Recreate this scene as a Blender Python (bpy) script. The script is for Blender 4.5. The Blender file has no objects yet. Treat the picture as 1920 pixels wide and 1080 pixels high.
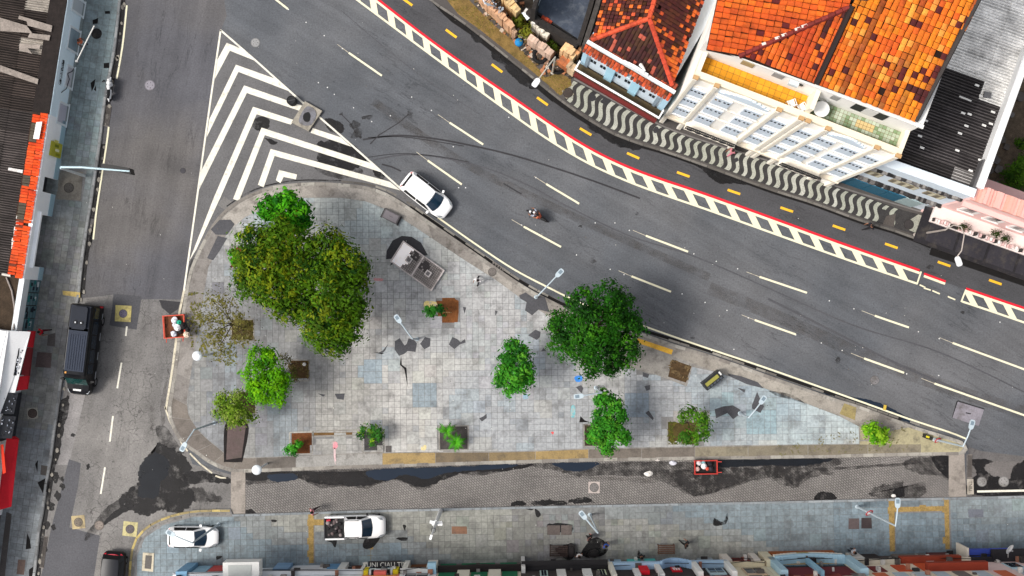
import bpy, bmesh, math, random
from mathutils import Vector, Matrix, noise
from mathutils.geometry import tessellate_polygon

random.seed(7)
SC = bpy.context.scene
COL = SC.collection
PI = math.pi

H = 95.0            # drone height in metres
F = 2280.0          # focal length in photo pixels (1920 wide)
NADIR_Y = 590.0     # photo row straight below the drone
TILT = math.atan((NADIR_Y - 540.0) / F)
cam_d = bpy.data.cameras.new('drone_camera')
cam_d.sensor_width = 36.0
cam_d.lens = 36.0 * F / 1920.0
cam_d.clip_start = 1.0
cam_d.clip_end = 2000.0
cam = bpy.data.objects.new('drone_camera', cam_d)
cam.location = (0, 0, H)
cam.rotation_euler = (TILT, 0, 0)
COL.objects.link(cam)
SC.camera = cam

SUN_EL, SUN_AZ = math.radians(52), math.radians(258)     # veiled sun from the left
world = bpy.data.worlds.new('World')
SC.world = world
world.use_nodes = True
wn = world.node_tree
bgn = wn.nodes['Background']
sky = wn.nodes.new('ShaderNodeTexSky')
sky.sky_type = 'NISHITA'
sky.sun_disc = False
sky.sun_elevation = SUN_EL
sky.sun_rotation = SUN_AZ
sky.air_density = 1.0
sky.dust_density = 5.0
sky.ozone_density = 0.6
veil = wn.nodes.new('ShaderNodeHueSaturation')            # thin cloud: the same sky, less blue
veil.inputs['Saturation'].default_value = 0.35
wn.links.new(sky.outputs[0], veil.inputs['Color'])
wn.links.new(veil.outputs[0], bgn.inputs[0])
bgn.inputs[1].default_value = 0.13
sun_d = bpy.data.lights.new('sun', 'SUN')
sun_d.energy = 1.9
sun_d.angle = math.radians(15)
sun_d.color = (1.0, 0.95, 0.88)
sun = bpy.data.objects.new('sun', sun_d)
az = SUN_AZ
sdir = Vector((math.sin(az) * math.cos(SUN_EL), math.cos(az) * math.cos(SUN_EL), math.sin(SUN_EL)))
sun.rotation_euler = sdir.to_track_quat('Z', 'Y').to_euler()
COL.objects.link(sun)
SC.view_settings.view_transform = 'Standard'
SC.view_settings.look = 'None'
SC.view_settings.gamma = 1.0
SC.view_settings.use_curve_mapping = False
SC.view_settings.exposure = 0.42

_ca, _sa = math.cos(TILT), math.sin(TILT)

def ray(px, py):
    x = (px - 960.0) / F
    y = -(py - 540.0) / F
    return Vector((x, y * _ca + _sa, y * _sa - _ca))

def W(px, py, z=0.0):
    d = ray(px, py)
    t = (z - H) / d.z
    return Vector((d.x * t, d.y * t, z))

def hit_plane(px, py, p0, n):
    d = ray(px, py)
    o = Vector((0, 0, H))
    return o + d * ((p0 - o).dot(n) / d.dot(n))

def WP(pts, z=0.0):
    return [W(p[0], p[1], z) for p in pts]

def lin(c):
    return tuple(((x / 255.0) / 12.92) if x / 255.0 < 0.04045 else (((x / 255.0) + 0.055) / 1.055) ** 2.4 for x in c)

def C(r, g, b, k=0.86):
    l = lin((r, g, b))
    return (l[0] * k, l[1] * k, l[2] * k)

def sc(c, k):
    return (c[0] * k, c[1] * k, c[2] * k)

def mixc(a, b, t):
    return tuple(a[i] * (1 - t) + b[i] * t for i in range(3))

def catmull(pts, n=6, closed=False):
    out = []
    m = len(pts)
    rng = range(m) if closed else range(m - 1)
    for i in rng:
        if closed:
            p0, p1, p2, p3 = pts[(i - 1) % m], pts[i], pts[(i + 1) % m], pts[(i + 2) % m]
        else:
            p0, p1, p2, p3 = pts[max(i - 1, 0)], pts[i], pts[i + 1], pts[min(i + 2, m - 1)]
        for k in range(n):
            t = k / n
            q = []
            for a in range(2):
                q.append(0.5 * ((2 * p1[a]) + (-p0[a] + p2[a]) * t + (2 * p0[a] - 5 * p1[a] + 4 * p2[a] - p3[a]) * t * t + (-p0[a] + 3 * p1[a] - 3 * p2[a] + p3[a]) * t ** 3))
            out.append(tuple(q))
    if not closed:
        out.append(tuple(pts[-1][:2]))
    return out

class Path:
    """a polyline in metres with arc length"""
    def __init__(s, pts):
        s.p = [Vector((p[0], p[1])) for p in pts]
        s.s = [0.0]
        for i in range(1, len(s.p)):
            s.s.append(s.s[-1] + (s.p[i] - s.p[i - 1]).length)
        s.L = s.s[-1]
    def at(s, d):
        d = min(max(d, 0), s.L)
        lo = 0
        for i in range(1, len(s.s)):
            if d <= s.s[i]:
                lo = i - 1
                break
        seg = max(s.s[lo + 1] - s.s[lo], 1e-9)
        return s.p[lo].lerp(s.p[lo + 1], (d - s.s[lo]) / seg)
    def tan(s, d):
        a, b = s.at(d - 0.25), s.at(d + 0.25)
        return (b - a).normalized()
    def off(s, d, o):
        t = s.tan(d)
        return s.at(d) + Vector((t.y, -t.x)) * o      # o > 0: to the right of travel

class MB:
    def __init__(s):
        s.v, s.f, s.c, s.m = [], [], [], []
    def face(s, pts, col=(1, 1, 1), m=0):
        b = len(s.v)
        s.v.extend([tuple(p) for p in pts])
        s.f.append(list(range(b, b + len(pts))))
        s.c.append(col); s.m.append(m)
    def mesh(s, vs, fs, col=(1, 1, 1), m=0):
        b = len(s.v)
        s.v.extend([tuple(p) for p in vs])
        for f in fs:
            s.f.append([b + i for i in f]); s.c.append(col); s.m.append(m)
    def hexa(s, p, col=(1, 1, 1), m=0):
        """8 corners: bottom 0-3 ccw, top 4-7"""
        s.mesh(p, [(3, 2, 1, 0), (4, 5, 6, 7), (0, 1, 5, 4), (1, 2, 6, 5), (2, 3, 7, 6), (3, 0, 4, 7)], col, m)
    def box(s, c, d, rz=0.0, col=(1, 1, 1), m=0):
        x, y, z = d[0] / 2, d[1] / 2, d[2] / 2
        co, si = math.cos(rz), math.sin(rz)
        pts = []
        for zz in (-z, z):
            for (a, b) in ((-x, -y), (x, -y), (x, y), (-x, y)):
                pts.append((c[0] + a * co - b * si, c[1] + a * si + b * co, c[2] + zz))
        s.hexa(pts, col, m)
    def prism(s, pts, z0, z1, col=(1, 1, 1), m=0, side=None, bottom=False):
        pts = [(p[0], p[1]) for p in pts]
        a = sum(pts[i][0] * pts[(i + 1) % len(pts)][1] - pts[(i + 1) % len(pts)][0] * pts[i][1] for i in range(len(pts)))
        if a < 0:
            pts = pts[::-1]
        n = len(pts)
        s.face([(p[0], p[1], z1) for p in pts], col, m)
        if bottom:
            s.face([(p[0], p[1], z0) for p in pts[::-1]], col, m)
        if z1 - z0 > 1e-6:
            for i in range(n):
                p, q = pts[i], pts[(i + 1) % n]
                s.face([(p[0], p[1], z0), (q[0], q[1], z0), (q[0], q[1], z1), (p[0], p[1], z1)], side or col, m)
    def tube(s, pts, r, seg=8, col=(1, 1, 1), m=0, cap=True):
        pts = [Vector(p) for p in pts]
        rs = r if isinstance(r, (list, tuple)) else [r] * len(pts)
        rings = []
        up = Vector((0, 0, 1))
        for i, p in enumerate(pts):
            t = (pts[min(i + 1, len(pts) - 1)] - pts[max(i - 1, 0)]).normalized()
            ref = up if abs(t.z) < 0.95 else Vector((1, 0, 0))
            a = t.cross(ref).normalized(); b = t.cross(a)
            rings.append([p + (a * math.cos(2 * PI * k / seg) + b * math.sin(2 * PI * k / seg)) * rs[i] for k in range(seg)])
        vs = [q for rg in rings for q in rg]
        fs = []
        for i in range(len(pts) - 1):
            for k in range(seg):
                k2 = (k + 1) % seg
                fs.append((i * seg + k, i * seg + k2, (i + 1) * seg + k2, (i + 1) * seg + k))
        if cap:
            fs.append(list(range(seg))[::-1])
            fs.append([(len(pts) - 1) * seg + k for k in range(seg)])
        s.mesh(vs, fs, col, m)
    def lathe(s, prof, c=(0, 0, 0), seg=16, col=(1, 1, 1), m=0, cap=True):
        vs, fs = [], []
        for (r, z) in prof:
            for k in range(seg):
                a = 2 * PI * k / seg
                vs.append((c[0] + r * math.cos(a), c[1] + r * math.sin(a), c[2] + z))
        n = len(prof)
        for i in range(n - 1):
            for k in range(seg):
                k2 = (k + 1) % seg
                fs.append((i * seg + k, i * seg + k2, (i + 1) * seg + k2, (i + 1) * seg + k))
        if cap:
            fs.append([(n - 1) * seg + k for k in range(seg)])
            fs.append(list(range(seg))[::-1])
        s.mesh(vs, fs, col, m)
    def data(s, name, off=(0, 0, 0), smooth=False):
        me = bpy.data.meshes.new(name)
        v = s.v
        if off[0] or off[1] or off[2]:
            v = [(p[0] - off[0], p[1] - off[1], p[2] - off[2]) for p in v]
        me.from_pydata(v, [], s.f)
        at = me.attributes.new('Col', 'FLOAT_COLOR', 'FACE')
        flat = []
        for c in s.c:
            flat += [c[0], c[1], c[2], 1.0]
        at.data.foreach_set('color', flat)
        if any(s.m):
            me.polygons.foreach_set('material_index', s.m)
        if smooth:
            me.polygons.foreach_set('use_smooth', [True] * len(me.polygons))
        me.update()
        return me

def add(name, me, mats=None, parent=None, loc=(0, 0, 0), rot=0.0):
    if isinstance(me, MB):
        me = me.data(name)
    if mats is not None and not me.materials:
        for m in (mats if isinstance(mats, (list, tuple)) else [mats]):
            me.materials.append(m)
    o = bpy.data.objects.new(name, me)
    o.location = loc
    o.rotation_euler = rot if isinstance(rot, (tuple, list)) or hasattr(rot, 'x') else (0, 0, rot)
    if parent is not None:
        o.parent = parent
    COL.objects.link(o)
    return o

def part(name, mb, mats, parent, world=True, smooth=False):
    """mesh built in world space, hung under a thing that is not rotated"""
    me = mb.data(name, tuple(parent.location) if world else (0, 0, 0), smooth)
    return add(name, me, mats, parent)

def subpart(name, mb, mats, par, root, smooth=False):
    me = mb.data(name, tuple(root.location), smooth)
    return add(name, me, mats, par)

def tag(o, label=None, cat=None, group=None, kind=None):
    if label: o['label'] = label
    if cat: o['category'] = cat
    if group: o['group'] = group
    if kind: o['kind'] = kind
    return o

def thing(name, label, cat, loc=(0, 0, 0), rot=0.0, group=None):
    o = bpy.data.objects.new(name, None)
    o.empty_display_size = 0.3
    o.location = loc
    o.rotation_euler = (0, 0, rot)
    COL.objects.link(o)
    return tag(o, label, cat, group)

def solo(name, mb, mats, label, cat, group=None, smooth=False, base=None):
    """a thing that is one mesh; origin at its base centre"""
    xs = [p[0] for p in mb.v]; ys = [p[1] for p in mb.v]; zs = [p[2] for p in mb.v]
    off = base or ((min(xs) + max(xs)) / 2, (min(ys) + max(ys)) / 2, min(zs))
    o = add(name, mb.data(name, off, smooth), mats, None, off)
    return tag(o, label, cat, group)

def struct(name, mb, mats, smooth=False):
    o = add(name, mb.data(name, (0, 0, 0), smooth), mats)
    o['kind'] = 'structure'
    return o

def inside(p, poly):
    x, y = p[0], p[1]
    r = False
    n = len(poly)
    j = n - 1
    for i in range(n):
        xi, yi, xj, yj = poly[i][0], poly[i][1], poly[j][0], poly[j][1]
        if (yi > y) != (yj > y) and x < (xj - xi) * (y - yi) / (yj - yi) + xi:
            r = not r
        j = i
    return r

def clip_rect(poly, x0, x1, y0, y1):
    def cl(ps, ax, val, keep_less):
        out = []
        for i in range(len(ps)):
            p, q = ps[i], ps[(i + 1) % len(ps)]
            ip = (p[ax] <= val) if keep_less else (p[ax] >= val)
            iq = (q[ax] <= val) if keep_less else (q[ax] >= val)
            if ip: out.append(p)
            if ip != iq:
                t = (val - p[ax]) / (q[ax] - p[ax])
                out.append((p[0] + (q[0] - p[0]) * t, p[1] + (q[1] - p[1]) * t))
        return out
    for a in ((0, x0, False), (0, x1, True), (1, y0, False), (1, y1, True)):
        poly = cl(poly, *a)
        if len(poly) < 3: return []
    return poly

def area(ps):
    return abs(sum(ps[i][0] * ps[(i + 1) % len(ps)][1] - ps[(i + 1) % len(ps)][0] * ps[i][1] for i in range(len(ps)))) / 2

def blob(pts, jit=1.2, n=8, sm=True):
    """closed smooth outline through photo-measured ground points with a ragged edge"""
    q = catmull(pts, n, True) if sm else pts
    out = []
    for (x, y) in q:
        a = noise.noise(Vector((x * 0.11, y * 0.11, 1.7))) + 0.6 * noise.noise(Vector((x * 0.35, y * 0.35, 5.1)))
        b = noise.noise(Vector((x * 0.11, y * 0.11, 9.3))) + 0.6 * noise.noise(Vector((x * 0.35, y * 0.35, 3.3)))
        c = noise.noise(Vector((x * 1.3, y * 1.3, 2.2))); d = noise.noise(Vector((x * 1.3, y * 1.3, 7.7)))
        out.append((x + (a + .4 * c) * jit * 2, y + (b + .4 * d) * jit * 2))
    return out

def ribbon(pts2, w, z):
    """flat strip along a metre polyline"""
    P = Path(pts2)
    mb = MB()
    n = max(2, int(P.L / 0.8))
    l = [P.off(P.L * i / n, -w / 2) for i in range(n + 1)]
    r = [P.off(P.L * i / n, w / 2) for i in range(n + 1)]
    for i in range(n):
        mb.face([(r[i].x, r[i].y, z), (r[i + 1].x, r[i + 1].y, z), (l[i + 1].x, l[i + 1].y, z), (l[i].x, l[i].y, z)])
    return mb

def nd(nt, t, **kw):
    n = nt.nodes.new(t)
    for k, v in kw.items():
        setattr(n, k, v)
    return n

def _noise(nt, vec, scale, detail=3.0, rough=0.55):
    n = nd(nt, 'ShaderNodeTexNoise')
    n.inputs['Scale'].default_value = scale
    n.inputs['Detail'].default_value = detail
    n.inputs['Roughness'].default_value = rough
    nt.links.new(vec, n.inputs['Vector'])
    return n.outputs['Fac']

def _map(nt, val, a, b, c, d):
    n = nd(nt, 'ShaderNodeMapRange')
    nt.links.new(val, n.inputs[0])
    for i, x in enumerate((a, b, c, d)):
        n.inputs[i + 1].default_value = x
    return n.outputs[0]

def _math(nt, op, a, b):
    n = nd(nt, 'ShaderNodeMath', operation=op)
    for i, x in enumerate((a, b)):
        if isinstance(x, (int, float)): n.inputs[i].default_value = x
        else: nt.links.new(x, n.inputs[i])
    return n.outputs[0]

def _mul(nt, colr, val):
    n = nd(nt, 'ShaderNodeVectorMath', operation='SCALE')
    nt.links.new(colr, n.inputs[0])
    nt.links.new(val, n.inputs['Scale'])
    return n.outputs[0]

def _mix(nt, fac, a, b):
    n = nd(nt, 'ShaderNodeMix', data_type='RGBA')
    nt.links.new(fac, n.inputs[0])
    for i, x in ((6, a), (7, b)):
        if isinstance(x, tuple): n.inputs[i].default_value = (x[0], x[1], x[2], 1)
        else: nt.links.new(x, n.inputs[i])
    return n.outputs[2]

MATS = {}
def M(name, col=None, rough=0.85, metal=0.0, var=0.2, vs=1.5, fine=0.12, fs=18.0, bump=0.0, bs=12.0, spec=0.3, dirt=None, coat=0.0, holes=None):
    """col None reads the colour baked on each piece; dirt = (colour, scale, low, high, strength)"""
    if name in MATS: return MATS[name]
    m = bpy.data.materials.new(name)
    m.use_nodes = True
    nt = m.node_tree
    bs_ = nt.nodes['Principled BSDF']
    pos = nd(nt, 'ShaderNodeNewGeometry').outputs['Position']
    if col is None:
        base = nd(nt, 'ShaderNodeAttribute', attribute_name='Col').outputs['Color']
    else:
        r = nd(nt, 'ShaderNodeRGB'); r.outputs[0].default_value = (col[0], col[1], col[2], 1); base = r.outputs[0]
    if var or fine:
        k = _map(nt, _noise(nt, pos, vs, 4), 0.25, 0.75, 1 - var, 1 + var)
        if fine:
            k = _math(nt, 'MULTIPLY', k, _map(nt, _noise(nt, pos, fs, 2), 0.25, 0.75, 1 - fine, 1 + fine))
        base = _mul(nt, base, k)
    if dirt:
        f = _map(nt, _noise(nt, pos, dirt[1], 6, 0.65), dirt[2], dirt[3], 0, dirt[4])
        base = _mix(nt, f, base, dirt[0])
    nt.links.new(base, bs_.inputs['Base Color'])
    bs_.inputs['Roughness'].default_value = rough
    bs_.inputs['Metallic'].default_value = metal
    bs_.inputs['Specular IOR Level'].default_value = spec
    bs_.inputs['Coat Weight'].default_value = coat
    if holes:
        nt.links.new(_map(nt, _noise(nt, pos, holes[0], 8, 0.7), holes[1], holes[2], 0, holes[3]), bs_.inputs['Alpha'])
    if bump:
        b = nd(nt, 'ShaderNodeBump')
        b.inputs['Strength'].default_value = bump
        b.inputs['Distance'].default_value = 0.02
        nt.links.new(_noise(nt, pos, bs, 4), b.inputs['Height'])
        nt.links.new(b.outputs[0], bs_.inputs['Normal'])
    MATS[name] = m
    return m

def asphalt(name, col, streak_dir=None, blot=0.25, cracks=0.0, speck=0.0, streak=0.2, blot_scale=0.35, tint=None):
    """aggregate, tyre-polished streaks along streak_dir, blotches and crazing"""
    m = bpy.data.materials.new(name); m.use_nodes = True
    nt = m.node_tree; bs_ = nt.nodes['Principled BSDF']
    pos = nd(nt, 'ShaderNodeNewGeometry').outputs['Position']
    r = nd(nt, 'ShaderNodeRGB'); r.outputs[0].default_value = (*col, 1); base = r.outputs[0]
    if tint:
        base = _mix(nt, _map(nt, _noise(nt, pos, 0.09, 3), 0.4, 0.62, 0, 1), base, tint)
    k = _map(nt, _noise(nt, pos, blot_scale, 5, 0.6), 0.28, 0.72, 1 - blot, 1 + blot)
    k = _math(nt, 'MULTIPLY', k, _map(nt, _noise(nt, pos, 8, 5, 0.75), 0.3, 0.7, 0.74, 1.26))
    if streak_dir is not None:
        mp = nd(nt, 'ShaderNodeMapping')
        mp.inputs['Rotation'].default_value = (0, 0, -streak_dir)
        nt.links.new(pos, mp.inputs['Vector'])
        m2 = nd(nt, 'ShaderNodeMapping'); m2.inputs['Scale'].default_value = (0.05, 1.0, 1)
        nt.links.new(mp.outputs[0], m2.inputs['Vector'])
        k = _math(nt, 'MULTIPLY', k, _map(nt, _noise(nt, m2.outputs[0], 0.9, 5, 0.6), 0.3, 0.7, 1 - streak, 1 + streak))
        m3 = nd(nt, 'ShaderNodeMapping'); m3.inputs['Scale'].default_value = (0.16, 1.0, 1); m3.inputs['Location'].default_value = (7, 3, 0)
        nt.links.new(mp.outputs[0], m3.inputs['Vector'])
        ln = _math(nt, 'ABSOLUTE', _math(nt, 'SUBTRACT', _noise(nt, m3.outputs[0], 0.5, 6, 0.62), 0.5), 0)
        ln = _math(nt, 'MULTIPLY', _map(nt, ln, 0.0, 0.010, 0.42, 0), _map(nt, _noise(nt, pos, 0.16, 3), 0.46, 0.6, 0, 1))
        k = _math(nt, 'MULTIPLY', k, _math(nt, 'SUBTRACT', 1.0, ln))
    base = _mul(nt, base, k)
    if speck:
        f = _map(nt, _noise(nt, pos, 3.2, 7, 0.8), 0.575, 0.64, 0, speck)
        base = _mix(nt, f, base, sc(col, 0.3))
    if cracks:
        wv = nd(nt, 'ShaderNodeVectorMath', operation='ADD')
        nz = nd(nt, 'ShaderNodeTexNoise'); nz.inputs['Scale'].default_value = 1.1; nt.links.new(pos, nz.inputs['Vector'])
        nt.links.new(pos, wv.inputs[0]); nt.links.new(nz.outputs['Color'], wv.inputs[1])
        vo = nd(nt, 'ShaderNodeTexVoronoi', feature='DISTANCE_TO_EDGE'); vo.inputs['Scale'].default_value = 1.3
        nt.links.new(wv.outputs[0], vo.inputs['Vector'])
        f = _map(nt, vo.outputs['Distance'], 0.0, 0.035, 1, 0)
        f = _math(nt, 'MULTIPLY', f, _map(nt, _noise(nt, pos, 0.33, 4), 0.45, 0.6, 0, cracks))
        base = _mix(nt, f, base, sc(col, 0.22))
    nt.links.new(base, bs_.inputs['Base Color'])
    bs_.inputs['Roughness'].default_value = 0.82
    bs_.inputs['Specular IOR Level'].default_value = 0.25
    b = nd(nt, 'ShaderNodeBump'); b.inputs['Strength'].default_value = 0.25; b.inputs['Distance'].default_value = 0.01
    nt.links.new(_noise(nt, pos, 25, 2), b.inputs['Height']); nt.links.new(b.outputs[0], bs_.inputs['Normal'])
    MATS[name] = m
    return m

def brickwork(name):
    m = bpy.data.materials.new(name); m.use_nodes = True
    nt = m.node_tree; bs_ = nt.nodes['Principled BSDF']
    pos = nd(nt, 'ShaderNodeNewGeometry').outputs['Position']
    mp = nd(nt, 'ShaderNodeMapping'); mp.inputs['Rotation'].default_value = (0, 0, math.radians(43)); mp.inputs['Location'].default_value = (-90, -90, 0)
    nt.links.new(pos, mp.inputs['Vector'])
    bt = nd(nt, 'ShaderNodeTexBrick')
    bt.inputs['Color1'].default_value = (*C(142, 138, 134), 1)
    bt.inputs['Color2'].default_value = (*C(126, 122, 119), 1)
    bt.inputs['Mortar'].default_value = (*C(88, 84, 82), 1)
    bt.inputs['Scale'].default_value = 1.0
    bt.inputs['Brick Width'].default_value = 0.24
    bt.inputs['Row Height'].default_value = 0.16
    bt.inputs['Mortar Size'].default_value = 0.022
    bt.inputs['Mortar Smooth'].default_value = 0.1
    nt.links.new(mp.outputs[0], bt.inputs['Vector'])
    base = bt.outputs['Color']
    k = _map(nt, _noise(nt, pos, 0.4, 5), 0.3, 0.7, 0.82, 1.15)
    base = _mul(nt, base, k)
    nt.links.new(base, bs_.inputs['Base Color'])
    bs_.inputs['Roughness'].default_value = 0.85
    b = nd(nt, 'ShaderNodeBump'); b.inputs['Strength'].default_value = 0.6; b.inputs['Distance'].default_value = 0.02
    b.invert = True
    nt.links.new(bt.outputs['Fac'], b.inputs['Height']); nt.links.new(b.outputs[0], bs_.inputs['Normal'])
    MATS[name] = m
    return m

m_avenue = asphalt('asphalt_avenue', C(90, 93, 98), math.radians(-30), 0.16, 0.0, 0.5, 0.16, 0.3, C(104, 105, 108))
m_street = asphalt('asphalt_street', C(104, 101, 100), math.radians(80), 0.15, 0.0, 0.35, 0.16, 0.35, C(90, 90, 95))
m_old = asphalt('asphalt_old', C(134, 131, 128), math.radians(80), 0.2, 0.8, 0.85, 0.14, 0.5, C(114, 112, 111))
m_bike = asphalt('asphalt_bike', C(78, 78, 81), math.radians(-28), 0.15, 0.0, 0.3, 0.12)
m_patch = asphalt('asphalt_patch', C(82, 82, 86), None, 0.15, 0.0, 0.3)
m_patch2 = asphalt('asphalt_smooth', C(92, 92, 96), None, 0.14, 0.0, 0.3)
m_tar = asphalt('tar', C(58, 57, 60), None, 0.15)
m_wet_shade = M('wet_shade_asphalt', C(38, 37, 38), 0.5, 0, 0.4, 0.8, 0.3, 9, spec=0.12, holes=(0.9, 0.33, 0.47, 0.88))  # wet asphalt; also colours the shade painted beside the pickup
m_damp = M('damp_asphalt', C(58, 56, 56), 0.6, 0, 0.35, 0.9, 0.3, 9, spec=0.12, holes=(1.2, 0.36, 0.58, 0.7))
m_damp2 = M('faint_damp', C(86, 80, 76), 0.75, 0, 0.3, 0.9, 0.25, 9, holes=(1.2, 0.36, 0.70, 0.42))
m_pool = M('dark_pool', C(34, 37, 42), 0.1, 0, 0.2, 1, 0, 1, spec=0.2, holes=(0.7, .3, .42, .9))
m_water = M('water', C(34, 44, 58), 0.1, 0, 0.1, 1, 0, 1, spec=0.25)
m_black = M('black_gap', C(26, 24, 24), 0.95, 0, 0.3, 2.0, 0.2, 14)
m_paint = M('white_paint', C(238, 234, 219), 0.7, 0, 0.08, 2, 0.05, 20, dirt=(C(140, 136, 130), 2.4, 0.53, 0.74, 0.6))
m_cream = M('cream_paint', C(240, 234, 203), 0.7, 0, 0.05, 2, 0.04, 20, dirt=(C(160, 150, 130), 3.0, 0.62, 0.76, 0.5))
m_old_paint = M('worn_paint', C(214, 206, 184), 0.75, 0, 0.12, 2, 0.1, 20, dirt=(C(120, 110, 100), 4.0, 0.5, 0.66, 0.75))
m_red = M('red_paint', C(222, 32, 52), 0.7, 0, 0.08, 2, 0.05, 20)
m_yel = M('yellow_paint', C(247, 190, 48), 0.7, 0, 0.06, 2, 0.05, 20, dirt=(C(150, 110, 60), 4.0, 0.62, 0.75, 0.5))
m_tile = M('paving_stone', None, 0.85, 0, 0.13, 0.6, 0.2, 5.0, 0.25, 14, dirt=(C(88, 86, 86), 0.9, 0.50, 0.72, 0.62))
m_bed = M('joint_bed', C(132, 131, 130), 0.95, 0, 0.3, 1.5, 0.2, 14)
m_conc = M('concrete', None, 0.88, 0, 0.16, 0.7, 0.16, 9.0, 0.2, 14, dirt=(C(84, 78, 72), 1.3, 0.5, 0.7, 0.7))
m_kerb = M('kerb_granite', None, 0.85, 0, 0.15, 1.2, 0.15, 12.0, dirt=(C(80, 76, 72), 3.0, 0.52, 0.7, 0.7))
m_soil = M('soil', None, 0.95, 0, 0.35, 3, 0.3, 14, 0.6, 14)
m_brick = brickwork('block_paving')
m_any = M('painted', None, 0.7, 0, 0.08, 1.2, 0.05, 12)
m_wall = M('render_wall', None, 0.85, 0, 0.06, 0.6, 0.04, 10, dirt=(C(120, 112, 104), 1.6, 0.66, 0.85, 0.45))
m_metal = M('painted_metal', None, 0.5, 0.1, 0.05, 3, 0.03, 14, spec=0.45)
m_glass = M('dark_glass', C(24, 38, 52), 0.06, 0, 0, 1, 0, 1, spec=0.6)
m_rubber = M('rubber', C(24, 24, 25), 0.85, 0, 0.1, 4, 0, 1)
m_clay = M('clay_tile', None, 0.85, 0, 0.18, 5, 0.22, 24, 0.2, 20, dirt=(C(60, 28, 14), 1.1, 0.52, 0.78, 0.6))
m_roofbed = M('roof_bed', C(38, 22, 16), 0.95, 0, 0.3, 2, 0.2, 10)
m_sheet = M('fibre_cement', None, 0.9, 0, 0.25, 1.2, 0.25, 9, dirt=(C(40, 36, 34), 0.9, 0.5, 0.72, 0.4))
mb = MB(); mb.face([(-700, -700, -0.05), (700, -700, -0.05), (700, 700, -0.05), (-700, 700, -0.05)])
struct('ground', mb, M('far_ground', C(112, 108, 104), 0.95, 0, 0.3, 0.05, 0.2, 0.6))

mb = MB(); mb.face([(-75, -45, 0), (75, -45, 0), (75, 60, 0), (-75, 60, 0)])
road = struct('road', mb, m_avenue)

def sheet(name, pts_px, z, mat, jit=0.0, smooth=False, parent=road, n=12):
    """a thin sheet on the ground, outlined in photo-measured points"""
    q = pts_px
    if jit: q = blob(q, jit, n, smooth)
    elif smooth: q = catmull(q, n, True)
    mb = MB(); mb.prism(WP(q, z), z, z)
    return add(name, mb, mat, parent)

# carriageway surfaces, each a sheet laid on the road base
sheet('street_asphalt', [(244, -30), (415, -30), (425, 30), (414, 57), (371, 360), (346, 540), (335, 580), (140, 580), (163, 440), (189, 270), (215, 105), (232, -30)], 0.004, m_street, 0.5)
sheet('old_asphalt', [(140, 560), (188, 556), (212, 552), (262, 562), (300, 561), (352, 562), (345, 640), (330, 780), (360, 870), (440, 892), (440, 962), (330, 975), (285, 1000), (262, 1095), (50, 1095), (110, 800), (133, 640)], 0.008, m_old, 0.6)
sheet('chevron_asphalt', [(414, 60), (480, 116), (567, 194), (657, 272), (752, 357), (800, 400), (560, 420), (370, 500), (352, 490), (371, 360)], 0.006, asphalt('asphalt_chevron', C(106, 105, 106), None, 0.2, 0.0, 0.45), 0.3)
sheet('cycle_lane_asphalt', [(700, -8), (830, 92), (960, 184), (1092, 272), (1185, 322), (1320, 369), (1440, 413), (1726, 513), (1925, 582), (1925, 520), (1752, 452), (1612, 405), (1440, 346), (1320, 300), (1200, 258), (1082, 200), (1007, 143), (890, 48), (795, -20)], 0.004, m_bike)
sheet('asphalt_patch', [(213, 551), (240, 553), (266, 556), (256, 618), (205, 610), (210, 580)], 0.014, m_patch, 0.4)
sheet('asphalt_patch', [(298, 563), (338, 566), (334, 580), (318, 589), (303, 577)], 0.014, m_tar, 0.7)
sheet('asphalt_patch', [(130, 860), (152, 868), (146, 912), (130, 990), (188, 1004), (174, 1095), (74, 1095), (96, 990)], 0.014, m_patch2, 0.6)
sheet('asphalt_patch', [(134, 720), (160, 735), (146, 800), (128, 872), (108, 872), (120, 790)], 0.012, asphalt('asphalt_pale', C(140, 137, 136), 1.4, 0.2, 0.3, 0.3), 0.8)
sheet('asphalt_patch', [(420, 368), (436, 380), (424, 396), (408, 384)], 0.012, m_conc and asphalt('asphalt_grey', C(120, 118, 116), None, 0.2))
sheet('asphalt_patch', [(176, 440), (186, 380), (172, 445), (150, 555), (140, 552), (160, 470)], 0.012, m_tar, 0.8)

ZP = 0.022
def mark(name, pts_px, mat, z=ZP):
    mb = MB(); mb.prism(WP(pts_px, z), z, z)
    return add(name, mb, mat, road)

def line(name, pts_px, w_px, mat, z=ZP, smooth=True, n=8):
    q = catmull(pts_px, n) if smooth else pts_px
    return add(name, ribbon([W(*p) for p in q], w_px / 24.0, z), mat, road)

def cz(x, y): return (340 + x / 3.273, 40 + y / 3.273)
chev = [
    [[(278, 132), (375, 170), (460, 245), (298, 180), (205, 355), (222, 235)]],
    [[(335, 266), (585, 355), (665, 430), (350, 310), (155, 712), (172, 602)]],
    [[(385, 393), (740, 517), (722, 548), (402, 440), (104, 1042), (120, 922)]],
    [[(440, 524), (692, 606), (672, 634), (462, 570), (240, 1080), (92, 1400), (48, 1472), (200, 1080)], [(806, 655), (978, 712), (1045, 770), (793, 684)]],
    [[(492, 652), (1170, 872), (1232, 928), (512, 698), (354, 1103), (317, 1090)]],
    [[(548, 783), (1280, 985), (1345, 1038), (572, 826), (505, 1018), (470, 1003)]],
    [[(600, 912), (710, 940), (703, 970), (628, 955), (608, 993), (580, 975)]],
]
for grp in chev:
    for poly in grp:
        mark('chevron_bar', [cz(*p) for p in poly], m_paint)
line('edge_line', [(414, 56), (392, 208), (371, 360), (357, 460), (345, 545)], 3.4, m_paint, 0.026)
line('edge_line', [(413, 56), (480, 114), (567, 192), (657, 270), (755, 357)], 3.4, m_paint, 0.026, False)
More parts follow.
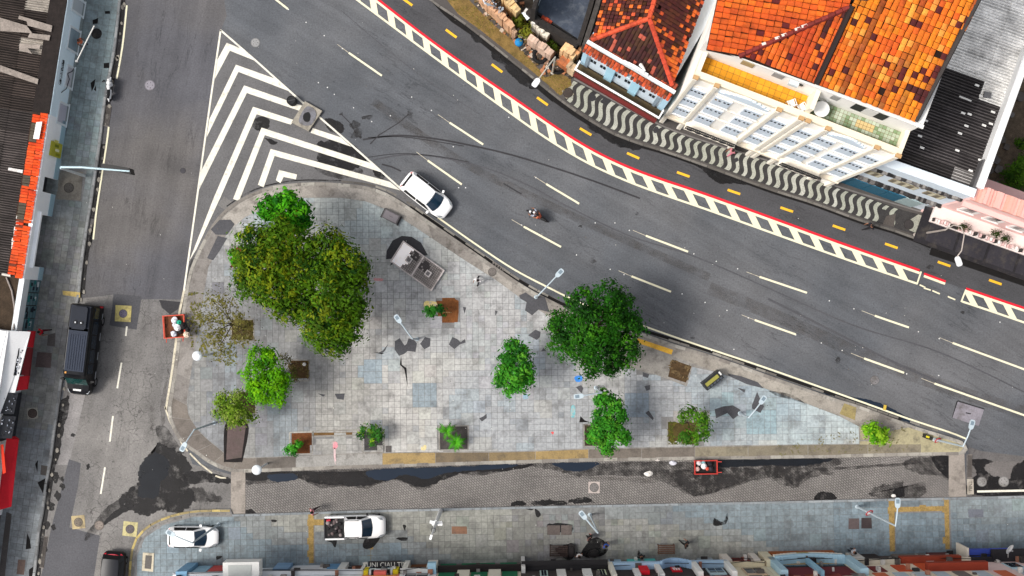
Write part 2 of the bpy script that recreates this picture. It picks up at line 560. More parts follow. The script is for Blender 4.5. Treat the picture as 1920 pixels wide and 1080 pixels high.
line('edge_line', [(820, 407), (885, 453), (960, 503), (1030, 540), (1095, 571), (1178, 601), (1300, 644), (1440, 691), (1600, 748), (1700, 784), (1782, 811), (1812, 823)], 3.2, m_cream)
line('edge_line', [(346, 541), (335, 595), (330, 640), (322, 700), (311, 768)], 4.2, m_old_paint)
line('edge_line', [(238, 10), (230, 85), (219, 148)], 3.2, m_cream)
line('edge_line', [(204, 238), (200, 270), (190, 335), (181, 395), (175, 449)], 3.2, m_cream)
for a, b in (((309, 762), (330, 812)), ((335, 818), (352, 846)), ((356, 850), (398, 887)), ((404, 892), (424, 896))):
    line('edge_line', [a, ((a[0] + b[0]) / 2 - 1.5, (a[1] + b[1]) / 2 + 1.5), b], 3.0, m_old_paint)
for a, b in (((238, 612), (236, 630)), ((228, 680), (220, 728)), ((212, 780), (206, 828)), ((197, 876), (189, 926))):
    line('lane_dash', [a, b], 3.2, m_paint, smooth=False)
for a, b in (((508, -8), (540, 17)), ((654, 99), (716, 142)), ((843, 230), (906, 271)), ((1024, 345), (1086, 382)), ((1211, 442), (1290, 472)), ((1424, 519), (1513, 549)), ((1640, 592), (1704, 614)), ((1786, 643), (1930, 696)),
             ((802, 301), (866, 346)), ((982, 425), (1052, 463)), ((1184, 518), (1258, 547)), ((1415, 600), (1492, 627)), ((1620, 672), (1695, 699)), ((1752, 719), (1930, 782))):
    line('lane_dash', [a, b], 3.6, m_cream, smooth=False)
    d = (b[0] - a[0], b[1] - a[1]); l = math.hypot(*d)
    line('lane_dash_tail', [(a[0] - d[0] / l * 26, a[1] - d[1] / l * 26 - 1.0), a], 0.9, m_old_paint, 0.018, smooth=False)
# small reflective studs along the lane lines
rs = random.Random(3)
studs = [(541, 18), (574, 42), (608, 67), (642, 91), (597, 155), (614, 164), (627, 177), (663, 202), (697, 228), (732, 217), (772, 182), (809, 207), (1005, 333), (1081, 478), (978, 422), (1116, 418), (1153, 418), (1180, 432), (1144, 505), (1170, 515), (1301, 476), (1343, 490), (1383, 504), (1279, 551), (1322, 567), (1363, 582), (1403, 596), (1555, 564), (1601, 579), (1722, 622), (1761, 635), (1492, 628), (1540, 643), (1579, 657), (1700, 701), (1760, 704), (860, 352), (873, 352), (850, 275), (954, 220), (1875, 604), (1334, 657), (1376, 655)]
mb0 = MB(); mb0.lathe([(0.04, 0), (0.048, 0.012), (0.03, 0.03), (0.0, 0.034)], seg=8, cap=False, col=C(240, 240, 238)); sme = mb0.data('road_stud')
for (x, y) in studs:
    add('road_stud', sme, m_any, road, tuple(W(x, y, 0.004)))

# cycle-lane buffer: two cream lines, slanted rungs and a red line
Lo = [(655, -11), (670, 0), (815, 108), (960, 214), (1035, 266), (1105, 307), (1177, 340), (1247, 366), (1320, 391), (1440, 434), (1580, 484), (1720, 532)]
Up = [(690, -18), (710, 0), (830, 92), (960, 182), (1085, 266), (1185, 316), (1320, 363), (1440, 406), (1580, 457), (1724, 507)]
def shift(pts, dy): return [(x, y + dy) for (x, y) in pts]
line('buffer_line', Lo, 3.8, m_cream)
line('buffer_line', shift(Up, 5.0), 4.6, m_cream)
line('red_line', Up, 4.6, m_red, 0.024)
line('buffer_line', [(1803, 565), (1860, 584), (1930, 608)], 3.8, m_cream)
line('buffer_line', shift([(1811, 541), (1870, 561), (1930, 581)], 4.6), 4.4, m_cream)
line('red_line', [(1811, 541), (1870, 561), (1930, 581)], 4.4, m_red, 0.024)
line('red_line', [(1732, 513), (1773, 528)], 4.2, m_red, 0.024, False)
line('buffer_line', [(1732, 517.5), (1772, 532)], 4.4, m_cream, ZP, False)
for a, b in (((1724, 534), (1735, 539)), ((1748, 545), (1762, 551)), ((1777, 556), (1791, 562)), ((1732, 540), (1745, 544))):
    line('buffer_line', [a, b], 2.6, m_cream, 0.02, False)
line('buffer_line', [(1727, 509), (1719, 533)], 3.0, m_cream, 0.026, False)
line('buffer_line', [(1811, 543), (1802, 566)], 3.0, m_cream, 0.026, False)
PL = Path([W(*p) for p in catmull(Lo, 8)]); PU = Path([W(*p) for p in catmull(shift(Up, 4), 8)])
def rungs(PL, PU, step, start, end):
    d = start
    while d < end:
        def corner(dd):
            a = PL.at(dd); t = PL.tan(dd)
            ang = math.atan2(t.y, t.x) + math.radians(136)      # slanted back over the band
            v = Vector((math.cos(ang), math.sin(ang)))
            best = None
            for k in range(200):
                q = PU.at(PU.L * k / 199)
                w = q - a
                cr = abs(v.x * w.y - v.y * w.x)
                if w.dot(v) > 0 and (best is None or cr < best[0]): best = (cr, w.dot(v))
            return a, a + v * (best[1] if best else 1.2)
        a0, b0 = corner(d); a1, b1 = corner(d + step * 0.40)
        mb = MB(); mb.prism([a0, a1, b1, b0], 0.020, 0.020)
        add('buffer_rung', mb, m_cream, road)
        d += step
rungs(PL, PU, 1.735, 0.62, PL.L - 1.2)
PL2 = Path([W(*p) for p in [(1803, 565), (1860, 584), (1930, 608)]]); PU2 = Path([W(*p) for p in [(1811, 546), (1870, 566), (1930, 586)]])
rungs(PL2, PU2, 1.6, 0.75, PL2.L - 0.2)
yc = [(763, 3), (846, 63), (932, 128), (1017, 190), (1098, 247), (1187, 292), (1281, 327), (1376, 360), (1475, 393), (1573, 427), (1671, 461), (1770, 495), (1866, 529)]
for i, (x, y) in enumerate(yc):
    a = yc[max(i - 1, 0)]; b = yc[min(i + 1, len(yc) - 1)]
    l = math.hypot(b[0] - a[0], b[1] - a[1]); dx, dy = (b[0] - a[0]) / l, (b[1] - a[1]) / l
    line('cycle_lane_dash', [(x - dx * 12.5, y - dy * 12.5), (x + dx * 12.5, y + dy * 12.5)], 4.6, m_yel, smooth=False)
line('tyre_band', [(1330, 540), (1500, 612), (1650, 680), (1800, 735), (1925, 775)], 24, m_damp2, 0.009)
line('tyre_band', [(700, 190), (860, 300), (1000, 370), (1150, 440), (1330, 520)], 15, m_damp2, 0.009)
for pts, w, m in (([(680, 262), (740, 254), (800, 258), (860, 268), (950, 288), (1040, 315), (1120, 342), (1200, 372)], 3.2, m_tar), ([(690, 258), (745, 256), (790, 261), (870, 274)], 1.8, m_tar), ([(700, 300), (760, 290), (830, 296), (920, 318), (1000, 352), (1060, 385), (1180, 442), (1300, 480), (1440, 540), (1600, 610), (1760, 660), (1920, 735)], 2.6, m_patch), ([(690, 295), (750, 288), (820, 293), (880, 304)], 1.5, m_tar), ([(640, 20), (720, 88), (800, 150), (900, 215)], 1.2, m_patch), ([(1440, 560), (1560, 620), (1700, 690), (1920, 780)], 4.0, m_patch), ([(716, 308), (735, 313), (752, 321)], 3.0, m_tar), ([(944, 344), (952, 349), (966, 357), (978, 364)], 2.6, m_tar)):
    line('tyre_mark', pts, w, m, 0.010)
for c, r in (((690, 220), 9), ((666, 235), 10), ((672, 252), 14), ((640, 213), 4), ((1112, 489), 6), ((1088, 425), 4), ((1195, 400), 4), ((1300, 634), 4), ((1572, 675), 6), ((768, 214), 8), ((1806, 585), 5), ((1745, 500), 6), ((1702, 500), 6)):
    n = 7; rr = random.Random(c[0])
    pts = [(c[0] + math.cos(2 * PI * k / n) * r * rr.uniform(0.4, 1.3), c[1] + math.sin(2 * PI * k / n) * r * rr.uniform(0.35, 1.0)) for k in range(n)]
    sheet('oil_stain', pts, 0.013, m_damp, 1.5, True)
line('tar_seam', [(766, 214), (752, 226), (738, 240), (722, 243), (706, 258), (694, 270)], 2.2, m_tar, 0.012)
line('tar_seam', [(640, 214), (652, 226), (664, 240), (668, 250)], 1.6, m_tar, 0.012)
sheet('oil_stain', [(600, 266), (640, 262), (668, 276), (688, 300), (664, 318), (640, 322), (600, 306), (596, 284)], 0.0135, m_wet_shade, 2.0, True)
sheet('oil_stain', [(610, 222), (640, 230), (645, 246), (628, 250), (615, 240)], 0.0132, m_wet_shade, 1.5, True)
sheet('oil_stain', [(476, 225), (490, 218), (504, 224), (504, 240), (488, 246), (474, 238)], 0.0132, m_wet_shade, 1.0, True)
sheet('oil_stain', [(496, 258), (508, 262), (520, 268), (508, 270)], 0.0132, m_wet_shade, 1.0, True)
sheet('oil_stain', [(700, 318), (722, 328), (716, 336), (704, 330)], 0.0132, m_wet_shade, 1.0, True)
sheet('tar_patch', [(600, 300), (650, 305), (680, 320), (640, 335), (590, 318)], 0.0128, m_damp, 1.5, True)

def wet(name, pts, z, mat, jit=1.6, sm=True):
    o = sheet(name, pts, z, mat, jit, sm, None); o['kind'] = 'structure'; return o
wet('wet_stain', [(285, 845), (300, 828), (318, 838), (345, 855), (362, 885), (350, 905), (365, 930), (355, 950), (330, 962), (300, 958), (268, 968), (248, 955), (222, 945), (235, 925), (258, 905), (262, 880), (272, 862)], 0.018, m_wet_shade, 3.0)
wet('puddle', [(275, 858), (300, 850), (318, 868), (315, 888), (300, 905), (298, 925), (280, 935), (258, 928), (262, 905), (258, 885)], 0.022, m_pool, 1.5)
wet('wet_stain', [(222, 938), (240, 940), (212, 968), (190, 990), (165, 1012), (158, 1008), (180, 975), (200, 952)], 0.016, m_damp, 0.8)
wet('wet_stain', [(238, 945), (250, 950), (215, 972), (192, 985), (210, 962)], 0.0165, m_wet_shade, 0.8)
wet('wet_stain', [(345, 888), (378, 884), (430, 896), (432, 906), (390, 904), (350, 908)], 0.0165, m_wet_shade, 1.6)
wet('wet_stain', [(362, 912), (400, 925), (415, 938), (385, 942), (360, 935)], 0.0165, m_damp, 2.0)
wet('wet_stain', [(292, 800), (312, 802), (330, 828), (346, 850), (322, 846), (300, 830)], 0.0165, m_damp, 0.6)
for pts in ([(306, 800), (300, 760), (310, 720), (316, 690), (310, 760)], [(286, 806), (290, 780), (283, 760), (280, 790)]):
    wet('wet_stain', pts, 0.0162, m_damp2, 2.0)
wet('wet_stain', [(110, 760), (130, 742), (126, 780), (118, 810), (112, 850), (104, 870), (106, 820)], 0.0162, m_wet_shade, 1.4)
for c, r in (((117, 912), 6), ((108, 930), 7), ((116, 898), 5), ((104, 895), 8), ((96, 950), 9), ((88, 985), 8), ((100, 990), 5), ((80, 1030), 8), ((72, 1060), 9), ((165, 875), 5), ((137, 815), 4)):
    rr = random.Random(c[1])
    wet('wet_stain', [(c[0] + math.cos(k) * r * rr.uniform(0.5, 1.2), c[1] + math.sin(k) * r * rr.uniform(0.7, 1.5)) for k in (0, 0.9, 1.8, 2.7, 3.6, 4.5, 5.4)], 0.0162, m_wet_shade, 1.2)

mb = MB(); mb.prism(WP([(459, 880), (720, 870), (960, 864), (1300, 857), (1779, 848), (1779, 938), (1440, 946), (960, 956), (459, 969)], 0.012), 0.0, 0.012)
lane = struct('paved_lane', mb, m_brick)
for pts in ([(433, 884), (460, 882), (460, 968), (433, 970)], [(1779, 848), (1808, 848), (1812, 934), (1779, 936)]):
    mb = MB(); mb.prism(WP(pts, 0.03), 0.0, 0.03, C(158, 150, 142)); add('concrete_band', mb, m_conc, lane)
sheet('east_asphalt', [(1812, 852), (1930, 858), (1930, 932), (1812, 934)], 0.010, asphalt('asphalt_east', C(112, 108, 106), None, 0.25, 0.3, 0.5))
sheet('east_asphalt', [(1816, 838), (1840, 846), (1930, 856), (1930, 866), (1816, 862)], 0.0115, m_street, 0.6)
wet('wet_stain', [(1816, 862), (1860, 864), (1846, 874), (1850, 884), (1864, 892), (1892, 898), (1896, 880), (1910, 868), (1930, 870), (1930, 926), (1816, 928), (1820, 900), (1832, 886)], 0.015, m_wet_shade, 1.6)
line('edge_line', [(1832, 921.5), (1930, 919.5)], 4.0, m_paint, 0.022, False)
# water along the plaza kerb
wet('wet_stain', [(458, 886), (555, 883), (720, 878), (960, 870), (1160, 867), (1300, 865), (1440, 862), (1560, 860), (1580, 868), (1550, 880), (1565, 888), (1520, 895), (1490, 915), (1440, 898), (1400, 905), (1360, 918), (1300, 930), (1270, 915), (1240, 902), (1180, 892), (1080, 892), (1060, 886), (1000, 876), (960, 880), (900, 892), (860, 888), (830, 900), (790, 918), (740, 900), (690, 914), (650, 912), (600, 914), (560, 898), (520, 906), (480, 906), (458, 908)], 0.020, m_damp, 1.6)
wet('wet_stain', [(458, 888), (720, 881), (960, 872), (1000, 874), (940, 884), (880, 886), (840, 896), (790, 914), (740, 898), (690, 910), (600, 908), (540, 894), (480, 902)], 0.0215, m_wet_shade, 1.4)
wet('puddle', [(690, 882), (760, 878), (850, 875), (960, 870), (962, 875), (900, 882), (840, 886), (800, 898), (760, 890), (726, 901), (696, 896)], 0.023, m_water, 0.9)
wet('puddle', [(505, 890), (550, 888), (556, 898), (530, 904), (507, 900)], 0.023, m_water, 0.8)
wet('puddle', [(600, 890), (640, 890), (632, 906), (605, 910)], 0.023, m_damp, 0.8)
wet('puddle', [(1040, 868), (1118, 867), (1118, 874), (1098, 882), (1070, 884), (1048, 876)], 0.023, m_water, 0.8)
wet('wet_stain', [(960, 893), (1060, 892), (1180, 896), (1230, 900), (1220, 906), (1150, 900), (1060, 896)], 0.0165, m_damp2, 0.8)
wet('wet_stain', [(1250, 882), (1300, 880), (1400, 878), (1430, 880), (1390, 905), (1330, 926), (1296, 928), (1270, 906)], 0.0216, m_damp, 1.6)
wet('puddle', [(1302, 888), (1328, 886), (1330, 898), (1314, 910), (1303, 902)], 0.0235, m_damp, 0.6)
wet('puddle', [(1340, 892), (1370, 890), (1372, 900), (1345, 904)], 0.0235, m_damp, 0.8)
wet('wet_stain', [(1440, 862), (1540, 860), (1538, 872), (1515, 890), (1500, 908), (1490, 912), (1468, 898), (1440, 896)], 0.0217, m_damp, 1.8)
wet('puddle', [(1342, 863), (1440, 861), (1556, 860), (1540, 868), (1500, 874), (1440, 873), (1380, 876), (1344, 874)], 0.0236, m_pool, 0.8)
wet('wet_stain', [(1535, 878), (1600, 874), (1700, 868), (1702, 872), (1600, 879), (1540, 883)], 0.017, m_damp, 0.8)
wet('wet_stain', [(1700, 864), (1740, 856), (1778, 856), (1779, 898), (1762, 892), (1722, 888), (1698, 880)], 0.0172, m_damp, 1.6)
wet('wet_stain', [(1748, 858), (1778, 856), (1779, 896), (1762, 884)], 0.0195, m_wet_shade, 0.8)
wet('wet_stain', [(1628, 926), (1636, 916), (1660, 908), (1690, 902), (1696, 912), (1730, 904), (1738, 922), (1720, 932), (1680, 936), (1640, 932)], 0.0172, m_damp, 2.0)
wet('wet_stain', [(1678, 915), (1694, 914), (1694, 932), (1676, 930)], 0.0195, m_wet_shade, 1.6)
wet('wet_stain', [(1528, 930), (1538, 921), (1560, 926), (1568, 934), (1550, 938), (1530, 938)], 0.0172, m_wet_shade, 1.6)
for a, b, c in ((960, 985, 946), (1000, 1060, 945), (1070, 1110, 941), (455, 480, 964)):
    wet('wet_stain', [(a, c - 4), ((a + b) / 2, c - 9), (b, c - 3), (b, c + 1), (a, c + 2)], 0.0172, m_wet_shade, 1.6)

def kerb_row(parent, px_pts, w_px, z0, z1, length, colf, smooth=True, name='kerb_stone', inset=0.0, seed=1, n=6):
    P = Path([W(*p) for p in (catmull(px_pts, n) if smooth else px_pts)])
    rr = random.Random(seed)
    w = w_px / 24.0
    d = 0.0
    while d < P.L - 0.15:
        e = min(d + length * rr.uniform(0.85, 1.15), P.L)
        g = 0.02
        a0, a1 = P.off(d + g, inset), P.off(e - g, inset)
        b0, b1 = P.off(d + g, inset + w), P.off(e - g, inset + w)
        mb = MB(); dz = rr.uniform(-0.012, 0.012)
        o = (a0 + b1) / 2
        mb.prism([a0 - o, a1 - o, b1 - o, b0 - o], z0, z1 + dz, colf(rr))
        add(name, mb, m_kerb, parent, (o.x, o.y, 0))
        d = e

TILE_CACHE = {}
def tiles(parent, poly_px, ang, size, zt, colf, holes=(), big=0.06, seed=1, cap=300, origin=(0, 0), gap=0.008, name='paving_stone', focus=(960, 560), z=None):
    """stones laid on a grid; the 300 that show largest are single parts, the rest one part"""
    rr = random.Random(seed)
    zz = zt
    poly = [(p.x, p.y) for p in WP(poly_px, zz)]
    hol = [[(p.x, p.y) for p in WP(h, zz)] for h in holes]
    co, si = math.cos(ang), math.sin(ang)
    ox, oy = W(origin[0], origin[1], zz)[:2]
    loc = [((x - ox) * co + (y - oy) * si, -(x - ox) * si + (y - oy) * co) for x, y in poly]
    x0, x1 = min(p[0] for p in loc), max(p[0] for p in loc)
    y0, y1 = min(p[1] for p in loc), max(p[1] for p in loc)
    i0, i1, j0, j1 = int(x0 / size) - 1, int(x1 / size) + 1, int(y0 / size) - 1, int(y1 / size) + 1
    used = set()
    out = []
    for j in range(j0, j1 + 1):
        for i in range(i0, i1 + 1):
            if (i, j) in used: continue
            k = 1
            if rr.random() < big:
                k = 2
                if any((i + a, j + b) in used for a in range(k) for b in range(k)): k = 1
            for a in range(k):
                for b in range(k): used.add((i + a, j + b))
            xa, ya, xb, yb = i * size, j * size, (i + k) * size, (j + k) * size
            cs = [(xa, ya), (xb, ya), (xb, yb), (xa, yb)]
            wc = [(ox + x * co - y * si, oy + x * si + y * co) for x, y in cs]
            cen = (sum(p[0] for p in wc) / 4, sum(p[1] for p in wc) / 4)
            if any(inside(cen, h) for h in hol): continue
            if hol and any(inside(p, h) for p in wc for h in hol):
                if k > 1 or rr.random() < 0.0: pass
            full = all(inside(p, poly) for p in wc)
            if full:
                out.append((k, cen, None))
            else:
                c = clip_rect(loc, xa + gap, xb - gap, ya + gap, yb - gap)
                if len(c) >= 3 and area(c) > 0.01:
                    out.append((0, cen, [(ox + x * co - y * si, oy + x * si + y * co) for x, y in c]))
    fx, fy = W(focus[0], focus[1])[:2]
    full = sorted([t for t in out if t[0]], key=lambda t: (-t[0], (t[1][0] - fx) ** 2 + (t[1][1] - fy) ** 2))
    stuff = MB()
    for n_, (k, c, q) in enumerate(full):
        col = colf(c, rr)
        w = k * size / 2 - gap
        dz = rr.uniform(-0.004, 0.004)
        if n_ < cap:
            col = tuple(round(x * 40) / 40 for x in col) if False else tuple(max(0.02, round(x * 60) / 60) for x in col)
            key = (k, size, col, ang)
            if key not in TILE_CACHE:
                mb = MB(); b = 0.005
                vs = [(-w, -w, -0.02), (w, -w, -0.02), (w, w, -0.02), (-w, w, -0.02), (-w + b, -w + b, 0), (w - b, -w + b, 0), (w - b, w - b, 0), (-w + b, w - b, 0)]
                mb.mesh(vs, [(4, 5, 6, 7), (0, 1, 5, 4), (1, 2, 6, 5), (2, 3, 7, 6), (3, 0, 4, 7)], col)
                TILE_CACHE[key] = mb.data(name)
                TILE_CACHE[key].materials.append(m_tile)
            add(name, TILE_CACHE[key], None, parent, (c[0], c[1], zt + dz), ang)
        else:
            b = 0.005
            def r_(x, y, z_): return (c[0] + x * co - y * si, c[1] + x * si + y * co, z_)
            vs = [r_(-w, -w, zt - 0.02), r_(w, -w, zt - 0.02), r_(w, w, zt - 0.02), r_(-w, w, zt - 0.02), r_(-w + b, -w + b, zt + dz), r_(w - b, -w + b, zt + dz), r_(w - b, w - b, zt + dz), r_(-w + b, w - b, zt + dz)]
            stuff.mesh(vs, [(4, 5, 6, 7), (0, 1, 5, 4), (1, 2, 6, 5), (2, 3, 7, 6), (3, 0, 4, 7)], col)
    for (k, c, q) in out:
        if q: stuff.prism(q, zt - 0.03, zt - 0.001, colf(c, rr))
    if stuff.f:
        o = add('paving_field', stuff, m_tile, parent); o['kind'] = 'stuff'

KERB = [(565, 343), (600, 342), (640, 344), (690, 350), (725, 362), (760, 383), (800, 411), (850, 445), (905, 483), (960, 521), (1000, 546), (1040, 566), (1080, 586), (1195, 621), (1267, 646), (1335, 666), (1440, 703), (1560, 745), (1604, 758), (1677, 785), (1715, 799), (1754, 811), (1799, 825), (1811, 833), (1814, 842), (1810, 850), (1799, 853),
        (1727, 854), (1560, 858), (1440, 860), (1295, 862), (1095, 865), (960, 869), (720, 876), (555, 882), (480, 885), (437, 885), (417, 880), (390, 867), (367, 850), (343, 833), (327, 810), (317, 783), (316, 763), (321, 733), (327, 690), (333, 640), (341, 590), (349, 540), (356, 508), (370, 474), (398, 422), (425, 391), (460, 368), (500, 352), (530, 346)]
TILEB = [(565, 371), (640, 371), (687, 378), (730, 395), (780, 427), (870, 487), (930, 525), (987, 567), (1050, 606), (1110, 645), (1180, 686), (1245, 708), (1288, 725), (1298, 688), (1345, 698), (1430, 727), (1510, 756), (1575, 781), (1611, 800),
         (1611, 832), (1440, 834), (1370, 835), (1290, 837), (1095, 841), (960, 846), (875, 846), (680, 849), (587, 853), (540, 855), (500, 857), (455, 858), (424, 851), (392, 826), (370, 805), (353, 777), (350, 750), (356, 715), (364, 660), (373, 600), (384, 540), (391, 500), (401, 483), (411, 460), (432, 430), (460, 407), (482, 396), (520, 380)]
mb = MB(); mb.prism(WP(KERB, 0.13), -0.05, 0.13, C(150, 146, 141))
plaza = struct('plaza', mb, m_conc)
def kcol(rr):
    return mixc(C(176, 172, 163), C(128, 122, 116), rr.random())
KP = catmull(KERB, 3, True)
kerb_row(plaza, KERB + [KERB[0]], 6.2, -0.02, 0.15, 0.95, kcol, True, seed=2, n=3)
# gutter channel stones outside the kerb on the avenue side and west side
kerb_row(road, [(640, 338), (690, 344), (728, 356), (764, 377), (804, 405), (853, 439), (908, 477), (963, 515), (1003, 540), (1043, 560), (1083, 580), (1197, 615), (1269, 640), (1337, 660), (1442, 697), (1562, 739), (1680, 780), (1760, 806)], 4.0, -0.02, 0.016, 0.9, lambda rr: mixc(C(150, 146, 138), C(92, 88, 84), rr.random()), True, 'gutter_stone', seed=5)
line('gutter_gap', [(770, 386.5), (850, 441.5), (905, 479.5), (960, 517.5), (1040, 562.5), (1090, 584.5)], 5.0, m_black, 0.0185)
line('gutter_gap', [(1190, 614.5), (1335, 660), (1440, 697), (1560, 739), (1690, 786)], 5.6, m_black, 0.0185)
line('gutter_gap', [(365, 480), (352, 512), (345, 545), (337, 595)], 5.0, m_damp, 0.0185)
line('gutter_gap', [(330, 645), (323, 690), (316, 735), (311, 768)], 4.0, m_damp, 0.0185)
line('gutter_gap', [(425, 387), (460, 364), (500, 348), (560, 338), (640, 339)], 2.2, m_wet_shade, 0.0185)
wet('puddle', [(1540, 736), (1562, 740), (1600, 744), (1640, 753), (1676, 768), (1698, 780), (1730, 796), (1715, 796), (1677, 783), (1604, 757)], 0.0178, m_water, 0.7)

# border slabs of poured concrete: radial joints between kerb and paving
def border(px_outer, px_inner, cuts, colf, seed=4):
    rr = random.Random(seed)
    PO, PI_ = Path(WP(catmull(px_outer, 6), 0.14)), Path(WP(catmull(px_inner, 6), 0.14))
    for a, b in zip(cuts[:-1], cuts[1:]):
        n = max(2, int((b - a) * PO.L / 1.0))
        g = 0.02 / PO.L
        q = [PO.at((a + g + (b - a - 2 * g) * k / n) * PO.L) for k in range(n + 1)] + [PI_.at((b - g - (b - a - 2 * g) * k / n) * PI_.L) for k in range(n + 1)]
        mb = MB(); mb.prism(q, 0.10, 0.142 + rr.uniform(-0.004, 0.004), colf(rr, (a + b) / 2))
        add('border_slab', mb, m_conc, plaza)
gc = lambda rr, t: mixc(C(172, 166, 158), C(140, 134, 128), rr.random())
border([(402, 428), (428, 398), (462, 374), (502, 358), (532, 352), (565, 349), (600, 348), (640, 350), (690, 356), (722, 368), (757, 389), (797, 417), (846, 451), (901, 489), (956, 527), (996, 552), (1036, 572), (1076, 592)],
       [(432, 430), (460, 407), (482, 396), (520, 380), (565, 371), (600, 370), (640, 371), (687, 378), (730, 395), (780, 427), (825, 457), (870, 487), (930, 525), (960, 547), (987, 567), (1010, 582), (1030, 594), (1062, 613)],
       [0, .09, .17, .25, .33, .42, .5, .58, .66, .74, .83, .91, 1.0], gc)
border([(322, 745), (327, 735), (333, 690), (339, 640), (347, 590), (355, 540), (362, 510), (376, 476), (402, 428)],
       [(352, 760), (355, 722), (362, 672), (370, 617), (378, 570), (386, 528), (395, 492), (412, 458), (432, 430)],
       [0, .14, .3, .46, .62, .8, 1.0], lambda rr, t: mixc(C(152, 147, 142), C(130, 125, 121), rr.random()), 6)
border([(480, 879), (438, 879), (420, 874), (393, 861), (370, 845), (347, 829), (332, 806), (323, 782), (322, 763), (322, 745)],
       [(480, 859), (455, 859), (424, 852), (406, 838), (392, 827), (378, 814), (365, 798), (354, 780), (351, 765), (352, 760)],
       [0, .18, .34, .5, .66, .84, 1.0], lambda rr, t: mixc(C(128, 120, 112), C(104, 98, 94), rr.random()), 7)
border([(1195, 627), (1267, 652), (1335, 672), (1440, 709), (1560, 751), (1604, 764), (1677, 791), (1700, 799)],
       [(1190, 640), (1250, 664), (1345, 697), (1430, 726), (1510, 755), (1575, 780), (1608, 798), (1640, 815)],
       [0, .16, .33, .5, .66, .82, .9, 1.0], lambda rr, t: mixc(C(168, 162, 152), C(146, 140, 132), rr.random()), 8)
border([(480, 880), (555, 877), (640, 875), (720, 871), (800, 869), (960, 864), (1095, 860), (1200, 859), (1295, 857), (1440, 855), (1560, 853), (1727, 849)],
       [(480, 859), (555, 856), (640, 853), (720, 850), (800, 849), (960, 848), (1095, 843), (1200, 841), (1295, 839), (1440, 836), (1560, 834), (1727, 833)],
       [0, .06, .12, .19, .27, .35, .42, .5, .58, .66, .74, .83, .92, 1.0],
       lambda rr, t: (C(112, 106, 100) if t < .06 else C(160, 158, 154) if t < .19 else mixc(C(166, 142, 96), C(112, 100, 84), rr.random()) if t < .5 else mixc(C(138, 130, 120), C(110, 102, 95), rr.random()) if t < .66 else mixc(C(150, 142, 122), C(104, 96, 84), rr.random())), 9)
mb = MB(); mb.prism(WP([(1612, 800), (1640, 815), (1704, 801), (1752, 817), (1800, 831), (1806, 840), (1800, 848), (1727, 849), (1727, 834), (1612, 834)], 0.14), 0.10, 0.139, C(172, 164, 132))
add('border_slab', mb, m_conc, plaza)
mb = MB(); mb.prism(WP([(1090, 640), (1120, 620), (1190, 640), (1262, 668), (1252, 708), (1180, 690)], 0.14), 0.10, 0.1435, C(146, 142, 136)); add('border_slab', mb, m_conc, plaza)
mb = MB(); mb.prism(WP([(1196, 634), (1262, 656), (1259, 665), (1193, 642)], 0.15), 0.12, 0.150, C(226, 176, 66)); add('yellow_kerb_ramp', mb, m_conc, plaza)
mb = MB(); mb.prism(WP([(1583, 756), (1606, 764), (1603, 788), (1574, 776)], 0.15), 0.12, 0.148, C(150, 136, 92)); add('drain_slab', mb, m_conc, plaza)

# planting pits: recessed soil with a low frame
PITS = [([(433, 599), (476, 599), (476, 638), (434, 638)], (74, 62, 30)), ([(540, 675), (580, 675), (580, 714), (541, 714)], (78, 58, 36)), ([(446, 734), (480, 734), (480, 776), (446, 776)], (66, 56, 36)),
        ([(543, 811), (586, 810), (586, 851), (544, 852)], (104, 62, 34)), ([(587, 808), (675, 806), (675, 816), (587, 818)], (112, 86, 54)), ([(679, 806), (720, 806), (720, 848), (680, 848)], (70, 68, 68)),
        ([(823, 799), (878, 798), (878, 843), (824, 844)], (74, 70, 68)), ([(1095, 796), (1140, 796), (1140, 837), (1095, 837)], (62, 52, 40)), ([(1251, 790), (1309, 789), (1309, 832), (1252, 833)], (82, 70, 36)),
        ([(1259, 672), (1298, 686), (1287, 719), (1248, 706)], (80, 62, 40)), ([(1611, 796), (1655, 796), (1655, 826), (1612, 826)], (96, 78, 44)), ([(431, 463), (456, 463), (456, 502), (432, 502)], (110, 58, 26)),
        ([(835, 553), (848, 553), (854, 561), (860, 564), (860, 586), (858, 605), (821, 605), (821, 590), (818, 564), (829, 564), (829, 553)], (126, 78, 42))]
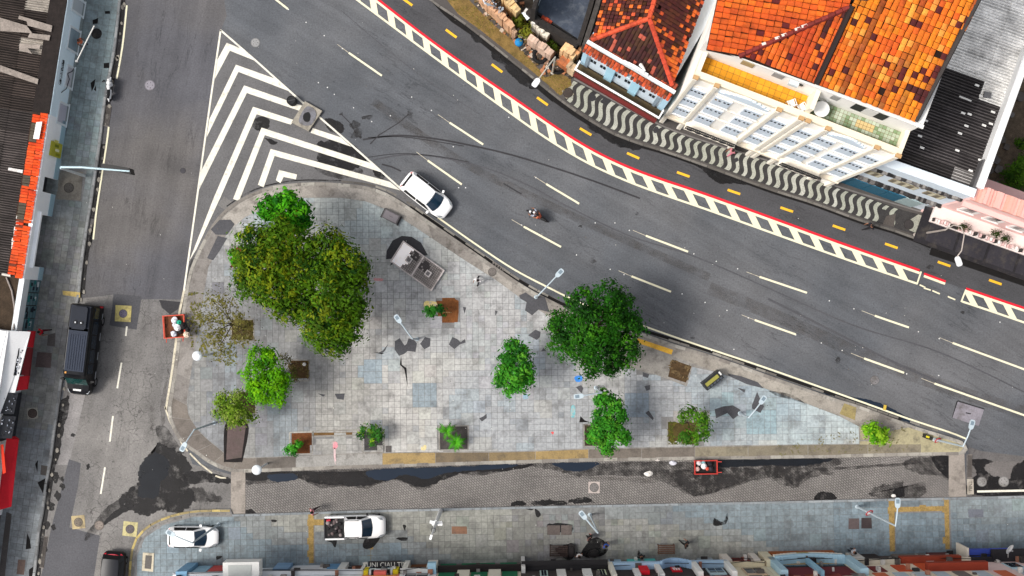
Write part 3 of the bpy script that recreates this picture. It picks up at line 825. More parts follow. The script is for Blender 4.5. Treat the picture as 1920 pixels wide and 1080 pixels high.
def plaza_col(c, rr):
    x, y = c
    px = 960 + x * 24; py = 590 - y * 24
    n1 = noise.noise(Vector((x * 0.10, y * 0.10, 0.5))); n2 = noise.noise(Vector((x * 0.28, y * 0.28, 7.5)))
    base = mixc(C(182, 185, 188), C(203, 201, 197), min(1, max(0, 0.5 + n1 * 1.3)))
    top = max(0.0, min(1.0, (540 - py) / 130.0)) * (1 if px > 480 else 0.3)
    east = max(0.0, min(1.0, (px - 1330) / 120.0))
    blue = mixc(C(176, 196, 202), C(196, 206, 206), min(1, max(0, 0.5 + n2)))
    base = mixc(base, blue, max(top * 0.8, east * 0.75))
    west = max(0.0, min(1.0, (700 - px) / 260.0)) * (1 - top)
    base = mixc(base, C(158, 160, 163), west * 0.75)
    if n2 > 0.28: base = mixc(base, C(206, 203, 192), 0.35)
    if n2 < -0.33: base = mixc(base, C(168, 182, 190), 0.55)
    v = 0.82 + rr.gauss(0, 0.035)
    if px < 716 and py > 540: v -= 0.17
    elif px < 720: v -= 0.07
    for (xa, ya, xb, yb, bc) in ((776, 720, 821, 767, (168, 182, 190)), (672, 668, 718, 715, (172, 186, 194)), (1171, 733, 1216, 780, (164, 178, 190)), (1330, 735, 1376, 778, (178, 200, 206)), (1400, 770, 1450, 816, (172, 196, 204)), (1262, 770, 1330, 790, (188, 184, 180))):
        if xa < px < xb and ya < py < yb: return sc(C(*bc), .74 + rr.gauss(0, .015))
    if rr.random() < 0.03: base = mixc(base, C(130, 140, 150), 0.35)
    return sc(base, v)
mb = MB(); mb.prism(WP(TILEB, 0.12), 0.10, 0.1365); add('paving_bed', mb, m_bed, plaza)
tiles(plaza, TILEB, math.radians(0.6), 0.472, 0.150, plaza_col, [p for p, _ in PITS] + [[(421, 792), (464, 792), (456, 866), (419, 866)], [(1119, 620), (1190, 640), (1262, 668), (1252, 712), (1180, 692)]], 0.07, 11, origin=(592, 800))
for i, (poly, cl) in enumerate(PITS):
    mb = MB(); mb.prism(WP(poly, 0.12), 0.11, 0.137, C(*cl)); add('tree_pit', mb, m_soil, plaza)
    if len(poly) == 4:
        for k in range(4):
            a, b = W(*poly[k], 0.15), W(*poly[(k + 1) % 4], 0.15)
            t = (b - a).normalized(); nrm = Vector((t.y, -t.x, 0)) * 0.05
            mb = MB(); mb.prism([a - nrm, b - nrm, b + nrm, a + nrm], 0.12, 0.156, C(150, 146, 140) if i not in (3,) else C(176, 172, 164)); add('pit_edge', mb, m_conc, plaza)
# long service cover with ragged black edge, dark missing-stone patches, coloured paint marks
mb = MB(); mb.prism(blob([(p.x, p.y) for p in WP([(424, 792), (464, 795), (455, 860), (448, 867), (424, 867), (419, 860)], 0.15)], 0.03, 6, True), 0.12, 0.1545, C(34, 30, 30)); add('tar_surround', mb, m_soil, plaza)
mb = MB(); mb.prism(WP([(427, 796), (461, 798), (453, 858), (424, 862)], 0.16), 0.12, 0.159, C(98, 84, 82)); add('service_slab', mb, m_conc, plaza)
def gap_mark(pts, mat=m_patch, z=0.1575, jit=0.5, nm='missing_stone'):
    q = blob(pts, jit, 5, False) if jit else pts
    mb = MB(); mb.prism(WP(q, z), z, z); add(nm, mb, mat, plaza)
for pts in ([(740, 640), (750, 634), (758, 648), (762, 645), (766, 634), (776, 638), (782, 644), (779, 660), (764, 658), (758, 664), (748, 667), (740, 655)], [(787, 645), (797, 632), (807, 634), (806, 650), (796, 655)], [(841, 646), (848, 632), (858, 636), (864, 642), (872, 636), (874, 643), (862, 646), (852, 654)], [(708, 662), (718, 657), (728, 645), (722, 658), (716, 663)],
            [(973, 554), (985, 548), (1000, 558), (1012, 556), (1022, 556), (1030, 585), (1010, 580), (998, 591), (984, 582), (988, 566), (976, 560)], [(990, 628), (1004, 618), (1014, 622), (1012, 632), (1006, 637)], [(1015, 658), (1019, 652), (1024, 658)], [(1080, 726), (1090, 722), (1094, 728), (1090, 738)], [(1208, 724), (1219, 721), (1219, 730), (1212, 733)],
            [(1356, 762), (1374, 760), (1388, 768), (1388, 776), (1374, 786), (1364, 774), (1342, 784), (1340, 768)], [(1410, 760), (1420, 735), (1426, 750), (1432, 762), (1426, 774), (1410, 766)], [(1440, 732), (1460, 735), (1490, 742), (1510, 756), (1480, 748), (1455, 742)], [(1382, 726), (1398, 730), (1396, 736)], [(1205, 698), (1217, 702), (1215, 709), (1205, 706)], [(1363, 700), (1390, 706), (1420, 716), (1432, 728), (1400, 720), (1370, 706)],
            [(395, 430), (412, 412), (432, 412), (440, 420), (426, 440), (404, 440)], [(388, 484), (408, 442), (426, 446), (412, 470), (400, 488)], [(898, 784), (906, 780), (912, 776), (912, 784), (904, 790)], [(628, 738), (646, 738), (644, 750), (632, 748)], [(596, 738), (610, 740), (606, 744)], [(1210, 774), (1216, 770), (1226, 784), (1224, 788)], [(928, 582), (933, 584), (929, 592)], [(868, 576), (874, 576), (871, 588)]):
    gap_mark(pts, m_patch if pts[0][0] < 1440 else m_damp)
for pts in ([(752, 666), (753, 684), (762, 690), (764, 716), (766, 730), (762, 712), (758, 692), (750, 684)], [(1088, 780), (1096, 788), (1105, 792), (1086, 792)], [(700, 660), (716, 664), (740, 655), (720, 662)]):
    gap_mark(pts, m_black, 0.1578, 0.3, 'open_joint')
gap_mark([(725, 470), (736, 450), (754, 443), (772, 444), (790, 456), (802, 478), (780, 482), (758, 476), (744, 490), (730, 498), (736, 486), (724, 486)], m_tar, 0.156, 0.8)
for pts, c in (([(1078, 706), (1090, 704), (1091, 714), (1080, 716)], (60, 140, 226)), ([(1071, 762), (1078, 762), (1077, 782), (1070, 781)], (120, 186, 194)), ([(624, 828), (632, 830), (633, 838), (625, 842)], (236, 150, 160)), ([(626, 842), (629, 842), (630, 868), (627, 868)], (224, 190, 192)), ([(702, 522), (718, 522), (716, 527), (702, 526)], (206, 150, 150)), ([(980, 742), (987, 738), (990, 746), (982, 748)], (140, 172, 190)), ([(790, 836), (798, 834), (799, 843), (790, 843)], (222, 206, 150)), ([(1032, 810), (1038, 810), (1036, 815)], (224, 90, 90)), ([(796, 566), (818, 566), (818, 578), (798, 578)], (230, 208, 140))):
    mb = MB(); q = blob(pts, 0.7, 5, True); mb.prism(WP(q, 0.158), 0.158, 0.158, C(*c)); add('paint_mark', mb, M('faded_paint', None, 0.8, 0, 0.15, 4, 0.2, 14, dirt=(C(180, 178, 174), 3, 0.5, 0.62, 0.8)), plaza)

WK = [(233, -40), (227, 0), (222, 50), (215, 105), (207, 145), (200, 180), (193, 235), (189, 270), (182, 320), (176, 360), (163, 440), (156, 490), (150, 550), (140, 600), (133, 640), (117, 715), (104, 810), (98, 858), (90, 902), (82, 960), (75, 998), (69, 1060), (64, 1100)]
WB = [(-60, 1100), (-20, 900), (20, 640), (60, 500), (95, 300), (125, 120), (140, -40)]
mb = MB(); mb.prism(WP(WK + WB, 0.12), -0.05, 0.12, C(120, 118, 116))
wpav = struct('west_pavement', mb, m_bed)
kerb_row(wpav, WK, 4.4, -0.02, 0.155, 1.0, lambda rr: mixc(C(166, 168, 168), C(120, 122, 124), rr.random()), True, seed=12)
WT = [(x - 4.5, y) for x, y in WK] + WB
def west_col(c, rr):
    x, y = c; py = 590 - y * 24
    n1 = noise.noise(Vector((x * 0.25, y * 0.25, 3.5)))
    up = max(0, min(1, (480 - py) / 250.0))
    base = mixc(mixc(C(150, 150, 147), C(174, 175, 172), 0.5 + n1), mixc(C(134, 152, 156), C(160, 176, 178), 0.5 + n1), up)
    if py > 800: base = mixc(base, C(146, 156, 164), 0.6)
    v = 0.74 + rr.gauss(0, 0.04)
    if rr.random() < 0.06: v *= 1.14
    if rr.random() < 0.06: v *= 0.88
    return sc(base, v)
tiles(wpav, WT, math.radians(-8.2), 0.50, 0.140, west_col, [[(112, 318), (158, 318), (154, 378), (102, 378)]], 0.03, 13, origin=(150, 560), focus=(300, 540))
mb = MB(); mb.prism(WP([(113, 320), (156, 322), (151, 376), (104, 374)], 0.14), 0.1, 0.139, C(138, 132, 122)); add('concrete_patch', mb, m_conc, wpav)
line_g = lambda pts, w, mat, z=0.017: line('gutter_gap', pts, w, mat, z)
line_g([(231, 0), (227, 50), (220, 105), (212, 145), (205, 180), (198, 235)], 8, m_wet_shade); line_g([(194, 270), (187, 320), (181, 360), (172, 410)], 8, m_wet_shade)
line_g([(168, 440), (160, 490), (154, 552)], 9, m_wet_shade); line_g([(116, 770), (108, 815), (102, 860), (95, 905), (87, 960), (80, 1000), (74, 1060), (70, 1095)], 8.0, m_wet_shade)
rr = random.Random(21)
WG = Path([W(*p) for p in catmull([(x + 4.5, y) for x, y in WK], 4)])
for k in range(46):
    d = WG.L * (k + rr.random()) / 46
    p = WG.off(d, -rr.uniform(0.0, 0.16)); mb = MB(); r = rr.uniform(0.07, 0.17)
    n = 7; q = [(math.cos(2 * PI * i / n) * r * rr.uniform(0.6, 1.0), math.sin(2 * PI * i / n) * r * 1.5 * rr.uniform(0.6, 1.0)) for i in range(n)]
    mb.prism(q, 0, 0.06, mixc(C(170, 164, 152), C(104, 100, 96), rr.random())); add('gutter_stone', mb, m_kerb, wpav, (p.x, p.y, 0.0))
for pts in ([(197, 20), (206, 20), (206, 26), (197, 26)], [(194, 118), (205, 118), (205, 128), (194, 128)], [(173, 38), (184, 34), (183, 44), (174, 46)], [(170, 155), (179, 148), (177, 162), (172, 172)], [(70, 905), (90, 894), (88, 922), (80, 924)], [(51, 1000), (56, 1012), (58, 1028), (48, 1030)], [(55, 1068), (66, 1060), (64, 1090), (54, 1084)], [(66, 870), (71, 862), (70, 886)], [(176, 168), (180, 160), (180, 172)]):
    mb = MB(); mb.prism(WP(blob(pts, 0.5, 4, False), 0.145), 0.145, 0.1455); add('missing_stone', mb, m_black, wpav)
for pts, c in (([(90, 628), (104, 624), (103, 650), (88, 648)], (98, 92, 90)), ([(70, 660), (97, 662), (95, 690), (66, 688)], (104, 90, 88)), ([(117, 545), (150, 548), (150, 558), (118, 553)], (206, 180, 110)), ([(77, 872), (91, 874), (89, 892), (76, 890)], (88, 84, 80)), ([(34, 1049), (48, 1050), (45, 1078), (31, 1076)], (110, 92, 84)), ([(12, 960), (22, 964), (8, 1090), (-4, 1090)], (86, 82, 80))):
    mb = MB(); mb.prism(WP(pts, 0.145), 0.12, 0.1465, C(*c)); add('cover_plate', mb, m_conc, wpav)

SK = [(240, 1100), (246, 1030), (262, 998), (300, 972), (360, 956), (432, 954), (436, 964), (480, 963), (700, 956), (960, 950), (1200, 945), (1440, 940), (1700, 934), (1930, 929)]
SB = [(1930, 1100), (240, 1100)]
mb = MB(); mb.prism(WP(SK + SB[:1], 0.12), -0.05, 0.12)
spav = struct('south_pavement', mb, m_bed)
kerb_row(spav, [(436, 964), (480, 963), (700, 956), (960, 950), (1200, 945), (1440, 940), (1700, 934), (1930, 929)], 4.0, -0.02, 0.152, 1.1, lambda rr: mixc(C(160, 166, 170), C(128, 134, 138), rr.random()), False, seed=14)
kerb_row(spav, [(241, 1090), (247, 1030), (263, 998), (300, 973), (360, 957), (432, 955)], 4.2, -0.02, 0.152, 0.8, lambda rr: mixc(C(206, 184, 116), C(150, 136, 100), rr.random()), True, seed=15)
kerb_row(spav, [(247, 1090), (252, 1036), (267, 1003), (303, 979), (362, 963), (434, 961)], 4.0, -0.02, 0.150, 0.6, lambda rr: mixc(C(150, 146, 140), C(110, 106, 102), rr.random()), True, 'edging_stone', seed=16)
ST = [(257, 1100), (257, 1042), (272, 1008), (306, 985), (364, 969), (436, 969), (480, 967.5), (700, 960.5), (960, 954.5), (1200, 949.5), (1440, 944.5), (1700, 938.5), (1930, 933.5), (1930, 1100)]
def south_col(c, rr):
    x, y = c; px = 960 + x * 24
    n1 = noise.noise(Vector((x * 0.2, y * 0.2, 4.5))); n2 = noise.noise(Vector((x * 0.09, y * 0.14, 8.5)))
    base = mixc(C(146, 152, 154), C(170, 174, 172), 0.5 + n1)
    if n2 > 0.12: base = mixc(base, C(178, 176, 164), 0.6)
    if n2 < -0.1: base = mixc(base, C(140, 158, 168), 0.7)
    if px > 1560: base = mixc(base, C(138, 158, 170), 0.6)
    if 960 < px < 1130: base = mixc(base, C(128, 126, 126), 0.5)
    v = 0.76 + rr.gauss(0, 0.035)
    if rr.random() < 0.04: v *= 0.8
    if rr.random() < 0.05: v *= 1.1
    return sc(base, v)
strips = [[(576, 962), (588, 962), (588, 1060), (576, 1060)], [(588, 974), (611, 974), (611, 985), (588, 985)], [(1664, 936), (1677, 936), (1678, 1034), (1666, 1034)], [(1766, 934), (1779, 934), (1781, 1030), (1768, 1030)], [(1677, 948), (1766, 946), (1766, 958), (1677, 960)], [(690, 1030), (700, 1025), (698, 1058), (688, 1058)]]
tiles(spav, ST, math.radians(1.2), 0.48, 0.140, south_col, strips, 0.05, 17, origin=(960, 954.5), focus=(1100, 985))
for p in strips:
    mb = MB(); mb.prism(WP(p, 0.14), 0.1, 0.1385, C(160, 134, 82)); add('bare_strip', mb, m_soil, spav)
for pts in ([(1028, 983), (1050, 981), (1073, 984), (1072, 996), (1050, 998), (1029, 994)], [(1340, 972), (1345, 975), (1356, 978), (1364, 962), (1362, 980), (1350, 986), (1338, 984)], [(1090, 1035), (1110, 1010), (1128, 1010), (1140, 1030), (1124, 1044), (1100, 1046)], [(1042, 1030), (1070, 1020), (1078, 1040), (1064, 1050)], [(1196, 1030), (1200, 1036), (1196, 1042)], [(612, 1012), (630, 1012), (628, 1026), (622, 1018)], [(684, 1012), (712, 1008), (700, 1026), (682, 1028)], [(744, 1008), (764, 1008), (760, 1014), (748, 1012)], [(508, 974), (520, 978), (512, 980)], [(405, 1042), (416, 1044), (408, 1050)], [(1002, 955), (1008, 958), (1014, 966), (1006, 968)], [(986, 953), (1002, 953), (994, 957)], [(755, 984), (762, 984), (760, 996)]):
    mb = MB(); mb.prism(WP(blob(pts, 0.9, 5, True), 0.146), 0.146, 0.1465); add('stain_shade_mark', mb, m_wet_shade, spav)  # stains, plus the pickup's shade painted as two dark marks beside it
for pts, c in (([(1026, 985), (1050, 985), (1050, 1003), (1026, 1003)], (108, 98, 94)), ([(1052, 985), (1072, 985), (1072, 1003), (1052, 1003)], (112, 102, 98)), ([(847, 987), (875, 987), (876, 1001), (847, 1001)], (150, 112, 90)), ([(1591, 972), (1611, 972), (1611, 992), (1591, 992)], (104, 92, 92)), ([(1615, 971), (1634, 971), (1635, 991), (1615, 991)], (66, 56, 58)), ([(1815, 955), (1844, 955), (1844, 970), (1816, 970)], (116, 120, 130))):
    mb = MB(); mb.prism(WP(pts, 0.147), 0.12, 0.1485, C(*c)); add('cover_plate', mb, m_conc, spav)
mb = MB(); mb.prism(WP([(268, 1036), (289, 1037), (287, 1072), (266, 1070)], 0.16), 0.1, 0.17, C(196, 186, 164)); add('cover_frame', mb, m_conc, spav)
mb = MB(); mb.prism(WP([(273, 1041), (285, 1042), (283, 1067), (271, 1066)], 0.18), 0.1, 0.182, C(98, 94, 90)); add('cover_plate', mb, m_conc, spav)

NK = [(790, -30), (805, -4), (850, 27), (890, 56), (960, 112), (1007, 150), (1045, 181), (1082, 208), (1115, 229), (1150, 249), (1200, 268), (1240, 280), (1320, 308), (1440, 352), (1525, 379), (1612, 411), (1680, 432), (1745, 456)]
NB = [(1770, 440), (1790, 400), (1700, 360), (1560, 310), (1300, 220), (1200, 180), (1090, 120), (1000, 60), (930, -30)]
mb = MB(); mb.prism(WP(NK + NB, 0.12), -0.05, 0.12, C(84, 80, 78))
npav = struct('north_pavement', mb, m_conc)
kerb_row(npav, NK, 4.0, -0.02, 0.15, 1.3, lambda rr: mixc(C(132, 128, 122), C(90, 86, 82), rr.random()), True, seed=18)
line_g([(796, -20), (845, 32), (885, 60), (955, 117), (1002, 155), (1040, 187)], 12.0, m_black); line_g([(1040, 187), (1078, 214), (1111, 235), (1146, 256), (1196, 274)], 9.0, m_black)
line_g([(1196, 274), (1240, 286), (1320, 314), (1440, 358), (1525, 385), (1612, 417), (1680, 438), (1745, 464)], 4.5, m_black); line_g([(1745, 468), (1800, 486), (1860, 506), (1925, 528)], 20.0, m_black)
wet('wet_stain', [(1300, 306), (1330, 311), (1380, 326), (1420, 338), (1400, 347), (1370, 344), (1352, 345), (1336, 336), (1316, 318)], 0.0182, m_wet_shade, 1.0)
wet('wet_stain', [(955, 116), (985, 140), (1010, 160), (1000, 168), (975, 156), (950, 132), (930, 112)], 0.0182, m_wet_shade, 1.6)
wet('wet_stain', [(1110, 228), (1150, 252), (1200, 272), (1190, 282), (1150, 270), (1120, 250), (1100, 236)], 0.0182, m_wet_shade, 1.4)
for pts in ([(830, 6), (850, 24), (842, 30)], [(880, 56), (905, 74), (892, 78)], [(924, 98), (940, 110), (926, 112)]):
    wet('wet_stain', pts, 0.0184, m_wet_shade, 2.0)
VP = [(815, -30), (860, 27), (900, 56), (968, 110), (1014, 148), (1050, 180), (1072, 160), (1070, 146), (1046, 137), (1022, 146), (1009, 129), (968, 82), (924, 44), (884, 5), (850, -30)]
mb = MB(); mb.prism(WP(blob(VP, 0.8, 5, False), 0.13), 0.1, 0.135, C(128, 104, 60)); add('dry_verge', mb, M('dry_grass', None, 0.95, 0, 0.35, 1.6, 0.35, 14, 0.7, 20, dirt=(C(70, 66, 30), 1.2, 0.5, 0.7, 0.7)), npav)
# dry grass blades standing on the verge
gb = MB(); rr = random.Random(31)
vp = [(p.x, p.y) for p in WP(VP, 0.13)]
xs = [p[0] for p in vp]; ys = [p[1] for p in vp]
for k in range(5200):
    x, y = rr.uniform(min(xs), max(xs)), rr.uniform(min(ys), max(ys))
    if not inside((x, y), vp): continue
    n = noise.noise(Vector((x * .5, y * .5, 2)))
    if n < -0.25: continue
    a = rr.uniform(0, 2 * PI); l = rr.uniform(0.06, 0.2); w = 0.03
    dx, dy = math.cos(a), math.sin(a)
    gb.face([(x - dy * w, y + dx * w, 0.135), (x + dy * w, y - dx * w, 0.135), (x + dx * l, y + dy * l, 0.135 + l * 0.5)], mixc(C(150, 124, 62), C(104, 100, 40), rr.random()))
o = add('verge_grass', gb, M('blade', None, 0.9, 0, 0.1, 2, 0, 1)); o['kind'] = 'stuff'
# black stone field and pale wave bands of the mosaic pavement
wl = catmull([(1058, 186), (1082, 204), (1115, 225), (1150, 245), (1200, 264), (1240, 276), (1320, 304), (1440, 348), (1525, 375), (1612, 407), (1680, 428), (1738, 448)], 8)
wu = catmull([(1076, 150), (1110, 168), (1150, 190), (1190, 211), (1225, 230), (1280, 252), (1320, 266), (1380, 279), (1440, 303), (1545, 343), (1620, 368), (1700, 396), (1755, 408)], 8)
PLw, PUw = Path(WP(wl, 0.14)), Path(WP(wu, 0.14))
n = 60
q = [PLw.at(PLw.L * k / n) for k in range(n + 1)] + [PUw.at(PUw.L * (n - k) / n) for k in range(n + 1)]
mb = MB(); mb.prism(q, 0.1, 0.1385, C(60, 58, 58)); add('black_mosaic', mb, M('mosaic_black', None, 0.85, 0, 0.3, 3, 0.4, 16, 0.4, 16), npav)
mos = M('mosaic_pale', None, 0.85, 0, 0.16, 2, 0.35, 15, 0.4, 16, dirt=(C(84, 84, 78), 6, 0.58, 0.68, 0.7))
rr = random.Random(5)
nb = 45
for k in range(nb):
    t0 = (k + 0.35) / nb
    if k in (2, 3): pass
    wid = 0.0102 * rr.uniform(0.9, 1.15)
    L_, R_ = [], []
    lo_, hi_ = 0.03, 0.965
    if k == 39: lo_, hi_ = 0.72, 0.95
    for j in range(13):
        v = lo_ + (hi_ - lo_) * j / 12
        s = 0.0062 * math.sin(2 * PI * (v * 1.0 + 0.05)) - 0.004 * (v - 0.5)
        for lst, sg in ((L_, -1), (R_, 1)):
            t = t0 + s + sg * wid / 2 * (1 + 0.1 * math.sin(9 * v + k))
            a = PLw.at(min(max(t, 0), 1) * PLw.L); b = PUw.at(min(max(t, 0), 1) * PUw.L)
            lst.append(a.lerp(b, v))
    mb = MB()
    colr = mixc(C(186, 186, 176), C(166, 168, 154), rr.random())
    for j in range(12):
        mb.face([(p.x, p.y, 0.144) for p in (L_[j], R_[j], R_[j + 1], L_[j + 1])], colr)
    if k in (41, 42, 43): continue
    add('pale_wave_band', mb, mos, npav)
mb = MB(); mb.prism(WP([(1694, 420), (1722, 402), (1752, 412), (1742, 446), (1706, 432)], 0.144), 0.144, 0.1445, C(160, 160, 148)); add('pale_wave_band', mb, mos, npav)
mb = MB(); mb.prism(WP([(1662, 405), (1680, 400), (1676, 426), (1655, 420)], 0.15), 0.12, 0.1462, C(86, 80, 76)); add('cover_plate', mb, m_conc, npav)
for (x, y), r in (((1110, 182), 9), ((1134, 190), 8), ((1230, 243), 7), ((1380, 300), 6)):
    rr2 = random.Random(x); mb = MB(); mb.prism(WP(blob([(x + math.cos(a) * r * rr2.uniform(.6, 1.1), y + math.sin(a) * r * rr2.uniform(.6, 1.1)) for a in (0, 1, 2, 3, 4, 5)], 0.8, 5, True), 0.147), 0.147, 0.1475); add('stain_shade_mark', mb, m_tar, npav)
line('building_step', [(1076, 148), (1225, 229), (1320, 265), (1440, 302), (1545, 342), (1755, 406)], 3.0, M('step_stone', C(120, 116, 114), 0.9), 0.150)

# ground behind the building line
mb = MB(); mb.prism(WP([(930, -60), (1000, 62), (1090, 122), (1200, 182), (1300, 222), (1560, 312), (1700, 362), (1790, 402), (1772, 440), (1930, 500), (2100, 560), (2100, -300), (900, -300)], 0.1), -0.03, 0.09, C(88, 80, 70))
struct('back_lots', mb, m_soil)
class Fac:
    """a vertical facade plane: u along it, z up, d outwards"""
    def __init__(s, a, b):
        s.a = Vector((a[0], a[1])); s.b = Vector((b[0], b[1]))
        s.L = (s.b - s.a).length
        s.d = (s.b - s.a) / s.L
        s.n = Vector((s.d.y, -s.d.x))
    def uv(s, px, py):
        g = W(px, py, 0)
        k = s.a.dot(s.n) / (g.x * s.n.x + g.y * s.n.y)
        return ((Vector((g.x, g.y)) * k - s.a).dot(s.d), H * (1 - k))
    def P(s, u, d, z):
        q = s.a + s.d * u + s.n * d
        return Vector((q.x, q.y, z))
    def box(s, mb, u0, u1, z0, z1, d0, d1, col, m=0):
        # u0<u1, d0<d1 ; bottom ring counter-clockwise seen from above
        r = [(u0, d1), (u1, d1), (u1, d0), (u0, d0)]
        p = [s.P(u, d, z0) for u, d in r] + [s.P(u, d, z1) for u, d in r]
        a = (p[1] - p[0]).cross(p[3] - p[0]).z
        if a < 0: p = [p[0], p[3], p[2], p[1], p[4], p[7], p[6], p[5]]
        mb.hexa(p, col, m)
    def rect(s, p, q):
        a, b = s.uv(*p), s.uv(*q)
        return min(a[0], b[0]), max(a[0], b[0]), max(0.05, min(a[1], b[1])), max(a[1], b[1])
    def ub(s, px, py):
        return s.uv(px, py)[0]

def one(fac, name, mats, par, root, u0, u1, z0, z1, d0, d1, col):
    mb = MB(); fac.box(mb, u0, u1, z0, z1, d0, d1, col)
    return subpart(name, mb, mats, par, root)

def fquad(pts, thick=0.06, col=(1, 1, 1), mb=None):
    """slab given by photo points with heights, thickness downwards"""
    mb = mb or MB()
    t = [W(x, y, z) for x, y, z in pts]
    a = sum(t[i].x * t[(i + 1) % len(t)].y - t[(i + 1) % len(t)].x * t[i].y for i in range(len(t)))
    if a < 0: t = t[::-1]
    lo = [Vector((p.x, p.y, p.z - thick)) for p in t]
    n = len(t)
    vs = lo + t
    fs = [list(range(n))[::-1], list(range(n, 2 * n))] + [[i, (i + 1) % n, n + (i + 1) % n, n + i] for i in range(n)]
    mb.mesh(vs, fs, col)
    return mb

def window(fac, root, u0, u1, z0, z1, frame, pane, fw=0.09, d=0.0, name='window', mullion=1, sill=True, pane_mat=None, frame_mat=None):
    mb = MB(); fm = frame_mat or m_wall
    fac.box(mb, u0, u0 + fw, z0, z1, d + 0.004, d + 0.07, frame); fac.box(mb, u1 - fw, u1, z0, z1, d + 0.004, d + 0.07, frame)
    fac.box(mb, u0 + fw, u1 - fw, z1 - fw, z1, d + 0.004, d + 0.068, frame)
    if sill: fac.box(mb, u0 - 0.05, u1 + 0.05, z0 - 0.06, z0, d + 0.004, d + 0.13, frame)
    w = part(name, mb, fm, root)
    n = mullion
    st = (u1 - u0 - 2 * fw) / n
    for k in range(n):
        one(fac, 'pane', pane_mat or m_glass, w, root, u0 + fw + st * k + 0.02, u0 + fw + st * (k + 1) - 0.02, z0 + 0.01, z1 - fw - 0.01, d + 0.006, d + 0.03, pane)
    return w

# ---- roof tile and sheet pieces --------------------------------------------------
_tc = {}
def tile_mesh(w, l, col):
    col = tuple(round(x * 24) / 24 if x > 0.1 else round(x, 2) for x in col)
    key = (w, l, col)
    if key not in _tc:
        mb = MB()
        nseg = 5
        prof = []
        for k in range(nseg + 1):
            a = PI * k / nseg
            prof.append((-math.cos(a) * w * 0.5, math.sin(a) * w * 0.2))
        vs = []
        for y, lift in ((l * 0.05, 0.05), (l, 0.0)):
            for x, z in prof: vs.append((x, y, z + lift))
        for x, z in prof: vs.append((x, l * 0.05, z + 0.0))
        n = nseg + 1
        fs = [(k, k + 1, n + k + 1, n + k) for k in range(nseg)] + [(2 * n + k, 2 * n + k + 1, k + 1, k) for k in range(nseg)]
        mb.mesh(vs, fs, col)
        me = mb.data('roof_tile'); me.materials.append(m_clay)
        _tc[key] = me
    return _tc[key]

def lay_tiles(parent, root, p0, eu, ev, poly, w, l, colf, seed, cap=300, miss=0.02, focus=None):
    """tiles in courses on a slope: p0 eave corner, eu along the eave, ev up the slope"""
    rr = random.Random(seed)
    eu = eu.normalized(); nn = eu.cross(ev).normalized()
    if nn.z < 0: nn = -nn
    ev = nn.cross(eu).normalized()
    loc = [((p - p0).dot(eu), (p - p0).dot(ev)) for p in poly]
    u0, u1 = min(p[0] for p in loc), max(p[0] for p in loc)
    v0, v1 = min(p[1] for p in loc), max(p[1] for p in loc)
    R = Matrix((eu, ev, nn)).transposed()
    items = []
    for j in range(int(v0 / l) - 1, int(v1 / l) + 1):
        for i in range(int(u0 / w) - 1, int(u1 / w) + 1):
            u, v = (i + 0.5) * w, j * l
            if inside((u, v + l * 0.5), loc) and rr.random() > miss:
                items.append((u + rr.gauss(0, 0.008), v + rr.gauss(0, 0.012)))
    c0 = focus or Vector((0, 0, H))
    def pos(it): return p0 + eu * it[0] + ev * it[1] + nn * 0.02
    items.sort(key=lambda it: (pos(it) - c0).length)
    stuff = MB()
    for k, it in enumerate(items):
        p = pos(it)
        colr = colf(it[0], it[1], p, rr)
        rot = R @ Matrix.Rotation(rr.gauss(0, 0.03), 3, 'Z')
        if k < cap:
            add('roof_tile', tile_mesh(w * 0.93, l, colr), None, parent, p - Vector(root.location), rot.to_euler())
        else:
            me = tile_mesh(w * 0.93, l, colr)
            key = [kk for kk in _tc if _tc[kk] is me][0]
            stuff.mesh([rot @ v.co + p for v in me.vertices], [list(f.vertices) for f in me.polygons], key[2])
    if stuff.f:
        o = subpart('roof_tile_field', stuff, m_clay, parent, root); o['kind'] = 'stuff'

def corrugated(parent, root, p0, ea, eb, La, Lb, sa, sb, colf, seed, pitch=0.2, amp=0.05, keep=None):
    """overlapping corrugated sheets; ribs run along eb, sheet width sa along ea, length sb along eb"""
    rr = random.Random(seed)
    ea, eb = ea.normalized(), eb.normalized()
    nn = ea.cross(eb).normalized()
    if nn.z < 0: nn = -nn
    na, nb_ = int(math.ceil(La / sa)), int(math.ceil(Lb / sb))
    for j in range(nb_):
        for i in range(na):
            o = p0 + ea * (i * sa) + eb * (j * sb)
            cen = o + ea * sa / 2 + eb * sb / 2
            if keep and not keep(cen): continue
            colr = colf(cen, rr)
            mb = MB(); n = max(4, int(sa * 1.03 / pitch) * 4)
            tilt = rr.uniform(0, 0.015); sl = rr.gauss(0, 0.015)
            r0, r1 = [], []
            for k in range(n + 1):
                a = sa * 1.03 * k / n
                h = amp * math.sin(2 * PI * a / pitch)
                r0.append(o + ea * a + nn * (h + 0.03 * (j % 2) + tilt + 0.012 * (i % 2)))
                r1.append(o + ea * (a + sl) + eb * sb * 1.03 + nn * (h + 0.03 * (j % 2) + 0.012 * (i % 2)))
            for k in range(n):
                q = [r0[k], r0[k + 1], r1[k + 1], r1[k]]
                if (q[1] - q[0]).cross(q[3] - q[0]).z < 0: q = q[::-1]
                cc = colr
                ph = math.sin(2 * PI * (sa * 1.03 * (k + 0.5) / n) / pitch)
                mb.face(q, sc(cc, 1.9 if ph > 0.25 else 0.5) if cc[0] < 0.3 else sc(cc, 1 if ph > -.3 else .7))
            subpart('roof_sheet', mb, m_sheet, parent, root)

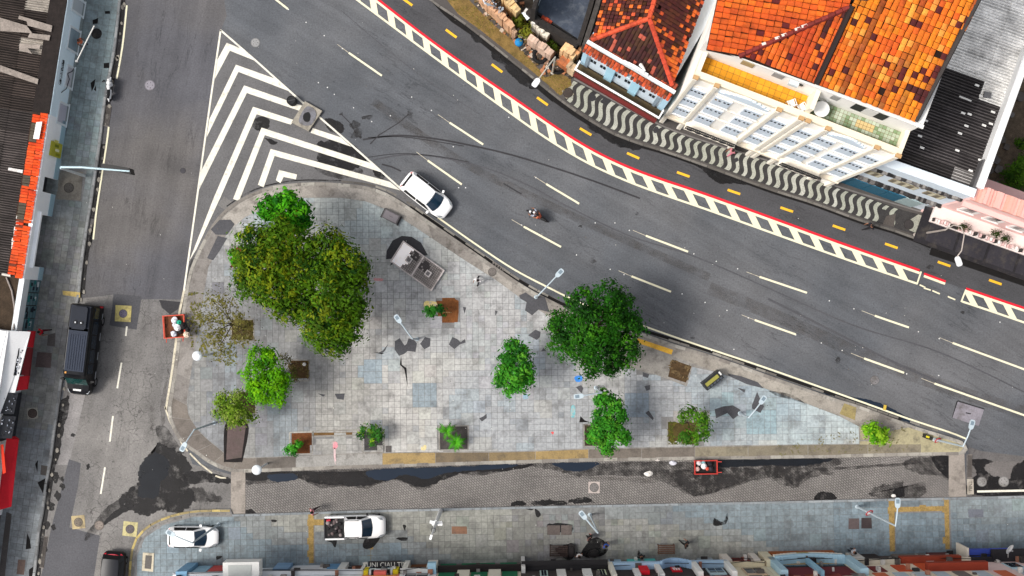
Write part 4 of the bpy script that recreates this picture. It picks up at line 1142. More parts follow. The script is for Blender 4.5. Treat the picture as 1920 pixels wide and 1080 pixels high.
LA, LB_ = W(-12, 1110), W(172, -64)
FL = Fac(LA, LB_)
UY = lambda y: FL.ub(162 - 0.1568 * y, y)           # distance along the row for a photo row at the wall foot
inw = Vector((-FL.n.x, -FL.n.y, 0))
def Lthing(name, label, ya, yb):
    p = FL.P((UY(ya) + UY(yb)) / 2, 0, 0)
    return thing(name, label, 'building', p), UY(yb), UY(ya)
# 1: pale blue shop
b, u0, u1 = Lthing('blue_shop', 'single-storey pale blue shop with white-framed windows and black corrugated roof, top left corner', -60, 229)
mb = MB(); FL.box(mb, u0, u1, 0, 3.55, -0.3, 0, C(222, 240, 250, 1)); FL.box(mb, u0, u1, 0, 3.1, -9.5, -0.32, C(130, 120, 110)); part('wall', mb, m_wall, b)
mb = MB(); FL.box(mb, u0, u1, 3.4, 3.60, -1.35, -0.05, C(40, 34, 32)); part('parapet', mb, m_soil, b)
mb = MB(); FL.box(mb, u0, u1, 0.0, 0.55, 0.0, 0.05, C(150, 160, 160)); part('plinth', mb, m_wall, b)
mb = MB(); FL.box(mb, u0, u1, 3.1, 3.16, -9.5, -1.3, C(24, 20, 18)); rf = part('roof', mb, m_black, b)
for p, q, pc in (((137, -12), (157, 36), C(196, 204, 210)), ((131, 46), (145, 104), C(150, 170, 182)), ((126, 119), (139, 172), C(206, 206, 214)), ((111, 188), (127, 240), C(196, 196, 210))):
    a = FL.rect(p, q)
    window(FL, b, a[0], a[1], max(0.3, a[2]), min(3.2, a[3]), C(236, 244, 248), pc, 0.16, pane_mat=m_wall, mullion=1)
mb = MB()
a = FL.rect((120, 116), (119, 163))
rr = random.Random(8)
for k in range(16):
    u = a[0] + (a[1] - a[0]) * k / 15
    FL.box(mb, u, u + rr.uniform(0.05, 0.12), 2.45 + rr.uniform(-.06, .1), 2.75 + rr.uniform(-.1, .1), 0.002, 0.006 + 0.0004 * k, C(34, 34, 40))
FL.box(mb, a[0], a[1], 2.38, 2.42, 0.001, 0.005, C(34, 34, 40)); FL.box(mb, a[0], a[1], 2.85, 2.88, 0.001, 0.005, C(34, 34, 40))
part('graffiti', mb, m_any, b)
mb = MB()
for (ua, za, ub_, zb) in ((0.3, 2.2, 1.2, 1.2), (1.2, 1.2, 1.9, 1.6), (1.9, 1.6, 2.6, 0.5)):
    mb.tube([FL.P(UY(190) + ua, 0.06, za), FL.P(UY(190) + (ua + ub_) / 2, 0.1, (za + zb) / 2 - 0.25), FL.P(UY(190) + ub_, 0.06, zb)], 0.03, 5, C(40, 40, 44))
part('cable', mb, m_any, b)
def left_sheet(c, rr):
    n = noise.noise(Vector((c.x * .3, c.y * .5, 1)))
    if rr.random() < 0.07: return C(176, 168, 158)
    if rr.random() < 0.12: return C(120, 104, 96)
    return sc(C(58, 50, 46), rr.uniform(0.6, 1.3))
rib = Vector((inw.x * math.cos(0.12) - inw.y * math.sin(0.12), inw.x * math.sin(0.12) + inw.y * math.cos(0.12), 0.0)) * -1
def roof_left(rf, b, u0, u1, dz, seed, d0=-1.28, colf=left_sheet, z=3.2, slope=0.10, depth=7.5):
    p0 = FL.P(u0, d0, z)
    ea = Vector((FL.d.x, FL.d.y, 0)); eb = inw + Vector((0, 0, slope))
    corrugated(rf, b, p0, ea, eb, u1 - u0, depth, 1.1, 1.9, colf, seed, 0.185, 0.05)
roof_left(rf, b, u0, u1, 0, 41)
# loose pale boards lying on the black roof
for pts in ([(36, 29), (98, 48), (96, 60), (52, 48), (50, 40), (34, 35)], [(0, 33), (50, 48), (60, 62), (0, 58)], [(0, 122), (72, 148), (70, 158), (0, 134)], [(36, 82), (76, 84), (74, 92), (52, 90), (60, 101), (36, 94)], [(56, 62), (94, 66), (92, 76), (52, 70)]):
    n = noise.noise(Vector((pts[0][0], pts[0][1], 0)))
    subpart('patch_board', fquad([(x, y, 3.72) for x, y in pts], 0.05, C(150, 140, 132)), m_sheet, rf, b)

# 2: white building with orange tile coping
b, u0, u1 = Lthing('white_shop', 'low white shop with orange roof tiles along its front and a green sign', 229, 526)
W2 = C(250, 252, 254, 1)
openings = [FL.rect((86, 331), (106, 366)), FL.rect((77, 402), (86, 502))]
mb = MB()
cuts = sorted([(o[0], o[1]) for o in openings])
edge = [u0]
for a, c in cuts: edge += [a, c]
edge.append(u1)
for k in range(0, len(edge), 2):
    if edge[k + 1] - edge[k] > 0.05: FL.box(mb, edge[k], edge[k + 1], 0, 3.6, -0.3, 0, W2)
for a, c in cuts: FL.box(mb, a, c, 2.7, 3.6, -0.3, 0, W2)
FL.box(mb, u0, u1, 0, 3.0, -9.5, -1.6, C(110, 100, 92))
part('wall', mb, m_wall, b)
mb = MB()
for k in range(0, len(edge), 2):
    if edge[k + 1] - edge[k] > 0.2: FL.box(mb, edge[k] + 0.01, edge[k + 1] - 0.01, 0, 1.0, 0.0, 0.03, C(172, 204, 218))
part('dado', mb, m_wall, b)
mb = MB(); FL.box(mb, cuts[0][0] - .1, cuts[0][1] + .2, 2.72, 2.95, 0.0, 0.28, W2); part('shutter_box', mb, m_wall, b)
mb = MB()
for a, c in cuts: FL.box(mb, a, c, 0, 2.7, -1.5, -1.45, C(60, 56, 54))
part('shopfront', mb, m_any, b)
a = FL.rect((97, 264), (119, 300))
mb = MB(); FL.box(mb, a[0], a[1], 0.5, 2.6, 0.0, 0.12, C(190, 186, 60)); sg = part('sign_board', mb, m_any, b)
mb = MB()
for k, cl in enumerate((C(150, 150, 30), C(240, 240, 200), C(120, 130, 30), C(226, 220, 120))):
    FL.box(mb, a[0] + 0.1 + 0.32 * k, a[0] + 0.3 + 0.32 * k, 0.8 + 0.2 * k, 1.6 + 0.2 * k, 0.12, 0.125, cl)
subpart('sign_print', mb, m_any, sg, b)
mb = MB(); FL.box(mb, u0, u1, 3.0, 3.06, -9.5, -1.3, C(24, 20, 18)); rf = part('roof', mb, m_black, b)
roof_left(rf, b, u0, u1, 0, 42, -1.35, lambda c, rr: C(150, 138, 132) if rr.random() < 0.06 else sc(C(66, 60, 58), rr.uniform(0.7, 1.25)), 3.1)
mb = MB(); FL.box(mb, u0, u1, 3.5, 3.6, -1.35, -0.3, C(60, 44, 36)); tb = part('coping_bed', mb, m_soil, b)
def cop_col(u, v, p, rr):
    return mixc(C(244, 96, 40), C(222, 70, 26), rr.random()) if rr.random() > 0.06 else C(120, 60, 40)
for d in (-0.62, -1.2):
    pa = FL.P(u0, d + 0.55, 3.62)
    def cc(u, v, p, rr, d=d):
        if d < -1 and noise.noise(Vector((u * 0.5, 3, 1))) > 0.12: return C(96, 82, 66)
        return cop_col(u, v, p, rr)
    lay_tiles(tb, b, pa, Vector((FL.d.x, FL.d.y, 0)), inw + Vector((0, 0, 0.22)), [FL.P(u0, d + 0.55, 3.62), FL.P(u1, d + 0.55, 3.62), FL.P(u1, d, 3.74), FL.P(u0, d, 3.74)], 0.21, 0.56, cc, 43 + int(d * 10), 150, 0.02)
subpart('skylight', fquad([(68, 229), (79, 228), (73, 260), (63, 260)], 0.06, C(246, 242, 236)) if False else fquad([(68, 229, 3.95), (79, 228, 3.95), (73, 261, 3.95), (62, 260, 3.95)], 0.06, C(248, 244, 238)), m_any, tb, b)
subpart('patch_board', fquad([(16, 314, 3.6), (45, 319, 3.6), (44, 325, 3.6), (15, 319, 3.6)], 0.04, C(226, 222, 218)), m_sheet, rf, b)
for k in range(9):
    x, y = 31 - k * 1.4 + (k % 3), 404 + k * 7
    subpart('patch_board', fquad([(x, y, 3.7), (x + 5, y + 1, 3.7), (x + 4, y + 7, 3.7), (x - 1, y + 6, 3.7)], 0.04, C(232, 228, 222)), m_sheet, rf, b)

# 3: teal shutters
b, u0, u1 = Lthing('teal_shop', 'narrow shop with graffitied teal shutters under a white band, beside the black van', 526, 621)
mb = MB(); FL.box(mb, u0, u1, 2.45, 3.5, -0.4, 0, C(226, 232, 234)); FL.box(mb, u0, u1, 0, 2.45, -8, -0.15, C(90, 86, 84)); part('wall', mb, m_wall, b)
mb = MB(); FL.box(mb, u0, u1, 3.1, 3.2, -9.5, -0.42, C(64, 52, 40)); rf = part('roof', mb, m_soil, b)
n = 4
for k in range(n):
    a, c = u0 + (u1 - u0) * k / n + 0.04, u0 + (u1 - u0) * (k + 1) / n - 0.04
    mb = MB()
    for j in range(8): FL.box(mb, a, c, j * 0.3, j * 0.3 + 0.28, -0.14, -0.06, mixc(C(108, 140, 150), C(80, 120, 126), (k + j) % 2))
    sh = part('shutter', mb, m_metal, b)
    mb = MB(); rr = random.Random(k)
    for j in range(6):
        uu = rr.uniform(a, c - 0.3); zz = rr.uniform(0.3, 1.9)
        FL.box(mb, uu, uu + rr.uniform(0.15, 0.5), zz, zz + rr.uniform(0.15, 0.5), -0.06, -0.052 + 0.001 * j, rr.choice([C(30, 40, 56), C(40, 130, 130), C(214, 222, 226), C(40, 44, 50)]))
    subpart('graffiti', mb, m_any, sh, b)
mb = MB(); mb.tube([W(12, 520, 3.3), W(22, 545, 3.3), W(27, 575, 3.3), W(28, 600, 3.35), W(25, 618, 3.6)], 0.07, 6, C(150, 140, 134)); part('hose', mb, m_any, b)
mb = MB(); mb.tube([W(4, 514, 3.7), W(20, 517, 3.7)], 0.1, 6, C(216, 210, 200)); mb.tube([W(20, 517, 3.6), W(40, 522, 3.6)], 0.05, 6, C(60, 50, 46)); part('pipe', mb, m_any, b)

# 4: white front with red awnings
b, u0, u1 = Lthing('red_awning_shop', 'white-fronted shops with two red awnings and scrawled shutters, bottom left', 621, 965)
mb = MB(); FL.box(mb, u0, u1, 0, 4.3, -3.0, -0.25, C(244, 244, 244)); FL.box(mb, u0, u1, 0, 3.9, -9.5, -3.02, C(120, 110, 104)); part('wall', mb, m_wall, b)
mb = MB(); fquad([(12, 620, 4.35), (57, 622, 3.5), (28, 736, 3.5), (12, 738, 3.6), (-40, 960, 3.6), (-70, 960, 4.35)], 0.1, C(248, 248, 248), mb); part('fascia', mb, m_wall, b)
mb = MB(); FL.box(mb, u0, u1, 3.92, 3.98, -9.5, -3.05, C(60, 34, 24)); rf = part('roof', mb, m_roofbed, b)
pp = [FL.P(u, d, 4.0 - d * 0.02) for u, d in ((u0, -3.1), (u1, -3.1), (u1, -6), (u0, -6))]
lay_tiles(rf, b, pp[0], Vector((FL.d.x, FL.d.y, 0)), inw + Vector((0, 0, 0.2)), pp, 0.3, 0.36, lambda u, v, p, rr: mixc(C(214, 96, 56), C(150, 60, 36), rr.random()), 47, 100)
def awning(pts, col, nm='awning', lip=0.25):
    mb = MB(); fquad(pts, 0.05, col, mb)
    a, c = W(*pts[1]), W(*pts[2])
    mb.mesh([a, c, c - Vector((0, 0, lip)), a - Vector((0, 0, lip))], [(0, 1, 2, 3)], sc(col, 0.95))
    return part(nm, mb, M('awning_cloth', None, 0.8, 0, 0.12, 1.5, 0.08, 10), b)
awning([(52, 620, 3.3), (65, 621, 2.5), (60, 652, 2.5), (46, 650, 3.3)], C(206, 30, 44))
awning([(46, 651, 3.2), (60, 653, 2.5), (54, 705, 2.5), (40, 703, 3.2)], C(132, 40, 44))
awning([(34, 706, 3.3), (54, 704, 2.5), (50, 730, 2.5), (30, 733, 3.3)], C(206, 30, 44))
awning([(12, 822, 3.4), (26, 818, 2.6), (35, 824, 2.5), (21, 950, 2.5), (0, 956, 3.0), (-6, 956, 3.4)], C(200, 24, 40))
mb = MB(); fquad([(1, 834, 3.55), (6, 833, 3.5), (11, 886, 3.5), (5, 889, 3.55)], 0.04, C(236, 60, 30), mb); part('sign_board', mb, m_any, b)
for ya, yb, dx in ((653, 704, 0), (735, 822, 0)):
    mb = MB(); a, c = UY(yb) + 0.05, UY(ya) - 0.05
    FL.box(mb, a, c, 0.0, 2.9, -0.25, -0.15, C(52, 54, 60)); sh = part('shutter', mb, m_metal, b)
for (x0, y0, x1, y1, sd) in ((33, 653, 43, 704, 1), (8, 736, 34, 776, 2), (2, 780, 30, 822, 3)):
    mb = MB(); rr = random.Random(sd)
    pts = [(x0 + 2, y0, 3.75), (x1, y0 + 1, 3.4), (x1 - 8, y1, 3.4), (x0 - 8, y1, 3.75)]
    fquad(pts, 0.04, C(44, 46, 52), mb)
    bd = part('scrawled_panel', mb, m_any, b)
    mb = MB()
    for k in range(22):
        t, s = rr.random(), rr.random()
        x = x0 + 1 + (x1 - x0) * s * 0.8 - 8 * t; y = y0 + 2 + (y1 - y0 - 6) * t
        z = 3.75 - 0.35 * s * 0.8 + 0.03 + k * 0.001
        w, h = rr.uniform(0.8, 3.0), rr.uniform(0.8, 4.0)
        fquad([(x, y, z), (x + w, y + 1, z), (x + w - 0.5, y + h, z), (x - 0.5, y + h, z)], 0.004, rr.choice([C(206, 210, 220), C(120, 126, 140), C(30, 32, 38)]), mb)
    subpart('graffiti', mb, m_any, bd, b)
# 5
b, u0, u1 = Lthing('grey_shop', 'dark grey shop front at the bottom end of the left row', 966, 1100)
mb = MB(); FL.box(mb, u0, u1, 0, 3.4, -8, -0.3, C(96, 92, 90)); part('wall', mb, m_wall, b)
mb = MB(); FL.box(mb, u0, u1, 3.4, 3.5, -8, -0.1, C(120, 112, 108)); part('roof', mb, m_conc, b)

# ---- the white apartment house
ZT = 18.0
FB = Fac(W(1302, 140, ZT), W(1690, 290, ZT))
mid = FB.P(FB.L / 2, 0, 0)
b = thing('white_apartment_house', 'tall white four-storey house with roof terraces, iron balconies and bright orange tiled roofs', 'building', mid)
WH = C(250, 246, 238, 1)
_e = W(1531, 158, 20.6)
D1 = -(Vector((_e.x, _e.y)) - FB.a).dot(FB.n) + 0.05         # terrace depth: the back wall stands under the eave
ZF = 17.1
mb = MB()
FB.box(mb, 0, FB.L, 3.4, ZF - 0.05, -16, -0.0, WH)
FB.box(mb, 0, FB.L, 0, 3.4, -16, -0.5, WH)
FB.box(mb, 0, FB.L, ZF, 20.4, -16, -D1 - 0.01, C(250, 248, 244))
part('wall', mb, m_wall, b)
UX = lambda x, y: FB.uv(x, y)[0]
pil = [UX(1299, 146), UX(1341, 162), UX(1460, 204), UX(1501, 220), UX(1513, 225), UX(1553, 238), UX(1648, 272), UX(1692, 288)]
pil[0] = 0.15; pil[-1] = FB.L - 0.15
for k, u in enumerate(pil):
    mb = MB(); w = 0.16
    FB.box(mb, u - w, u + w, 0, ZT - 0.1, 0.003, 0.2, C(250, 246, 236, 1))
    FB.box(mb, u - w * 0.55, u + w * 0.55, 0.3, ZT - 0.4, 0.2, 0.23, C(238, 230, 214))
    pl = part('pilaster', mb, m_wall, b)
    one(FB, 'capital', m_wall, pl, b, u - w - 0.02, u + w + 0.02, ZT - 0.1, ZT + 0.12, 0.02, 0.26, C(196, 158, 112))
# parapet with openings, coping
mb = MB(); FB.box(mb, 0, FB.L, ZF, ZT - 0.12, -0.28, -0.002, C(240, 228, 204)); part('parapet', mb, m_wall, b)
mb = MB(); FB.box(mb, 0, FB.L, ZT - 0.12, ZT, -0.34, 0.08, C(246, 232, 206)); part('parapet_coping', mb, m_wall, b)
us = pil[3] + 0.2
for a, c in ((0.0, 0.3), (us - 0.15, us + 0.15), (FB.L - 0.3, FB.L)):
    mb = MB(); FB.box(mb, a, c, ZF + 0.002, ZT - 0.02 + (1.2 if 0 < a < 10 else 0.03), -D1, -0.35, C(244, 236, 214)); part('terrace_wall', mb, m_wall, b)
# terrace floors: square tiles
def floor_tiles(u0, u1, d0, d1, s, colf, seed, z=ZF):
    rr = random.Random(seed)
    fl = MB(); FB.box(fl, u0, u1, z - 0.04, z, d0, d1, C(120, 90, 50)); root = part('terrace_floor', fl, m_any, b)
    nu, nv = int((u1 - u0) / s), int((d1 - d0) / s)
    for i in range(nu):
        for j in range(nv):
            one(FB, 'floor_tile', m_any, root, b, u0 + i * (u1 - u0) / nu + 0.012, u0 + (i + 1) * (u1 - u0) / nu - 0.012, z + 0.001, z + 0.015 + rr.uniform(0, .003), d0 + j * (d1 - d0) / nv + 0.012, d0 + (j + 1) * (d1 - d0) / nv - 0.012, colf(i / nu, j / nv, rr))
floor_tiles(0.3, us - 0.15, -D1 + 0.01, -0.36, 0.40, lambda a, c, rr: sc(mixc(C(232, 166, 40), C(216, 146, 24), rr.random()), rr.uniform(.94, 1.06)), 3)
def gcol(a, c, rr):
    n = math.sin(a * 34 + 2 * noise.noise(Vector((a * 6, c * 5, 2))) * 2.5)
    k = mixc(C(196, 206, 186), C(126, 150, 110), 0.5 + 0.5 * n)
    if 0.5 < a < 0.72 and 0.05 < c < 0.6: return C(216, 190, 136)
    return sc(k, rr.uniform(.92, 1.08))
floor_tiles(us + 0.15, FB.L - 0.3, -D1 + 0.01, -0.36, 0.24, gcol, 4)
mb = MB(); FB.box(mb, us + 2.4, us + 4.6, 18.2, 19.9, -D1 + 0.0, -D1 + 0.06, C(34, 40, 42)); FB.box(mb, us + 3.1, us + 3.9, 18.2, 19.7, -D1 + 0.06, -D1 + 0.09, C(220, 220, 216)); part('terrace_door', mb, m_any, b)
for uu, w, c in ((2.4, 0.8, C(170, 150, 110)), (4.5, 0.7, C(150, 150, 150)), (us + 0.9, 0.5, C(150, 150, 148))):
    mb = MB(); FB.box(mb, uu, uu + w, 18.6, 19.5, -D1 + 0.0, -D1 + 0.05, c); part('window', mb, m_any, b)
mb = MB(); FB.box(mb, 5.6, 6.2, 18.9, 19.4, -D1 + 0.0, -D1 + 0.3, C(214, 226, 232)); FB.box(mb, 6.3, 6.5, 19.0, 19.2, -D1, -D1 + 0.1, C(60, 60, 60)); part('air_conditioner', mb, m_metal, b)
# windows on three storeys
floors = [(5.0, 7.6), (8.9, 11.3), (12.5, 14.8)]
bays = [(pil[0], pil[1], 1), (pil[1], pil[2], 2), (pil[2], pil[3], 1), (pil[4], pil[5], 1), (pil[5], pil[6], 2), (pil[6], pil[7], 1)]
PB = C(238, 242, 246)
for (ua, ub_, n) in bays:
    for (za, zb) in floors:
        for k in range(n):
            c = ua + (ub_ - ua) * ((k + 0.5) / n)
            w = min(0.62, (ub_ - ua) / n * 0.36)
            mb = MB(); FB.box(mb, c - w, c + w, za, zb, 0.004, 0.09, PB); FB.box(mb, c - w - 0.06, c + w + 0.06, za - 0.12, za, 0.004, 0.2, C(232, 232, 230))
            wn_ = part('window', mb, m_wall, b)
            for sgn in (-1, 1):
                one(FB, 'shutter', m_wall, wn_, b, c + sgn * w * 0.5 - w * 0.45, c + sgn * w * 0.5 + w * 0.45, za + 0.08, zb - 0.08, 0.09, 0.115, C(214, 226, 238))
                for q in (-0.13, 0.13):
                    one(FB, 'pane', m_glass, wn_, b, c + sgn * w * 0.5 + q - 0.075, c + sgn * w * 0.5 + q + 0.075, zb - 0.85, zb - 0.5, 0.115, 0.125, (1, 1, 1))
            one(FB, 'dark_sill_line', m_any, wn_, b, c - w, c + w, za - 0.22, za - 0.13, 0.01, 0.12, C(96, 98, 102))  # thin dark sill line below each window
    for z in (8.2, 11.9, 15.4):
        mb = MB(); FB.box(mb, ua + 0.18, ub_ - 0.18, z, z + 0.14, 0.003, 0.12, C(240, 234, 222)); part('string_course', mb, m_wall, b)
# curved heads over the two wide bays
for (ua, ub_, n) in (bays[1], bays[4]):
    mb = MB(); N = 10
    for k in range(N):
        t = (k + 0.5) / N
        h = math.sin(PI * t) * 0.9
        FB.box(mb, ua + 0.4 + (ub_ - ua - 0.8) * k / N, ua + 0.4 + (ub_ - ua - 0.8) * (k + 1) / N, 16.1, 16.5 + h, 0.003, 0.14, C(222, 236, 248))
    part('curved_pediment', mb, m_wall, b)
    # balcony slab and ironwork
    bal = MB(); FB.box(bal, ua + 0.1, ub_ - 0.1, 3.9, 4.15, 0.003, 0.75, C(246, 238, 224, 1)); bo = part('balcony', bal, m_wall, b)
    iron = MB(); N = 26
    for k in range(N + 1):
        u = ua + 0.15 + (ub_ - ua - 0.3) * k / N
        FB.box(iron, u - 0.02, u + 0.02, 4.15, 5.05, 0.68, 0.72, C(30, 30, 32))
    FB.box(iron, ua + 0.12, ub_ - 0.12, 5.05, 5.12, 0.66, 0.75, C(34, 34, 36)); FB.box(iron, ua + 0.12, ub_ - 0.12, 4.2, 4.26, 0.66, 0.74, C(34, 34, 36))
    for k in range(6):
        u = ua + 0.5 + (ub_ - ua - 1.0) * k / 5
        ring = [FB.P(u + 0.26 * math.cos(a), 0.78, 4.62 + 0.26 * math.sin(a)) for a in [2 * PI * j / 10 for j in range(11)]]
        iron.tube(ring, 0.035, 5, C(40, 40, 42))
    subpart('iron_railing', iron, m_metal, bo, b)
# ground-floor shop openings
for k in range(7):
    a = pil[0] + (FB.L - 0.6) * k / 7 + 0.25; c = pil[0] + (FB.L - 0.6) * (k + 1) / 7 - 0.2
    mb = MB(); FB.box(mb, a, c, 0.1, 3.0, -0.48, -0.42, C(34, 24, 24) if k not in (4, 6) else C(70, 30, 32)); part('shop_door', mb, m_any, b)
    mb = MB(); FB.box(mb, c, c + 0.4, 0, 3.4, -0.5, 0.02, WH); part('pier', mb, m_wall, b)
mb = MB(); FB.box(mb, 0, FB.L, 3.1, 3.5, 0.005, 0.3, C(240, 228, 208)); part('cornice', mb, m_wall, b)
# roofs: a slope falling to the street (right), and a hipped one (middle)
nin = Vector((-FB.n.x, -FB.n.y, 0)); du = Vector((FB.d.x, FB.d.y, 0))
ZE = 20.6
e0 = W(1531, 158, ZE); e1 = W(1716, 226, ZE)
ev = nin + Vector((0, 0, 0.36))
nrm = du.cross(ev).normalized()
def onroof(px, py, p0=e0, n=nrm): return hit_plane(px, py, p0, n)
polyR = [onroof(1527, 157), onroof(1717, 227), onroof(1832, 5), onroof(1870, -70), onroof(1660, -100), onroof(1596, 10)]
mb = MB(); mb.face([p - Vector((0, 0, 0.05)) for p in polyR]); mb.face([p - Vector((0, 0, 0.25)) for p in polyR[::-1]])
rf = part('roof', mb, m_roofbed, b)
def colR(u, v, p, rr):
    n = noise.noise(Vector((p.x * .35, p.y * .35, 2)))
    edge = u / 8.0
    dk = 0.05 + 0.10 * max(0, edge - 0.35) + (0.14 if n > 0.25 else 0)
    if rr.random() < dk: return mixc(C(92, 34, 24), C(70, 24, 20), rr.random())
    base = mixc(C(232, 134, 34), C(214, 92, 28), min(1, max(0, 0.5 - n * 1.2 + rr.gauss(0, .25))))
    if rr.random() < 0.14: base = mixc(base, C(240, 170, 74), 0.6)
    st = noise.noise(Vector((u * 1.6, v * .22, 6)))
    base = mixc(base, C(130, 62, 30), min(.75, max(0, st * 1.5)))
    return sc(base, rr.uniform(.85, 1.08))
lay_tiles(rf, b, e0, du, ev, polyR, 0.36, 0.40, colR, 51, 300, 0.004)
# middle hipped roof: street slope + side slope, split by a hip line
m0 = W(1325, 93, ZE); 
polyM = [hit_plane(x, y, e0, nrm) for x, y in ((1385, 106), (1528, 158), (1592, 14))]
mb = MB(); mb.face([p - Vector((0, 0, 0.05)) for p in polyM]); mb.face([p - Vector((0, 0, 0.25)) for p in polyM[::-1]])
rf2 = part('roof', mb, m_roofbed, b)
def colM(u, v, p, rr):
    if rr.random() < 0.10: return mixc(C(96, 30, 24), C(60, 22, 18), rr.random())
    return sc(mixc(C(226, 108, 36), C(190, 72, 32), min(1, max(0, .5 + 1.3 * noise.noise(Vector((u * 1.4, v * .25, 1)))))), rr.uniform(.8, 1.08))
lay_tiles(rf2, b, e0, du, ev, polyM, 0.34, 0.38, colM, 52, 300, 0.004)
A_, B_, C_ = hit_plane(1385, 106, e0, nrm), hit_plane(1592, 14, e0, nrm), W(1325, 93, ZE)
n3 = (B_ - A_).cross(C_ - A_).normalized()
polyS = [A_, B_, hit_plane(1600, -70, A_, n3), hit_plane(1360, -70, A_, n3), hit_plane(1345, 0, A_, n3), C_]
mb = MB(); mb.face([p - Vector((0, 0, 0.05)) for p in polyS]); mb.face([p - Vector((0, 0, 0.25)) for p in polyS[::-1]])
rf3 = part('roof', mb, m_roofbed, b)
def colS(u, v, p, rr):
    if rr.random() < 0.05: return C(90, 30, 24)
    return sc(mixc(C(228, 106, 34), C(196, 76, 34), min(1, max(0, .5 + 1.3 * noise.noise(Vector((u * 1.4, v * .25, 3)))))), rr.uniform(.8, 1.06))
side_dir = (hit_plane(1345, 0, A_, n3) - C_)
lay_tiles(rf3, b, C_, side_dir, B_ - A_, polyS, 0.34, 0.46, colS, 53, 300, 0.004)
def ridge(root, par, a, c, col, w=0.28, seg=0.42, nm='ridge_tile', z=0.12):
    n = max(1, int((c - a).length / seg)); rr = random.Random(int(a.x * 10))
    for k in range(n):
        p, q = a.lerp(c, k / n), a.lerp(c, (k + 0.96) / n)
        mb = MB(); mb.tube([p + Vector((0, 0, z)), q + Vector((0, 0, z - 0.03))], [w * 0.55, w * 0.46], 6, sc(col, rr.uniform(.8, 1.15)))
        subpart(nm, mb, m_clay, par, root)
ridge(b, rf2, A_, B_, C(128, 48, 42), 0.34)
for t in (0.22, 0.34, 0.4, 0.52, 0.58):
    p = A_.lerp(B_, t); mb = MB(); mb.box(p + Vector((0.1, 0.1, 0.22)), (0.4, 0.16, 0.1), 0.3, C(230, 220, 210)); subpart('mortar_patch', mb, m_wall, rf2, b)
g0, g1 = hit_plane(1530, 158, e0, nrm), hit_plane(1597, 12, e0, nrm)
mb = MB(); mb.tube([g0 + Vector((0, 0, .12)), g1 + Vector((0, 0, .12))], 0.2, 6, C(40, 28, 26)); part('valley_gutter', mb, m_any, b)
mb = MB(); mb.tube([hit_plane(1717, 227, e0, nrm), hit_plane(1832, 5, e0, nrm), hit_plane(1870, -70, e0, nrm)], 0.16, 6, C(60, 54, 52)); part('verge_strip', mb, m_any, b)
mb = MB(); pts = [hit_plane(x, y, e0 + Vector((0, 0, 0.7)), Vector((0, 0, 1))) for x, y in ((1583, 8), (1614, 12), (1618, -30), (1560, -30))]; mb.prism(pts, 21.5, 23.6, C(78, 74, 72)); part('water_tank_house', mb, m_conc, b)
mb = MB(); FB.box(mb, -0.1, FB.L + .05, 20.35, 20.5, -D1 - .02, -D1 + 0.22, C(240, 240, 236)); part('eave_gutter', mb, m_metal, b)
# west gable wall top strip
mb = MB(); FB.box(mb, -0.25, 0.25, ZT, 20.55, -16, -D1, C(246, 242, 236)); part('gable_wall', mb, m_wall, b)

# ---- the blue house with dark hipped roof
ZB = 11.2
F1 = Fac(W(1097, 84, ZB), W(1262, 180, ZB))
b = thing('blue_house', 'old sky-blue house with a dark mossy hipped tile roof and a long white balcony', 'building', F1.P(F1.L / 2, 0, 0))
BL = C(186, 222, 242)
mb = MB(); F1.box(mb, 0.36, F1.L - .46, 0, 10.2, -12, -0.12, C(232, 238, 242)); F1.box(mb, 0, 0.35, 0, 10.2, -12, 0, BL); F1.box(mb, F1.L - 0.45, F1.L, 0, 10.2, -0.8, 0, BL)
part('wall', mb, m_wall, b)
mb = MB(); F1.box(mb, 0, F1.L, 4.7, 5.0, 0.01, 0.7, C(82, 70, 48)); bo = part('balcony', mb, m_conc, b)
mb = MB(); F1.box(mb, -0.1, F1.L + .1, 5.75, 5.87, 0.66, 0.80, C(250, 250, 250)); F1.box(mb, -0.1, 0.02, 5.75, 5.87, 0.02, 0.66, C(250, 250, 250)); F1.box(mb, F1.L - 0.02, F1.L + 0.1, 5.75, 5.87, 0.02, 0.66, C(250, 250, 250))
for k in range(46):
    u = F1.L * (k + 0.5) / 46
    F1.box(mb, u - 0.03, u + 0.03, 5.0, 5.75, 0.70, 0.76, C(120, 40, 36))
subpart('balcony_railing', mb, m_metal, bo, b)
mb = MB(); F1.box(mb, 0.02, F1.L - .02, 0, 4.2, 0.005, 0.05, C(44, 40, 44)); F1.box(mb, 0.1, F1.L * .45, 2.6, 2.75, 0.06, 0.6, C(84, 80, 88)); F1.box(mb, F1.L * .55, F1.L - .2, 2.6, 2.75, 0.06, 0.6, C(96, 84, 92)); part('shopfront', mb, m_any, b)
mb = MB(); F1.box(mb, 0, F1.L, 4.2, 4.68, 0.01, 0.95, C(110, 36, 34)); part('fascia', mb, m_any, b)
for k in range(3):
    c = F1.L * (0.19 + 0.29 * k); w = 0.85
    mb = MB(); F1.box(mb, c - w, c + w, 5.1, 8.6, -0.11, -0.05, C(214, 228, 238)); wn_ = part('window', mb, m_wall, b)
    for q in (-0.55, -0.3, 0.25, 0.5):
        one(F1, 'pane', m_glass, wn_, b, c + q - 0.1, c + q + 0.1, 7.2, 8.0, -0.05, -0.03, (1, 1, 1))
    for sgn in (-1, 1):
        one(F1, 'shutter', m_wall, wn_, b, c + sgn * w - 0.12, c + sgn * w + 0.12, 5.1, 8.6, -0.1, 0.05, C(140, 156, 168))
for f in (0.335, 0.625):
    mb = MB(); F1.box(mb, F1.L * f - 0.32, F1.L * f + 0.32, 5.0, 9.6, -0.1, 0.12, C(176, 222, 242)); part('pilaster', mb, m_wall, b)
